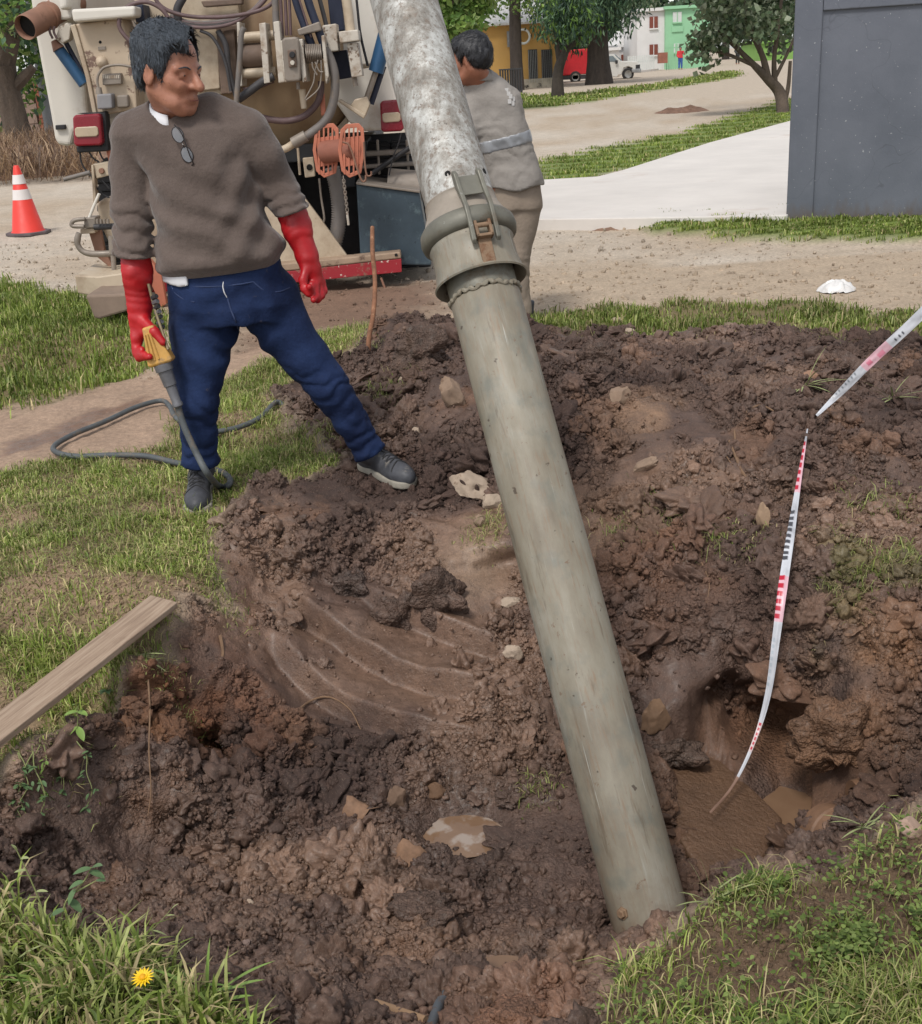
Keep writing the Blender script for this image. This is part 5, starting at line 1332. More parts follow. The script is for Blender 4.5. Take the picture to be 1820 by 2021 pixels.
def earth_lump(label, u, v, wpx, hpx, seed, col=srgb(92, 72, 61)):
    c0 = hit(u, v + hpx * .3); k = pxs(c0); V, F = ICO5
    f1, f2 = worley(V * 1.6 + seed * 2.1, seed); g1, _ = worley(V * 5 + seed, seed + 3); h1, _ = worley(V * 12 + seed, seed + 5)
    V = V * (.7 + .5 * (.6 - f1) + .35 * vnoise(V * 1.3 + seed, seed) + .16 * (.5 - g1) + .08 * (.5 - h1) + .05 * vnoise(V * 20, seed))[:, None]
    V = V * np.array([wpx / 2 * k, wpx / 2 * k * .7, hpx / 2 * k * 1.2]) * 1.25
    c_ = np.tile(col, (len(V), 1)) * (1 + .25 * vnoise(V * 30, 4))[:, None]
    o0 = c0 + (0, 0, hpx * k * .2)
    link('earth_lump', np_mesh('earth_lump', V, F, M_GROUND, c_, True, {'mud': np.ones(len(V)) * .8, 'wet': np.full(len(V), .5)}), loc=o0, label=label, cat='earth')
earth_lump('big crumbly earth lump above the right end of the bucket marks', 862, 1165, 120, 100, 24)
earth_lump('cracked earth lump standing above the bucket marks', 782, 1200, 78, 80, 25)
earth_lump('dark earth lump left of the earth block pair', 690, 1150, 70, 50, 26, srgb(80, 64, 56))
earth_lump('rounded earth lump at the near floor of the pit', 850, 1790, 150, 70, 27)
earth_lump('reddish earth lump at the bottom edge beside the grey pipe', 1010, 2005, 150, 60, 28, srgb(122, 88, 68))
earth_lump('earth lump on the heap top left of the stake tuft', 830, 690, 110, 80, 29)
earth_lump('earth lump above the squarish tan stone', 1180, 700, 90, 60, 30)
earth_lump('overhanging earth lump on the right wall of the hole', 1660, 1440, 160, 110, 31, srgb(112, 82, 60))
earth_lump('earth lump beside the pipe below the tan clay', 1330, 1480, 110, 60, 32, srgb(84, 66, 55))
# dead leaves: curled plates
M_DEAD = pm('dead_leaf', srgb(132, 102, 80), .8, var=.3, vs=30, bump=.4, bs=80)
def dead_leaf(u, v, wpx, label, seed, tilt=.2):
    c0 = hit(u, v); k = pxs(c0); r = np.random.default_rng(seed)
    n = 22; a = np.linspace(0, 2 * math.pi, n, endpoint=False); V = [(0, 0, .012)]
    for q in (.5, 1.):
        for x in a:
            rr = q * (1 + .18 * math.sin(5 * x + seed) + .12 * r.random()); V.append((wpx / 2 * k * rr * math.cos(x), wpx / 2 * k * .55 * rr * math.sin(x), .012 + .02 * q * q * math.sin(2 * x + seed)))
    V = np.array(V); V[:, 2] += V[:, 1] * tilt
    F = [(0, 1 + j, 1 + (j + 1) % n) for j in range(n)] + [(1 + j, 1 + n + j, 1 + n + (j + 1) % n, 1 + (j + 1) % n) for j in range(n)]
    b = MB(); b.add(V + c0, F); o = b.build('dead_leaf', M_DEAD, smooth=True, label=label, cat='leaf', sharp=180)
    so = o.modifiers.new('t', 'SOLIDIFY'); so.thickness = .002
dead_leaf(712, 1603, 64, 'curled brown dead leaf on the pit floor', 3, .5)
dead_leaf(805, 1712, 74, 'folded brown dead leaf over a dark gap before the puddle', 5, 1.2)
# pipe and stick near the bottom edge
hp = [hit(950, 1912), hit(905, 1950), hit(872, 1980), hit(850, 2035)]
b = MB(); b.tube([p + (0, 0, .008) for p in hp], .011, 10, 6); b.build('plastic_pipe', pm('grey_plastic', srgb(92, 98, 104), .5, var=.2, spots=[(srgb(96, 74, 60), .52, 20, .1)]), smooth=True, label='thin dark grey pipe poking from the mud at the bottom', cat='pipe')
hp = [hit(742, 1988) + (0, 0, .012), hit(840, 2024) + (0, 0, .012)]
b = MB(); b.tube(hp, [.008, .01], 8); b.build('stick', pm('stick_wood', srgb(140, 112, 86), .85, var=.2), smooth=True, label='short brown stick in the mud at the bottom edge', cat='stick')

# ================================================================== ROOTS
M_ROOT = pm('root', srgb(124, 98, 76), .9, var=.25, vs=30, bump=.4, bs=90)
def root(px, label, rad=.0028, lift=.008, cat='root'):
    P = []
    for u, v in px:
        h_ = hit(u, v); P.append(h_ + (CAMP - h_) / np.linalg.norm(CAMP - h_) * lift)
    b = MB(); b.tube(P, np.linspace(rad, rad * .5, len(P)), 6, 5); b.build('root', M_ROOT, smooth=True, label=label, cat=cat, group='roots in the dug soil')
root([(570,1420),(610,1385),(650,1376),(690,1400),(712,1440)], 'arched root below the bucket marks', .004)
root([(435,1255),(440,1290),(432,1330)], 'stubby root at the left edge of the bucket marks', .006)
root([(292,1335),(296,1400),(294,1480),(298,1560),(292,1610)], 'long thin root hanging down the left wall', .003, .02)
root([(765,1440),(770,1470),(768,1500)], 'short root on the slope left of the pipe', .003)
root([(1440,870),(1465,930),(1500,965),(1530,975)], 'matted root curving over the heap, lowest one', .005)
root([(1450,850),(1455,900),(1475,950),(1510,1005)], 'matted root left of the tape on the heap', .004)
root([(1470,815),(1500,800),(1535,815)], 'root arching over the dark gap on the heap', .006)
root([(1420,870),(1440,910),(1470,940)], 'thin root at the left of the root mat', .003)
root([(1385,1110),(1400,1150),(1395,1190)], 'thin root on the far wall of the pit', .0025)
root([(1830,1210),(1790,1225),(1760,1260)], 'dry root under the turf lip at right', .0025)
root([(1680,1030),(1720,1075),(1760,1095)], 'dry twig on the slope right of the tape', .003)
root([(345,1060),(300,1105),(260,1140)], 'dry grass stalk on the left bank', .0025)

# ================================================================== WEEDS AND SMALL PLANTS
M_STEM = pm('green_stem', srgb(128, 134, 84), .7, var=.15, bump=0)
def leaf_shape(L, Wd, n=6, fold=.15, curl=.2, ser=0.):
    V = []; F = []
    for i in range(n + 1):
        s = i / n; w_ = Wd * (math.sin(math.pi * min(1, s * .92 + .08)) ** .8) * (1 + ser * (i % 2)); z = -curl * L * s * s
        V += [(s * L, -w_ / 2, z + fold * w_), (s * L, 0, z), (s * L, w_ / 2, z + fold * w_)]
    for i in range(n):
        for j in (0, 1): F.append((i * 3 + j, i * 3 + j + 1, i * 3 + j + 4, i * 3 + j + 3))
    return np.array(V), F
def leafmesh(mb, p, d, L, Wd, upv=(0, 0, 1), **k):
    V, F = leaf_shape(L, Wd, **k)
    d = np.asarray(d, float); d /= np.linalg.norm(d); s = np.cross(upv, d); s /= np.linalg.norm(s) + 1e-9; n = np.cross(d, s)
    mb.add(np.asarray(p) + V[:, [0]] * d + V[:, [1]] * s + V[:, [2]] * n, F)
def leafm(name, c): return pm(name, c, .5, var=.2, vs=25, bump=.15, bs=60, spec=.3)
M_WL, M_WD, M_WP = leafm('weed_leaf', srgb(120, 146, 74)), leafm('weed_leaf_dark', srgb(88, 112, 74)), leafm('weed_leaf_pale', srgb(152, 160, 110))
# dandelion-like flower
fl = hit(282, 2000); ft = at(282, 1930, fl[1] - .02)
k = pxs(ft)
o = empty('yellow_flower', fl, 'single yellow dandelion flower at the bottom left', 'flower')
b = MB(); b.tube([fl, fl + (.004, 0, (ft[2] - fl[2]) * .5), ft], .0018, 6, 4); b.build('stem', M_STEM, o, smooth=True)
b = MB(); nrm = (CAMP - ft) / np.linalg.norm(CAMP - ft) * .5 + np.array([0, 0, .7])
for ring, (L, up_) in enumerate(((.021, .15), (.0165, .35), (.011, .7))):
    for j in range(16):
        a = j * 2 * math.pi / 16 + ring * .2; leafmesh(b, ft, (math.cos(a), math.sin(a) * .9, up_ + .25 * math.sin(a)), L, .0052, upv=nrm, n=2, fold=.05, curl=.05)
b.build('petals', pm('petal_yellow', srgb(236, 196, 24), .6, var=.1, vs=60, bump=0), o, kind='stuff')
b = MB(); b.ball(ft + (0, 0, .003), (.006, .006, .004)); b.build('centre', pm('flower_centre', srgb(220, 160, 10), .7), o, smooth=True)
def weed(name, label, stems, leafs, lm, cat='plant', rad=.002):
    """stems: list of world paths; leafs: (point, direction, length, width)"""
    o = empty(name, stems[0][0], label, cat)
    for s in stems:
        b = MB(); b.tube(s, np.linspace(rad, rad * .5, len(s)), 6, 5); b.build('stem', M_STEM, o, smooth=True)
    for p, d, L, Wd in leafs:
        b = MB(); leafmesh(b, p, d, L, Wd); b.build('leaf', lm, o, smooth=True)
    return o
def H(u, v, u0, v0):                # a point above the spot hit(u0, v0), seen at u, v
    return at(u, v, hit(u0, v0)[1])
# sprig under the plank
q = lambda u, v: H(u, v, 165, 1450) + (0, -.05, .0)
weed('sprig', 'bright green serrated sprig under the plank', [[q(160, 1465), q(163, 1420), q(165, 1370)]], [(q(165, 1372), (-.1, -.6, .5), .03, .014), (q(164, 1385), (-.8, -.5, .2), .036, .018), (q(164, 1385), (.8, -.5, .1), .036, .018), (q(163, 1415), (-.7, -.6, -.3), .045, .02), (q(163, 1415), (.5, -.7, -.4), .045, .02), (q(162, 1445), (.3, -.8, -.5), .03, .014)], M_WL)
# rosette with hanging leaves at the left wall
q0 = hit(272, 1300)
r = np.random.default_rng(8)
weed('rosette_weed', 'rosette weed with narrow leaves below the plank end', [[q0, q0 + (0, -.02, .03)]], [(q0 + (0, -.02, .02), (math.cos(a), math.sin(a) * .6 - .4, r.uniform(-.5, .5)), r.uniform(.05, .11), r.uniform(.006, .01)) for a in np.linspace(0, 2 * math.pi, 18, endpoint=False)], M_WP)
q0 = hit(215, 1368)
weed('small_weed', 'small round-leaved weed between the sprig and the rosette', [[q0, q0 + (0, -.01, .02)]], [(q0 + (0, -.01, .015), (math.cos(a), math.sin(a) * .5 - .5, .2), .026, .014) for a in (0.2, 1.5, 2.8, 4.0, 5.2)], M_WD)
# tall flowering stalk and leafy weed at lower left
B_ = hit(95, 1850)
q = lambda u, v: at(u, v, B_[1] - .02)
weed('flowering_stalk', 'pale tall stalk with a seed head at the lower left', [[q(96, 1850), q(82, 1790), q(60, 1735), q(30, 1672)]], [(q(34, 1680), (-.3, 0, .9), .018, .008), (q(40, 1695), (.8, -.2, .3), .02, .009), (q(52, 1718), (-.8, -.2, .2), .022, .009), (q(70, 1760), (.9, -.1, .2), .025, .008)], M_WP)
weed('broad_leaved_weed', 'small weed with broad dull leaves at the lower left', [[q(118, 1840), q(130, 1780), q(165, 1740), q(180, 1712)], [q(140, 1765), q(165, 1752), q(190, 1738)]],
     [(q(180, 1714), (.6, -.3, .5), .034, .016), (q(180, 1714), (-.8, -.3, .1), .034, .016), (q(176, 1720), (.9, -.3, -.1), .034, .016), (q(165, 1740), (-.9, -.3, -.1), .03, .016), (q(150, 1755), (-.5, -.4, -.6), .034, .018), (q(135, 1775), (.8, -.4, -.5), .036, .018), (q(128, 1795), (-.8, -.4, .0), .03, .016), (q(190, 1738), (.9, -.2, .2), .02, .01)], M_WD)
B2 = hit(240, 1880); q = lambda u, v: at(u, v, B2[1] - .03)
weed('seed_stalk', 'thin leaning grass stalk with pale seeds over the mud', [[q(225, 1895), q(265, 1860), q(300, 1835), q(338, 1795)], [q(300, 1835), q(305, 1850), q(302, 1868)]], [(q(268, 1850), (-.9, -.2, .4), .022, .005), (q(300, 1836), (.9, -.1, -.2), .03, .005), (q(304, 1852), (.2, -.3, -1), .024, .005), (q(338, 1795), (.6, 0, .7), .02, .004), (q(325, 1808), (.9, 0, .2), .02, .004)], M_WP, rad=.0014)
# broad grass blades along the near left edge
r = np.random.default_rng(18)
GRS = ((330, 1935), (395, 1945), (300, 1925), (255, 1935), (210, 1930), (150, 1925), (420, 1965), (120, 1960), (350, 1980), (60, 1940), (30, 1900), (200, 1990))
PLACE = ['sixth', 'eighth', 'fifth', 'fourth', 'third']
NM = {(330,1935): 'right of the yellow flower', (395,1945): 'at the right end of the near left grass', (300,1925): 'directly behind the yellow flower', (255,1935): 'directly left of the yellow flower', (210,1930): 'behind the second tuft left of the flower', (150,1925): 'before the broad-leaved weed', (420,1965): 'lowest at the right end of the near left grass', (120,1960): 'lower left, below the tall stalk', (350,1980): 'at the bottom edge right of the flower', (60,1940): 'near the bottom left corner', (30,1900): 'at the left edge under the tall stalk', (200,1990): 'at the bottom edge left of the flower'}
for (u, v) in GRS:
    q0 = hit(u, v); lf = []
    for j in range(7):
        a = r.uniform(-.3, math.pi + .3); lf.append((q0 + (r.normal() * .012, r.normal() * .01, 0), (math.cos(a) * .9, -.25 + .4 * math.sin(a) * r.uniform(-1, 1), r.uniform(.5, 1.1)), r.uniform(.06, .13), r.uniform(.007, .012)))
    weed('grass_tussock', 'broad-bladed pale green tussock ' + NM[(u, v)], [[q0 - (0, 0, .01), q0 + (0, 0, .02)]], lf, M_WP if r.random() < .45 else M_WL, 'grass')
for (u, v, lb) in ((1590, 765, 'limp grass tuft lying over the heap left of the upper tape'), (1755, 790, 'grey-green limp tuft right of the upper tape'), (1400, 1790, 'seeding grass tuft leaning over the pipe mouth'), (1700, 1640, 'tall grass tuft at the right rim of the hole')):
    q0 = hit(u, v); lf = []
    for j in range(11):
        a = r.uniform(0, 2 * math.pi); k = pxs(q0) / .0013
        lf.append((q0 + (r.normal() * .01, r.normal() * .01, .01), (math.cos(a) * 1.1, -.3 + .3 * math.sin(a), r.uniform(-.2, .8) if v < 1000 else r.uniform(.3, 1.2)), r.uniform(.07, .14) * k ** .5, .0055 * k ** .6))
    weed('limp_tuft', lb, [[q0 - (0, 0, .01), q0 + (0, 0, .02)]], lf, M_WP, 'grass')

# trailing weeds over the left edge of the pit
r = np.random.default_rng(44)
for (u, v, lb) in ((40, 1490, 'trailing weed hanging over the pit edge at the far left'), (85, 1475, 'trailing weed with tiny leaves hanging below the plank'), (120, 1470, 'trailing weed hanging nearest the green sprig')):
    q0 = hit(u, v); st = []; lf = []
    for k in range(4):
        p0 = q0 + (r.normal() * .03, -.02, .02); path = [p0]
        for j in range(4): path.append(path[-1] + np.array([r.normal() * .015, -.018, -.032 - .01 * r.random()]))
        st.append(path)
        for p in path[1:]:
            for _ in range(4): lf.append((p + r.normal(size=3) * .006, (r.normal(), -.6, r.normal() * .5), r.uniform(.012, .022), r.uniform(.006, .01)))
    weed('trailing_weed', lb, st, lf, M_WD if u != 85 else M_WL, rad=.0016)

# ================================================================== VACUUM TANKER TRUCK (seen from behind)
GRIME = srgb(112, 90, 72)
M_CREAM = pm('cream_paint', srgb(184, 168, 146), .5, var=.1, vs=3, bump=.1, bs=30, spots=[(srgb(144, 122, 100), .48, 2.2, .22), (GRIME, .66, 7, .06), (srgb(96, 74, 60), .72, 16, .03)])
M_CREAMW = pm('white_paint_dirty', srgb(208, 202, 192), .45, var=.06, vs=2, bump=.08, spots=[(srgb(176, 158, 138), .58, 3, .2), (srgb(120, 106, 92), .70, 26, .05, (1, 1, 3))])
M_PANEL = pm('panel_paint', srgb(182, 164, 142), .55, var=.1, vs=3, spots=[(srgb(112, 88, 76), .56, 4.5, .03), (srgb(146, 126, 110), .6, 2.5, .15)])
M_OCHRE2 = pm('tank_ochre', srgb(150, 126, 98), .5, var=.12, vs=2.5, spots=[(srgb(122, 94, 68), .47, 3, .25, (1, 1, .4)), (srgb(108, 78, 56), .68, 9, .08)])
M_RUSTP = pm('rusty_pipe', srgb(136, 100, 82), .65, .1, var=.2, vs=5, spots=[(srgb(108, 76, 60), .55, 7, .1)])
M_BLUE = pm('hydraulic_blue', srgb(42, 82, 118), .45, .2, var=.15, vs=6, spots=[(srgb(90, 96, 100), .66, 10, .08)])
M_NAVY = pm('navy_steel', srgb(34, 40, 60), .6, .1, var=.2)
M_HOSEG = pm('grey_hose', srgb(108, 102, 98), .6, var=.15, vs=8, spots=[(srgb(128, 112, 96), .55, 6, .15)])
M_HOSEB = pm('purple_brown_hose', srgb(96, 76, 76), .6, var=.2, vs=10)
M_HOSED = pm('dark_hose', srgb(58, 56, 58), .6, var=.2, vs=10)
M_LENSR = pm('red_lens', srgb(128, 26, 40), .25, var=.12, vs=5, bump=.05, spots=[(srgb(96, 36, 44), .6, 5, .2)])
M_LENSC = pm('cream_lens', srgb(178, 160, 136), .3, var=.1, vs=8)
M_BLKP = pm('added_shade_black', srgb(34, 33, 36), .6, var=.2)
M_STEEL = pm('dusty_steel', srgb(134, 124, 114), .55, .2, var=.15, vs=8, spots=[(GRIME, .6, 8, .15)])
M_BRACK = pm('chipped_white', srgb(190, 182, 170), .6, var=.08, vs=6, spots=[(srgb(112, 92, 76), .58, 14, .04), (srgb(146, 126, 106), .52, 5, .15)])
M_DRUM = pm('dirt_shade_brown', srgb(106, 88, 76), .7, var=.3, vs=6, spots=[(srgb(64, 54, 50), .58, 6, .15)])  # brown dirt; doubles as painted shade on the gap plate and column
M_ORANGE = pm('faded_orange', srgb(184, 112, 88), .65, var=.12, vs=6, spots=[(srgb(142, 86, 68), .58, 8, .1)])
M_TEAL = pm('teal_steel', srgb(60, 74, 84), .5, .2, var=.2, vs=4, spots=[(srgb(84, 100, 106), .56, 9, .12), (srgb(44, 52, 60), .62, 16, .06)])
M_REDW = None
t = NT('peeling_bumper')
sx = t.n('ShaderNodeSeparateXYZ'); t.L(t.co, sx.inputs[0])
n1 = t.noise(9, 6, .7); n2 = t.noise(22, 5, .7)
hz = t.math('ADD', sx.outputs[2], t.math('MULTIPLY', t.math('SUBTRACT', n1, .5), .05))
c = t.mix(t.ramp(hz, [(0.0, 0.), (1., 1.)]), srgb(150, 32, 42), srgb(150, 32, 42))
c = t.mix(t.ramp(n1, [(.54, 0.), (.6, .85)]), c, srgb(128, 100, 82)); c = t.mix(t.ramp(n2, [(.62, 0.), (.66, .9)]), c, srgb(206, 196, 184))
M_REDW = t.out(c, .6, t.bump(n2, .3, .006))
TR = empty('tanker_truck', at(500, 560, 9.6) * (1, 1, 0), 'dirty cream vacuum tanker truck parked with its hose-laden rear to the pit', 'truck')
def pt(name, poly, y, d, m, parent=None, bev=.008, **k):
    b = MB(); b.pp(poly, y, d); return b.build(name, m, parent or TR, bevel=bev, **k)
def tb(name, pts, y, rpx, m, parent=None, sm=6, n=12, **k):        # tube through measured points; y scalar or list
    ys = [y] * len(pts) if np.isscalar(y) else y
    P = [at(u, v, yy) for (u, v), yy in zip(pts, ys)]
    r_ = np.asarray(rpx) * pxs(P[0])
    b = MB(); b.tube(P, r_, n, sm if len(pts) > 2 else 0); return b.build(name, m, parent or TR, smooth=True, sharp=60, **k)
def R4(u0, v0, u1, v1, s=-.061): # upright rectangle that follows the roll of the picture
    return [(u0, v0), (u1, v0 + (u1 - u0) * s), (u1 + (v1 - v0) * .06, v1 + (u1 - u0) * s), (u0 + (v1 - v0) * .06, v1)]
# tank with dished end, body sides, chassis
tc0 = at(520, 95, 9.35); TRr = .76
b = MB(); b.lathe(tc0, (0, 1, 0), [(-.14, .02), (-.135, .3), (-.1, .52), (-.04, .68), (.03, .745), (.1, TRr), (5.5, TRr)], 64); b.build('tank', M_OCHRE2, TR, smooth=True)
b = MB(); b.lathe(tc0, (0, 1, 0), [(.05, TRr + .005), (.05, TRr + .045), (.1, TRr + .045), (.1, TRr + .005)], 64); b.build('tank_rim', M_CREAM, TR, smooth=True)
pt('side_panel', [(56, -60), (60, 0), (70, 71), (84, 146), (98, 219), (107, 272), (113, 286), (140, 289), (146, 262), (175, 240), (168, 150), (150, 46), (143, -60)], 9.15, 2.2, M_CREAMW, bev=.03, seg=3)
pt('side_panel', [(636, -60), (752, -60), (760, 100), (782, 190), (800, 256), (716, 259), (690, 242), (664, 205), (650, 100)], 9.28, 2.0, M_CREAMW, bev=.02)
pt('rear_plate', [(262, -40), (470, -48), (474, 180), (280, 210)], 9.1, .1, M_CREAM)
pt('rear_plate_fold', [(372, 40), (428, 36), (434, 175), (384, 180)], 9.04, .06, M_CREAM)
pt('gap_shade_plate', [(424, 52), (468, 48), (474, 182), (436, 186)], 9.04, .05, M_DRUM)  # dark plate drawn in place of the shaded gap
for x0, x1 in ((300, 345), (655, 700)):
    pt('chassis_beam', R4(x0, 330, x1, 372), 9.3, 5.5, M_IRON, bev=.01)
pt('axle_housing', R4(260, 420, 720, 470), 10.6, .3, M_IRON)
pt('under_tank_shade', R4(430, 296, 724, 530), 9.75, 1.5, M_BLKP)  # black box added as the shade below the tank
pt('rear_crossmember', R4(420, 296, 720, 330), 9.15, .12, M_IRON)
# wheels
for u0, Yw_ in ((822, 9.75), (760, 9.75), (262, 9.75), (330, 9.75)):
    gy = at(u0, 545, Yw_); cx = gy[0]; R_ = .49; c0 = np.array([cx, Yw_ + .2, R_ + .0])
    m = MB(); m.lathe(c0 - (.14, 0, 0), (1, 0, 0), [(.03, R_ * .55), (.0, R_ * .8), (.02, R_ * .96), (.05, R_), (.23, R_), (.26, R_ * .96), (.28, R_ * .8), (.25, R_ * .55)], 40); wh = m.build('wheel', M_TYRE, TR, smooth=True)
    m = MB(); m.lathe(c0 - (.1, 0, 0), (1, 0, 0), [(0, .04), (0, R_ * .45), (.0, R_ * .58), (.2, R_ * .58), (.2, .04)], 24); m.build('rim', M_STEEL, wh, smooth=True)
    for k in range(36):
        a = k * 2 * math.pi / 36
        if math.sin(a) * .2 - math.cos(a) > -.2: pass
    m = MB()
    for k in range(40):
        a = k * 2 * math.pi / 40; d_ = np.array([0, math.cos(a), math.sin(a)]); t_ = np.array([0, -math.sin(a), math.cos(a)])
        m.box(c0 + d_ * (R_ + .004), (.12, .012, .022), np.stack([[1, 0, 0], d_, t_], 1))
    m.build('tread', M_TYRE, wh, kind='stuff')
# bumper
b = MB(); b.pp([(200, 545), (575, 519), (790, 497), (792, 510), (576, 534), (200, 560)], 8.78, .14); b.build('bumper_top', pm('worn_beam', srgb(150, 128, 108), .7, var=.2, vs=6, spots=[(srgb(92, 72, 60), .55, 8, .1), (srgb(196, 186, 172), .66, 18, .04)]), TR, bevel=.01)
b = MB(); b.pp([(200, 560.5), (576, 534.5), (792, 510.5), (793, 537), (588, 557), (200, 585)], 8.785, .05); b.build('bumper_stripe', M_REDW, TR, bevel=.004)
b = MB(); b.tube([at(782, 503, 8.774), at(782, 503, 8.79)], .012, 10); b.build('bumper_bolt_hole_shade', M_BLACK, TR)
pt('skirt_plate', [(296, 300), (545, 330), (592, 378), (640, 442), (687, 507), (561, 517), (290, 540)], 8.9, .04, M_CREAM, bev=.004)
# control panel, left
cpn = pt('control_panel', [(148, 47), (240, 36), (256, 90), (266, 150), (270, 214), (191, 230), (176, 150), (160, 90)], 8.84, .3, M_PANEL, bev=.012)
pt('panel_edge', [(138, 50), (148, 47), (162, 96), (178, 156), (192, 230), (184, 231), (168, 150), (152, 96)], 8.82, .33, M_CREAM, bev=.006)
pt('panel_header', [(139, 18), (267, 11), (267, 33), (144, 44)], 8.72, .45, M_CREAMW, bev=.02, seg=3)
pt('header_gap', [(264, 9), (282, 8), (286, 42), (268, 44)], 8.9, .2, M_NAVY)
def disc(name, u, v, y, rpx, m, parent=None, t_=.02, dome=False):
    c0 = at(u, v, y); r_ = rpx * pxs(c0); b = MB()
    b.lathe(c0, (0, -1, 0), [(0, r_), (t_ * .6, r_), (t_, r_ * .8), (t_ * (1.2 if dome else 1.0), r_ * .4), (t_ * (1.3 if dome else 1.0), .0005)], 24); return b.build(name, m, parent or TR, smooth=True)
disc('lock_hole_shade_disc', 198, 83, 8.842, 3, M_BLACK, cpn, .004)
pt('label_plate', R4(193, 92, 208, 99), 8.83, .012, M_STEEL, cpn, .002)
disc('cap', 202, 122, 8.842, 11, M_PANEL, cpn, .05, True)
bx_ = pt('lamp_box', R4(201, 146, 238, 168), 8.79, .06, M_STEEL, cpn, .006)
for k in range(9): pt('lamp_slot', R4(203 + k * 3.7, 148, 205.6 + k * 3.7, 155), 8.785, .01, M_BRACK, bx_, .001)
jb = pt('junction_box', R4(190, 186, 220, 216), 8.74, .1, pm('grey_plastic_box', srgb(132, 130, 132), .6, var=.1, spots=[(GRIME, .58, 8, .12)]), cpn, .012, seg=3)
tb('cable_gland', [(196, 186), (195, 172)], 8.77, [7, 5], M_STEEL, cpn)
pt('blank_cover', R4(229, 188, 252, 213), 8.79, .06, M_STEEL, cpn, .012, seg=3)
tb('conduit', [(194, 172), (192, 158), (196, 144), (208, 132), (236, 128), (270, 134)], 8.76, 2.6, M_STEEL, cpn)
tb('looped_hose', [(280, 92), (262, 84), (246, 70), (235, 50), (240, 26), (260, 9), (290, 4), (318, 17), (334, 38)], 8.75, 4.2, M_HOSEB)
# tail lamps
def lamp(u0, v0, u1, v1, strip, y):
    o = pt('tail_lamp', [(u0 + 4, v0), (u1 - 3, v0 - 3), (u1, v0 + 3), (u1 + 4, v1 - 6), (u1, v1), (u0 + 6, v1 + 2), (u0 + 2, v1 - 4), (u0, v0 + 6)], y, .1, M_LENSR, None, .014, seg=3)
    pt('reversing_lens', [(strip[0], strip[1] + 3), (strip[0] + 4, strip[1]), (strip[2] - 4, strip[1] - 2), (strip[2], strip[1] + 2), (strip[2] + 1, strip[3] - 4), (strip[2] - 3, strip[3]), (strip[0] + 5, strip[3] + 2), (strip[0] + 1, strip[3] - 2)], y - .012, .03, M_LENSC, o, .006)
    return o
lamp(143, 227, 198, 287, (147, 251, 193, 269), 8.7)
pt('lamp_housing', [(150, 224), (208, 220), (214, 298), (152, 302), (150, 288), (200, 286), (200, 228)], 8.76, .12, M_BLKP, None, .01)
lamp(750, 199, 793, 259, (754, 223, 790, 240), 9.12)
pt('reflector_block', R4(109, 247, 128, 256), 9.12, .05, M_BLKP, None, .004)
for pts in ([(158, 300), (160, 318), (168, 334), (180, 344)], [(176, 300), (184, 312), (196, 320)], [(196, 298), (200, 308), (206, 318)], [(180, 344), (188, 366), (204, 384), (216, 390)], [(176, 346), (196, 352), (216, 372)]):
    tb('cable', pts, 8.8, 1.8, M_BLKP, n=8)
tb('wiring', [(792, 262), (786, 285), (776, 310), (768, 346)], 9.12, 1.4, M_BLKP, n=8)
tb('red_post', [(198, 222), (208, 260), (222, 320)], 8.86, 7, M_ORANGE, sm=3)
# spout, blue ram and clevis at upper left
c0, c1 = at(50, 54, 8.7), at(96, 30, 8.95); d_ = c1 - c0; L = np.linalg.norm(d_); d_ /= L; rr = 24 * pxs(c0)
b = MB(); b.lathe(c0, d_, [(.06, rr * .9), (0, rr * .92), (-.005, rr * .97), (0, rr), (L * .9, rr), (L * .92, rr * 1.12), (L, rr * 1.12), (L * 1.02, rr), (L + .35, rr)], 36); sp_ = b.build('spout', M_RUSTP, TR, smooth=True)
b = MB(); b.lathe(c0 + d_ * .05, d_, [(0, .001), (0, rr * .9)], 36); b.build('spout_bore_shade_disc', M_BLACK, sp_)
pt('spout_mount', [(92, -40), (140, -40), (142, 36), (110, 40), (98, 18)], 8.95, .3, M_CREAMW, None, .015)
pt('valve_body', [(113, -30), (136, -30), (132, 16), (118, 20)], 8.8, .15, M_CREAMW, None, .02, seg=3)
pt('ram_bracket', [(108, 76), (118, 52), (132, 44), (140, 52), (137, 78), (122, 86)], 8.9, .1, M_BRACK)
ram = tb('hydraulic_ram', [(114, 94), (166, 166)], 8.95, 11.5, M_BLUE, sm=0)
tb('ram_end', [(106, 80), (116, 97)], 8.93, [6, 12.5], M_RUSTP, ram)
tb('ram_rod', [(130, 84), (166, 150)], 8.99, 5, M_NAVY, ram)
for dx in (0, 8): tb('ram_hose', [(100 + dx, 52), (98 + dx, 62), (104 + dx, 76)], 8.85, 2.4, M_HOSEB, n=8)
# hose bundle along the top
for k in range(4):
    tb('bundle_hose', [(336 + 2 * k, 30 + 4 * k), (370, 42 + 3 * k), (410, 44 + 3.5 * k), (455, 38 + 3 * k), (495, 22 + k), (520 + 3 * k, -8), (532 + 4 * k, -60)], 8.98 - .03 * k, 3.6, M_HOSEB if k % 2 else M_HOSEG)
tb('thick_hose', [(352, 40), (350, 18), (362, -6), (380, -40)], 8.95, 8, M_HOSED)
for u, m_, rr_ in ((546, M_HOSEG, 7), (557, M_HOSEB, 3.4), (566, M_HOSEB, 3.4), (574, M_HOSEB, 3)):
    tb('drop_hose', [(u - 8, -60), (u - 3, 0), (u, 70)], 8.82, rr_, m_, sm=3)
for u0, u1 in ((584, 604), (608, 628)):
    tb('sleeved_hose', [(u0 - 12, -60), (u0, 0), (u1, 58), (u1 + 12, 92)], 8.8, 8.5, M_NAVY, sm=4)
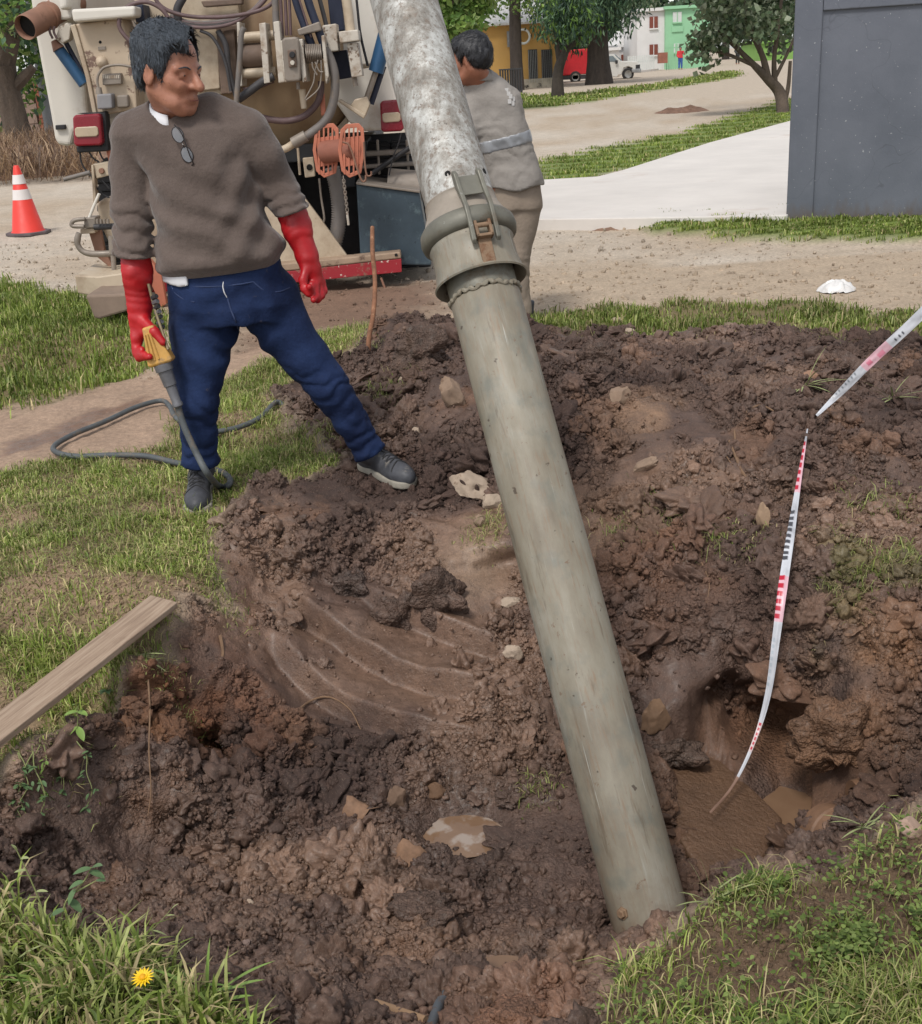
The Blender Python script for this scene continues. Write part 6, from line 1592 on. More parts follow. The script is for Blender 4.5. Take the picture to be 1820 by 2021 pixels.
tb('sleeve_stripe', [(588, -10), (604, 40), (614, 74)], 8.765, 2, M_HOSEB, sm=3)
pt('hose_clamp', [(586, 58), (630, 42), (634, 60), (590, 70)], 8.72, .1, M_STEEL, None, .008)
for k, (pts, rr_, m_) in enumerate((([(300, -30), (312, 6), (346, 26), (400, 34), (470, 30), (530, 12), (560, -30)], 4, M_HOSEB), ([(395, 60), (420, 74), (444, 120), (456, 180)], 3.4, M_HOSED), ([(430, 60), (446, 90), (452, 140), (470, 200)], 6, M_HOSED), ([(620, -40), (634, 10), (646, 60), (650, 100)], 4.5, M_HOSED), ([(700, -40), (706, 20), (712, 70), (726, 130)], 2.6, M_BLKP), ([(366, 78), (378, 100), (372, 130)], 1.6, M_BLKP))):
    tb('extra_hose', pts, 8.88 + .02 * k, rr_, m_)  # further hoses, added to deepen the dark shading of the rear
pt('shade_column', [(440, 60), (462, 56), (470, 180), (450, 186)], 8.99, .06, M_DRUM)  # dark brown strip added as shading
pt('hatch_frame', [(396, 2), (478, -4), (478, 8), (402, 14)], 8.98, .08, M_DRUM)
# winch bracket
for poly, y_ in (([(467, 44), (473, 43), (478, 170), (472, 171)], 8.8), ([(511, 46), (524, 44), (533, 163), (521, 165)], 8.72), ([(539, 43), (551, 41), (562, 162), (550, 164)], 8.7), ([(553, 80), (562, 79), (571, 161), (562, 163)], 8.66), ([(588, 78), (597, 76), (606, 161), (597, 163)], 8.66), ([(634, 70), (640, 69), (649, 150), (643, 166)], 8.66)):
    pt('bracket_plate', poly, y_, .24, M_BRACK, None, .006)
pt('dark_backing', R4(705, 268, 850, 515), 10.45, .1, M_IRON)  # dark plate added behind the rails to darken what shows between them
for v in (71, 143): tb('spacer_tube', [(474, v + 3), (545, v - 2)], 8.86, 9.5, M_CREAM, sm=0)
tb('winch_drum', [(478, 112), (530, 108)], 8.9, 24, M_DRUM, sm=0)
mo = pt('winch_motor', [(556, 80), (560, 74), (584, 72), (590, 78), (592, 110), (594, 156), (590, 160), (566, 162), (562, 156)], 8.62, .28, M_STEEL, None, .018, seg=3)
pt('motor_face', [(567, 98), (583, 97), (586, 132), (570, 133)], 8.605, .03, M_DRUM, mo, .006)
disc('socket', 577, 108, 8.6, 6, M_BLKP, mo, .015); disc('button', 577.5, 124, 8.6, 4.6, M_BRACK, mo, .012)
for k in range(9):
    u = 603 + k * 3.6; tb('coil_turn', [(u, 88), (u + 1, 100), (u + 2.5, 112), (u + 3.5, 124)], [8.74, 8.66, 8.66, 8.74], 1.7, M_STEEL, n=8)
tb('coil_core', [(600, 106), (640, 103)], 8.76, 12, M_BLKP, sm=0)
for k, pts in enumerate(([(628, 118), (622, 140), (618, 165), (602, 196)], [(634, 118), (634, 150), (628, 176), (604, 198)], [(616, 122), (618, 134), (626, 148)], [(622, 122), (630, 140), (638, 142)])):
    tb('winch_cable', pts, 8.64 - .01 * k, 1.5, M_STEEL, n=8)
tb('eye_bolt', [(588, 162), (589, 176)], 8.72, 4, M_STEEL, sm=0); tb('hanging_pin', [(596, 176), (600, 214)], 8.8, [7, 5.5], M_CREAM, sm=0)
tb('upright_hose', [(482, 54), (476, 70), (473, 120), (468, 182), (464, 230)], 8.68, 5.6, M_HOSEG)
tb('low_hose', [(470, 196), (490, 182), (520, 160), (540, 150)], 8.75, 8, M_HOSED); tb('low_hose', [(480, 176), (510, 172), (540, 160)], 8.85, 3.4, M_HOSEB)
tb('inner_hose', [(634, 160), (633, 182), (625, 205), (602, 228), (570, 238), (535, 236), (505, 228), (470, 218)], 8.88, 6.5, M_HOSEB)
bigh = tb('return_hose', [(640, 96), (652, 116), (661, 150), (659, 196), (644, 236), (612, 264), (584, 280)], 8.74, 9, M_HOSEG)
tb('hose_ferrule', [(604, 268), (578, 283)], 8.73, 11.5, M_STEEL, bigh, sm=0); tb('metal_elbow', [(584, 280), (564, 293), (540, 299), (500, 300)], 8.75, 7.5, M_CREAM)
pt('support_strip', [(630, 186), (640, 184), (643, 226), (634, 229)], 8.9, .04, M_ORANGE)
# right ram group
tb('guide_tube', [(672, -60), (684, 0), (692, 62)], 8.9, 10, M_CREAM, sm=3)
pt('guide_block', [(636, 50), (664, 46), (668, 100), (640, 104)], 8.8, .2, M_BRACK); pt('guide_flange', [(668, 62), (707, 58), (709, 80), (671, 85)], 8.74, .26, M_BRACK); pt('guide_foot', [(684, 86), (706, 83), (716, 150), (694, 153)], 8.78, .2, M_BRACK)
tb('guide_pin', [(699, 150), (702, 170)], 8.86, 5, M_STEEL, sm=0)
pt('dark_box', [(640, 104), (684, 98), (694, 153), (664, 158)], 8.98, .2, M_NAVY); pt('dark_post', [(640, -60), (668, -60), (680, 60), (654, 64)], 9.1, .1, M_NAVY)
ram = tb('hydraulic_ram', [(768, 40), (742, 142)], 8.95, 15, M_BLUE, sm=0)
tb('ram_rod', [(744, 135), (722, 200)], 8.95, 6, M_STEEL, ram, sm=0); tb('ram_guard', [(757, 130), (732, 205)], 9.02, 6.5, M_NAVY, ram, sm=0)
pt('ram_mount', [(700, 196), (724, 190), (730, 206), (720, 232), (692, 208)], 8.88, .14, M_CREAM); pt('stay_plate', [(664, 198), (672, 196), (722, 226), (718, 235)], 8.86, .1, M_CREAM)
pt('small_bracket', [(712, 126), (732, 124), (734, 132), (716, 136)], 9.1, .08, M_CREAM)
# hose reel
def ring(name, outer, inner, y, d, m, parent):
    n = len(outer); V = [at(u, v, y) for u, v in outer] + [at(u, v, y) for u, v in inner]; V = np.array(V); V = np.concatenate([V, V + (0, d, 0)])
    F = []
    for i in range(n):
        j = (i + 1) % n; F += [(i, j, n + j, n + i), (2 * n + i, 3 * n + i, 3 * n + j, 2 * n + j), (i, 2 * n + i, 2 * n + j, j), (n + i, n + j, 3 * n + j, 3 * n + i)]
    b = MB(); b.add(V, F); return b.build(name, m, parent, bevel=.004)
for dx, y_ in ((0, 8.72), (50, 8.56)):
    out_ = [(633 + dx, 245), (658 + dx, 243), (668 + dx, 254), (670 + dx, 298), (663 + dx, 342), (640 + dx, 351), (624 + dx, 338), (617 + dx, 296), (622 + dx, 256)]
    ce = (644 + dx, 297); inn = [(ce[0] + (u - ce[0]) * .74, ce[1] + (v - ce[1]) * .84) for u, v in out_]
    fo = ring('reel_flange', out_, inn, y_, .025, M_ORANGE, TR)
    pt('flange_web', [(ce[0] - 19, 272), (ce[0] + 19, 268), (ce[0] + 17, 324), (ce[0] - 16, 330)], y_ + .004, .018, M_ORANGE, fo, .003)
    for s_ in (-14, -5, 4, 12): pt('flange_spoke', [(ce[0] + s_ - 1.6, 252), (ce[0] + s_ + 1.6, 252), (ce[0] + s_ + 1.6, 344), (ce[0] + s_ - 1.6, 344)], y_ - .004, .012, M_ORANGE, fo, .001)
tb('reel_drum', [(640, 300), (700, 294)], [8.74, 8.6], 22, pm('reel_core', srgb(140, 88, 72), .7, var=.2), sm=0)
tb('crank_handle', [(676, 280), (690, 288), (704, 330), (714, 356), (721, 356), (722, 345)], 8.5, 1.9, M_RUSTP, n=8)
tb('crank_handle', [(718, 280), (720, 320), (724, 345), (732, 346), (733, 338)], 8.54, 1.9, M_RUSTP, n=8)
# chain
ch = empty('chain', at(680, 350, 8.55), None, None); ch.parent = TR; ch.location = (0, 0, 0)
for k in range(12):
    c0 = at(678 + k * .65, 352 + k * 5.6, 8.55); an_ = np.linspace(0, 2 * math.pi, 17); ex = np.array([1, 0, 0]) if k % 2 else np.array([0, 1, 0])
    b = MB(); b.tube([c0 + ex * .009 * math.cos(a) + np.array([0, 0, 1]) * .017 * math.sin(a) for a in an_], .0035, 6); b.build('chain_link', M_STEEL, ch, smooth=True)
tb('chain_bar', [(685, 418), (688, 444)], 8.55, 2.4, M_BRACK, sm=0)
# corrugated suction hose
P = catmull([at(u, v, 9.0) for u, v in ((655, 330), (664, 370), (669, 410), (667, 450), (658, 492))], 16); k_ = pxs(P[0])
b = MB(); b.tube(P, [k_ * (14.5 + (1.2 if i % 2 else -.8)) for i in range(len(P))], 24); b.build('corrugated_hose', M_HOSEG, TR, smooth=True, sharp=80)
tb('thin_pipe', [(630, 352), (634, 390), (640, 430), (636, 442)], 8.95, 2.2, M_STEEL)
pt('lamp_plate', [(597, 312), (618, 310), (622, 348), (602, 351)], 8.95, .05, M_CREAM, None, .006); disc('plate_hole_shade_disc', 611, 330, 8.945, 6, M_BLACK, None, .006)
tb('stay_rod', [(588, 292), (592, 345)], 8.86, 2.6, M_CREAM, sm=0)
# toolbox, drum and struts at lower right
tbx = pt('toolbox', [(703, 363), (828, 380), (852, 524), (712, 522)], 8.95, .55, M_TEAL, None, .012)
pt('toolbox_lid_edge', [(703, 359), (829, 376), (829, 381), (703, 364)], 8.93, .6, M_STEEL, tbx, .004)
tb('grey_drum', [(765, 366), (835, 372)], [9.3, 9.3], 34, M_STEEL, sm=0)
tb('strut', [(735, 342), (808, 292)], 9.15, 5, M_BLKP, sm=0); pt('chassis_rail', R4(708, 300, 830, 310), 9.4, .1, M_STEEL); pt('chassis_rail', R4(708, 326, 836, 334), 9.4, .1, M_STEEL)
for u in (742, 800): pt('chassis_post', R4(u, 276, u + 5, 345), 9.42, .06, M_STEEL)
pt('mud_flap', R4(792, 524, 850, 552), 9.7, .03, M_BLKP)
tb('prop_rod', [(752, 548), (764, 580)], 8.8, 2.4, M_RUSTP, sm=0)
# valve gear at lower left
tb('lever_grip', [(126, 354), (178, 340)], 8.7, 4.4, M_HOSEG, sm=0)
va_ = pt('valve_bracket', [(182, 324), (214, 318), (216, 346), (190, 353)], 8.78, .12, M_CREAM); disc('bracket_bolt', 201, 337, 8.776, 5.5, M_RUSTP, va_, .02)
pt('valve_strip', [(180, 326), (184, 325), (190, 402), (184, 404)], 8.76, .08, M_CREAM, None, .003)
pt('valve_housing', [(190, 402), (204, 392), (250, 386), (262, 470), (224, 500), (196, 440)], 8.86, .3, M_CREAM, None, .02, seg=3)
pt('pump_cover', [(250, 330), (330, 320), (330, 500), (262, 520)], 9.0, .4, M_DRUM)
pt('valve_block', R4(165, 430, 188, 451), 8.7, .14, M_STEEL, None, .008); pt('valve_block', R4(158, 452, 187, 462), 8.72, .14, M_CREAM, None, .006)
tb('pipe_bend', [(168, 432), (150, 434), (142, 439), (144, 446), (166, 447)], 8.68, 4.2, M_STEEL); tb('long_pipe', [(186, 448), (240, 446)], 8.7, 6, M_HOSED, sm=0)
tb('drain_pipe', [(156, 460), (153, 472), (154, 484), (164, 496), (184, 501), (228, 500)], 8.68, [5.5, 6.5, 5.5, 5.5, 6.5, 6.5], M_STEEL)
for k in range(4): tb('hose_clip', [(192 + k * 7, 432), (192.5 + k * 7, 441)], 8.66, 2.6, M_STEEL, sm=0)
pt('rust_plate', [(175, 458), (198, 454), (206, 494), (222, 524), (222, 532), (190, 506)], 8.8, .05, M_RUSTP, None, .004)
tb('jack_leg', [(222, 466), (224, 500)], 8.6, 8.5, M_STEEL, sm=0); tb('jack_screw', [(223, 500), (227, 560)], 8.6, 5, M_STEEL, sm=0)
tb('white_hose', [(196, 382), (188, 400), (180, 420), (176, 430)], 8.72, 3, M_CREAMW)
pt('jack_foot', [(147, 543), (192, 546), (250, 538), (252, 580), (194, 586), (153, 579)], 8.35, .5, M_CREAM, None, .01)
pt('orange_stay', [(296, 512), (318, 540), (328, 600), (318, 606), (298, 560)], 8.6, .06, M_ORANGE, None, .004)
b = MB(); b.pp([(168, 583), (250, 580), (252, 614), (196, 630), (186, 628)], 8.0, .9); b.build('culvert_headwall', pm('old_concrete', srgb(132, 114, 100), .9, var=.2, vs=5, bump=.4, bs=25), label='short concrete headwall in the grass under the truck\'s jack foot', cat='headwall', bevel=.015)

# ================================================================== PEOPLE: smooth blended volumes turned into one skin
def surface(fn, lo, hi, h):
    lo = np.asarray(lo, float); n = np.ceil((np.asarray(hi) - lo) / h).astype(int) + 1
    B = 5
    nb = -(-n // B)
    cc = np.stack(np.meshgrid(*[lo[i] + h * (np.arange(nb[i]) * B + (B - 1) / 2) for i in range(3)], indexing='ij'), -1).reshape(-1, 3)
    fc = np.concatenate([fn(cc[i:i + 200000]) for i in range(0, len(cc), 200000)])
    f = np.repeat(np.repeat(np.repeat(fc.reshape(nb), B, 0), B, 1), B, 2).astype(np.float32)
    act_ = np.argwhere(np.abs(fc.reshape(nb)) < h * B * 1.25 + .012)       # only blocks near the surface are sampled finely
    g = np.stack(np.meshgrid(*[np.arange(B)] * 3, indexing='ij'), -1).reshape(-1, 3)
    for i in range(0, len(act_), 3000):
        ix = (act_[i:i + 3000, None, :] * B + g[None]).reshape(-1, 3)
        f[ix[:, 0], ix[:, 1], ix[:, 2]] = fn(lo + h * ix)
    f = f[:n[0], :n[1], :n[2]]
    ins = f < 0
    c = n - 1
    cnt = np.zeros(c, np.int32); acc = np.zeros(tuple(c) + (3,), np.float32)
    cor = [(a, b, d) for a in (0, 1) for b in (0, 1) for d in (0, 1)]
    sl = lambda o: tuple(slice(o[k], c[k] + o[k]) for k in range(3))
    for a in range(3):
        for o in cor:
            if o[a]: continue
            o2 = list(o); o2[a] = 1
            fa, fb = f[sl(o)], f[sl(o2)]
            m = (fa < 0) != (fb < 0)
            t = np.where(m, fa / np.where(m, fa - fb, 1), 0)
            cnt += m
            for k in range(3):
                acc[..., k] += np.where(m, (t if k == a else o[k]), 0)
    act = cnt > 0
    idx = np.full(c, -1, np.int64); idx[act] = np.arange(act.sum())
    cell = np.argwhere(act)
    V = lo + h * (cell + acc[act] / cnt[act][:, None])
    F = []
    for a in range(3):
        b, d = (a + 1) % 3, (a + 2) % 3
        s1 = [slice(1, c[k]) for k in range(3)]; s1[a] = slice(0, c[a]); s2 = list(s1); s2[a] = slice(1, c[a] + 1)
        A0, A1 = ins[tuple(s1)], ins[tuple(s2)]
        e = np.argwhere(A0 != A1)
        if not len(e): continue
        off = np.ones(3, int); off[a] = 0; e0 = e + off
        fl = A0[tuple(e.T)]
        def g(ob, od):
            q = e0.copy(); q[:, b] -= ob; q[:, d] -= od; return idx[tuple(q.T)]
        Q = np.stack([g(1, 1), g(0, 1), g(0, 0), g(1, 0)], 1)
        Q[~fl] = Q[~fl][:, ::-1]
        F.append(Q)
    F = np.concatenate(F); F = F[(F >= 0).all(1)]
    return V, F
def cap(p, a, b, ra, rb=None):
    rb = ra if rb is None else rb
    a, b = np.asarray(a, float), np.asarray(b, float); d = b - a
    t = np.clip(((p - a) @ d) / (d @ d + 1e-12), 0, 1)
    return np.linalg.norm(p - a - t[:, None] * d, axis=1) - (ra + (rb - ra) * t)
def chain(p, pts, rad, k=.02):
    r = None
    for i in range(len(pts) - 1):
        d = cap(p, pts[i], pts[i + 1], rad[i], rad[i + 1]); r = d if r is None else smin(r, d, k)
    return r
def smin(a, b, k):
    h = np.clip(.5 + .5 * (b - a) / k, 0, 1)
    return b * (1 - h) + a * h - k * h * (1 - h)
def smax(a, b, k): return -smin(-a, -b, k)
def ell(p, c, r, M=None):
    q = p - np.asarray(c)
    if M is not None: q = q @ np.asarray(M)          # columns of M = local axes
    r = np.asarray(r); k0 = np.linalg.norm(q / r, axis=1); k1 = np.linalg.norm(q / (r * r), axis=1)
    return k0 * (k0 - 1) / (k1 + 1e-9)
def loft(p, cs, hw, hd, yaw=0., pw=2.3):             # stack of oval sections, centres cs bottom-up or top-down
    cs = np.asarray(cs, float)
    if cs[0, 2] > cs[-1, 2]: cs = cs[::-1]; hw = hw[::-1]; hd = hd[::-1]
    z = np.clip(p[:, 2], cs[0, 2], cs[-1, 2])
    cx, cy = np.interp(z, cs[:, 2], cs[:, 0]), np.interp(z, cs[:, 2], cs[:, 1])
    a, b = np.interp(z, cs[:, 2], hw), np.interp(z, cs[:, 2], hd)
    x, y = p[:, 0] - cx, p[:, 1] - cy
    c, s = math.cos(yaw), math.sin(yaw)
    x, y = c * x + s * y, -s * x + c * y
    g = (np.abs(x / a) ** pw + np.abs(y / b) ** pw) ** (1 / pw)
    d = (g - 1) * np.minimum(a, b)
    dz = np.abs(p[:, 2] - z)
    return np.where(dz > 0, np.hypot(np.maximum(d, 0), dz), d)
def body_part(name, fn, lo, hi, h, mat, parent, col=None, **k):
    V, F = surface(fn, lo, hi, h)
    o0 = np.array(root_of(parent).location) if parent is not None else np.zeros(3)
    me = np_mesh(name, V - o0, F, mat, None, True)
    return link(name, me, parent=parent, **k), V, F
def bbox(pts, pad): P = np.asarray(pts); return P.min(0) - pad, P.max(0) + pad

M_SKIN = pm('skin_tan', srgb(166, 114, 92), .5, var=.14, vs=18, bump=.35, bs=90, spots=[(srgb(146, 88, 70), .56, 22, .15), (srgb(128, 84, 70), .6, 60, .1)])
t = NT('brown_knit')
n1 = t.noise(3.5, 4, .6); n2 = t.noise(420, 3, .6)
c = t.ramp(n1, [(.3, srgb(84, 73, 68)), (.7, srgb(104, 92, 86))])
c = t.mix(1., c, t.ramp(n2, [(.3, .8), (.7, 1.2)]), 'MULTIPLY')
M_SWEAT = t.out(c, .95, t.bump(n2, .35, .002, t.bump(t.noise(9, 4, .6), .5, .03)))
t.b.inputs['Sheen Weight'].default_value = .25; t.b.inputs['Specular IOR Level'].default_value = .15
t = NT('denim')
n1 = t.noise(5, 5, .65); n2 = t.noise(600, 2, .5)
c = t.ramp(n1, [(.3, srgb(20, 30, 58)), (.7, srgb(36, 52, 88))])
c = t.mix(1., c, t.ramp(n2, [(.3, .8), (.7, 1.2)]), 'MULTIPLY')
c = t.mix(t.ramp(t.noise(22, 4, .7), [(.66, 0.), (.76, .5)]), c, srgb(96, 92, 96))
M_DENIM = t.out(c, .85, t.bump(t.noise(300, 3, .6), .25, .002, t.bump(t.noise(11, 4, .6), .5, .02)))
t.b.inputs['Specular IOR Level'].default_value = .2
M_GLOVE = pm('red_rubber', srgb(170, 20, 28), .46, var=.2, vs=10, bump=.25, bs=26, bd=.008, spots=[(srgb(206, 96, 96), .68, 11, .06)])
M_SHOE = pm('shoe_leather', srgb(66, 67, 72), .6, var=.35, vs=16, bump=.3, bs=60, spots=[(srgb(122, 116, 108), .6, 14, .1)])
M_SOLE = pm('shoe_sole', srgb(150, 144, 132), .8, var=.2, vs=14, spots=[(srgb(96, 78, 64), .55, 12, .1)])
M_SHIRTW = pm('white_shirt', srgb(214, 214, 218), .8, var=.05)
t = NT('dark_hair')
n1 = t.noise(12, 4, .7, stretch=(1, 1, 3)); n2 = t.noise(60, 5, .7, stretch=(4, 4, .6))
c = t.ramp(n2, [(.35, srgb(28, 32, 38)), (.64, srgb(86, 94, 104))])
M_HAIR = t.out(c, .5, t.bump(n2, .9, .01))
M_LACE = pm('shoe_lace', srgb(36, 36, 38), .8)

def front(fn, u, v, y0, y1):         # first point of a body surface along a line of sight
    ys = np.linspace(y0, y1, 160); P = np.array([at(u, v, y) for y in ys]); k = np.where(fn(P) < 0)[0]
    return float(ys[k[0]]) if len(k) else y1
# ------------------------------------------------------------------ the standing man in the sweater
YM = 4.36
J = lambda u, v, y=YM: at(u, v, y)
kM = pxs(J(400, 400))                # metres per photograph pixel on his body
man = empty('person', (G(395, 1000) + G(760, 945)) / 2, 'man in brown sweater, blue jeans and long red gloves standing with legs apart', 'person')
# head frame
yaw = math.radians(60); pit = math.radians(-11); rol = math.radians(4)
hf = np.array([math.sin(yaw) * math.cos(pit), -math.cos(yaw) * math.cos(pit), math.sin(pit)])
hs0 = np.cross(hf, (0, 0, 1)); hs0 /= np.linalg.norm(hs0); hu = np.cross(hs0, hf)      # hs0 = his right side
HC = J(334, 137, 4.27); HS = 1.16; NKE = J(352, 236, 4.35)
HM = np.stack([hf, hs0, hu], 1)
def hl(p): return (p - HC) @ HM / HS
def hw_(q): return HC + (np.asarray(q, float) * HS) @ HM.T
def head_d(p):
    q = hl(p)
    d = ell(q, (-.012, 0, .03), (.098, .076, .086))
    d = smin(d, ell(q, (.026, 0, -.04), (.064, .057, .078)), .03)
    q2 = q.copy(); q2[:, 1] = np.abs(q2[:, 1])
    d = smin(d, cap(q2, (-.012, .054, -.052), (.056, .022, -.1), .02, .019), .025)
    d = smin(d, cap(q, (.066, -.01, -.1), (.066, .01, -.1), .018), .02)
    d = smin(d, cap(q2, (.083, .012, .016), (.068, .05, .012), .010), .012)
    d = smin(d, cap(q2, (.055, .046, -.022), (.07, .036, -.03), .016), .025)
    d = smin(d, cap(q, (.088, 0, .008), (.116, 0, -.032), .0085, .0145), .014)
    d = smin(d, cap(q2, (.098, .010, -.036), (.094, .013, -.036), .0085), .008)
    d = smax(d, -ell(q2, (.103, .033, -.004), (.022, .018, .013)), .012)
    d = smin(d, np.linalg.norm(q2 - (.075, .032, -.004), axis=1) - .0125, .004)
    d = smin(d, cap(q2, (.0885, 0, -.066), (.08, .021, -.070), .0065), .008)
    d = smin(d, cap(q2, (.0855, 0, -.078), (.079, .018, -.076), .0062), .008)
    d = smax(d, -cap(q2, (.1, 0, -.0715), (.088, .022, -.0725), .0022), .003)
    d = smax(d, -cap(q2, (.1, .02, -.042), (.084, .036, -.074), .0018), .007)      # folds beside the mouth
    d = smax(d, -cap(q2, (.089, .02, -.021), (.078, .044, -.017), .0022), .005)    # under the eyes
    d = smin(d, ell(q2, (.05, .04, -.082), (.022, .014, .016)), .02)
    d = smin(d, ell(q2, (-.008, .079, -.012), (.021, .008, .033)), .008)
    d = smax(d, -ell(q2, (-.004, .09, -.008), (.011, .008, .02)), .006)
    return smin(d * HS, cap(p, hw_((-.02, 0, -.06)), NKE, .062, .066), .03)
zn = NKE[2] - .1
def body_d(p):
    d = np.ones(len(p)); up_ = p[:, 2] > zn
    if up_.any(): d[up_] = head_d(p[up_])
    if (~up_).sum() == 0 and p[:, 2].min() > zn + .12: return d
    d = smin(d, loft(p, [J(362, 235), J(365, 262), J(395, 330), J(415, 420), J(440, 520), J(452, 590), J(458, 615)], np.array([40, 84, 76, 74, 82, 84, 70]) * kM, np.array([.05, .075, .09, .09, .1, .09, .07])), .02)
    d = smin(d, chain(p, [J(255, 270), J(258, 400), J(264, 490, 4.3), J(272, 608, 4.28)], np.array([22, 18, 17, 13]) * kM), .01)
    d = smin(d, chain(p, [J(488, 262), J(522, 310), J(548, 365, 4.4), J(575, 420, 4.36), J(606, 510, 4.34)], np.array([22, 18, 17, 16, 12]) * kM), .01)
    d = smin(d, chain(p, [J(405, 610, 4.4), J(392, 785, 4.32), J(400, 930, 4.36)], np.array([42, 26, 17]) * kM), .01)
    d = smin(d, chain(p, [J(530, 610, 4.42), J(645, 757, 4.42), J(728, 893, 4.46)], np.array([40, 26, 17]) * kM), .01)
    return d
lo, hi = bbox([J(230, 30, 4.0), J(660, 1000, 4.6), J(230, 1000, 4.6), J(700, 30, 4.0)], .1)
body_part('body', body_d, lo, hi, .0062, M_SKIN, man)
# hair
def hair_line(f):
    return np.interp(f, [-.13, -.08, -.035, -.012, .012, .03, .042, .06, .09, .12], [-.072, -.07, -.045, .022, .0, -.03, .012, .045, .058, .062])
def hair_d(p):
    q = hl(p)
    d = ell(q, (-.014, 0, .04), (.115, .091, .098))
    d = smin(d, ell(q, (-.05, 0, -.005), (.074, .084, .075)), .03)
    d = smin(d, ell(q, (.055, 0, .075), (.052, .066, .04)), .03)
    st = vnoise(np.stack([q[:, 0] * 26 + q[:, 2] * 30, q[:, 1] * 60, q[:, 2] * 16 - q[:, 0] * 14], 1), 5) * .0055 + vnoise(np.stack([q[:, 0] * 60 + q[:, 2] * 70, q[:, 1] * 160, q[:, 2] * 30], 1), 6) * .003
    d = d - st
    d = smax(d, hair_line(q[:, 0]) + .03 * sstep(.03, .065, np.abs(q[:, 1])) * sstep(.04, .06, q[:, 0]) - q[:, 2] + st * 2, .006)
    return d * HS
ho, Vh, Fh = body_part('hair', hair_d, *bbox([hw_((0, 0, .17)), hw_((.16, .13, -.05)), hw_((-.16, -.13, -.09))], .02), .0045, M_HAIR, man)
def strands(ho, Vh, owner, n, seed):         # loose hairs over the hair volume
    r = np.random.default_rng(seed)
    nv = np.array([v.normal[:] for v in ho.data.vertices])
    si = r.choice(len(Vh), n); q = hl(Vh[si]); flow = np.stack([np.where(q[:, 2] > .05, .75, .12) + 0 * q[:, 0], np.sign(q[:, 1]) * .35, np.where(q[:, 2] > .08, -.1, -.9)], 1) + r.normal(0, .22, (len(si), 3))
    flow = flow @ HM.T; N_ = nv[si]; flow -= N_ * (flow * N_).sum(1)[:, None]; flow /= np.linalg.norm(flow, axis=1)[:, None]
    L = r.uniform(.014, .034, len(si))[:, None]; sd = np.cross(flow, N_); wv = r.uniform(.0009, .0018, len(si))[:, None]
    P_ = Vh[si]; m_ = P_ + flow * L * .5 + N_ * .0028; e_ = P_ + flow * L - N_ * .0005
    Vs = np.stack([P_ - sd * wv - N_ * .001, P_ + sd * wv - N_ * .001, m_ - sd * wv, m_ + sd * wv, e_], 1).reshape(-1, 3)
    Fs = (np.array([[0, 1, 3], [0, 3, 2], [2, 3, 4]])[None] + (np.arange(len(si)) * 5)[:, None, None]).reshape(-1, 3)
    link('hair_strands', np_mesh('hair_strands', Vs - np.array(owner.location), Fs, ho.data.materials[0], None, True), parent=ho, kind='stuff')
strands(ho, Vh, man, 2600, 3)
# eyes and brows
M_EYE = pm('eye_dark', srgb(52, 38, 34), .25, var=.1, bump=0)
for sg in (-1, 1):
    b = MB(); b.ball(hw_((.0835, sg * .032, -.004)), np.array([.0052, .0052, .0026]) * HS); b.build('eye', M_EYE, man, smooth=True)
    b = MB(); b.tube([hw_((.094, sg * .016, .014)), hw_((.09, sg * .033, .02)), hw_((.074, sg * .052, .014))], [.0022, .003, .0014], 6, 4); b.build('eyebrow', M_HAIR, man, smooth=True)
b = MB(); b.tube([hw_((.097, -.019, -.0722)), hw_((.1, 0, -.0715)), hw_((.097, .019, -.0722))], [.0012, .002, .0012], 6, 4); b.build('mouth_line', pm('lip_shadow', srgb(110, 62, 54), .6, bump=0), man, smooth=True)
# sweater
def folds(p, a, b, amp, freq, s=0, ph=0.):
    a, b = np.asarray(a), np.asarray(b); d = (b - a) / np.linalg.norm(b - a); x = (p - a) @ d
    return amp * (.75 - 1.5 * np.abs(np.sin(x * freq * .55 + ph + 3.2 * vnoise(p * 8, s) + 1.2 * vnoise(p * 21, s + 1))))
SWc = [J(362, 205), J(363, 232), J(364, 256), J(385, 300), J(397, 335), J(410, 400), J(428, 470), J(437, 515), J(440, 540)]
SWw = np.array([46, 88, 126, 118, 106, 106, 118, 125, 122]) * kM
SWd = np.array([.07, .095, .125, .145, .155, .165, .175, .17, .155])
cufL, cufLd = J(263, 500), J(264, 540) - J(260, 440); cufLd = cufLd / np.linalg.norm(cufLd)
cufR, cufRd = J(575, 420), J(608, 518) - J(560, 390); cufRd = cufRd / np.linalg.norm(cufRd)
nk = NKE + (0, 0, .03); nkd = (hw_((-.02, 0, -.06)) - NKE) / np.linalg.norm(hw_((-.02, 0, -.06)) - NKE)
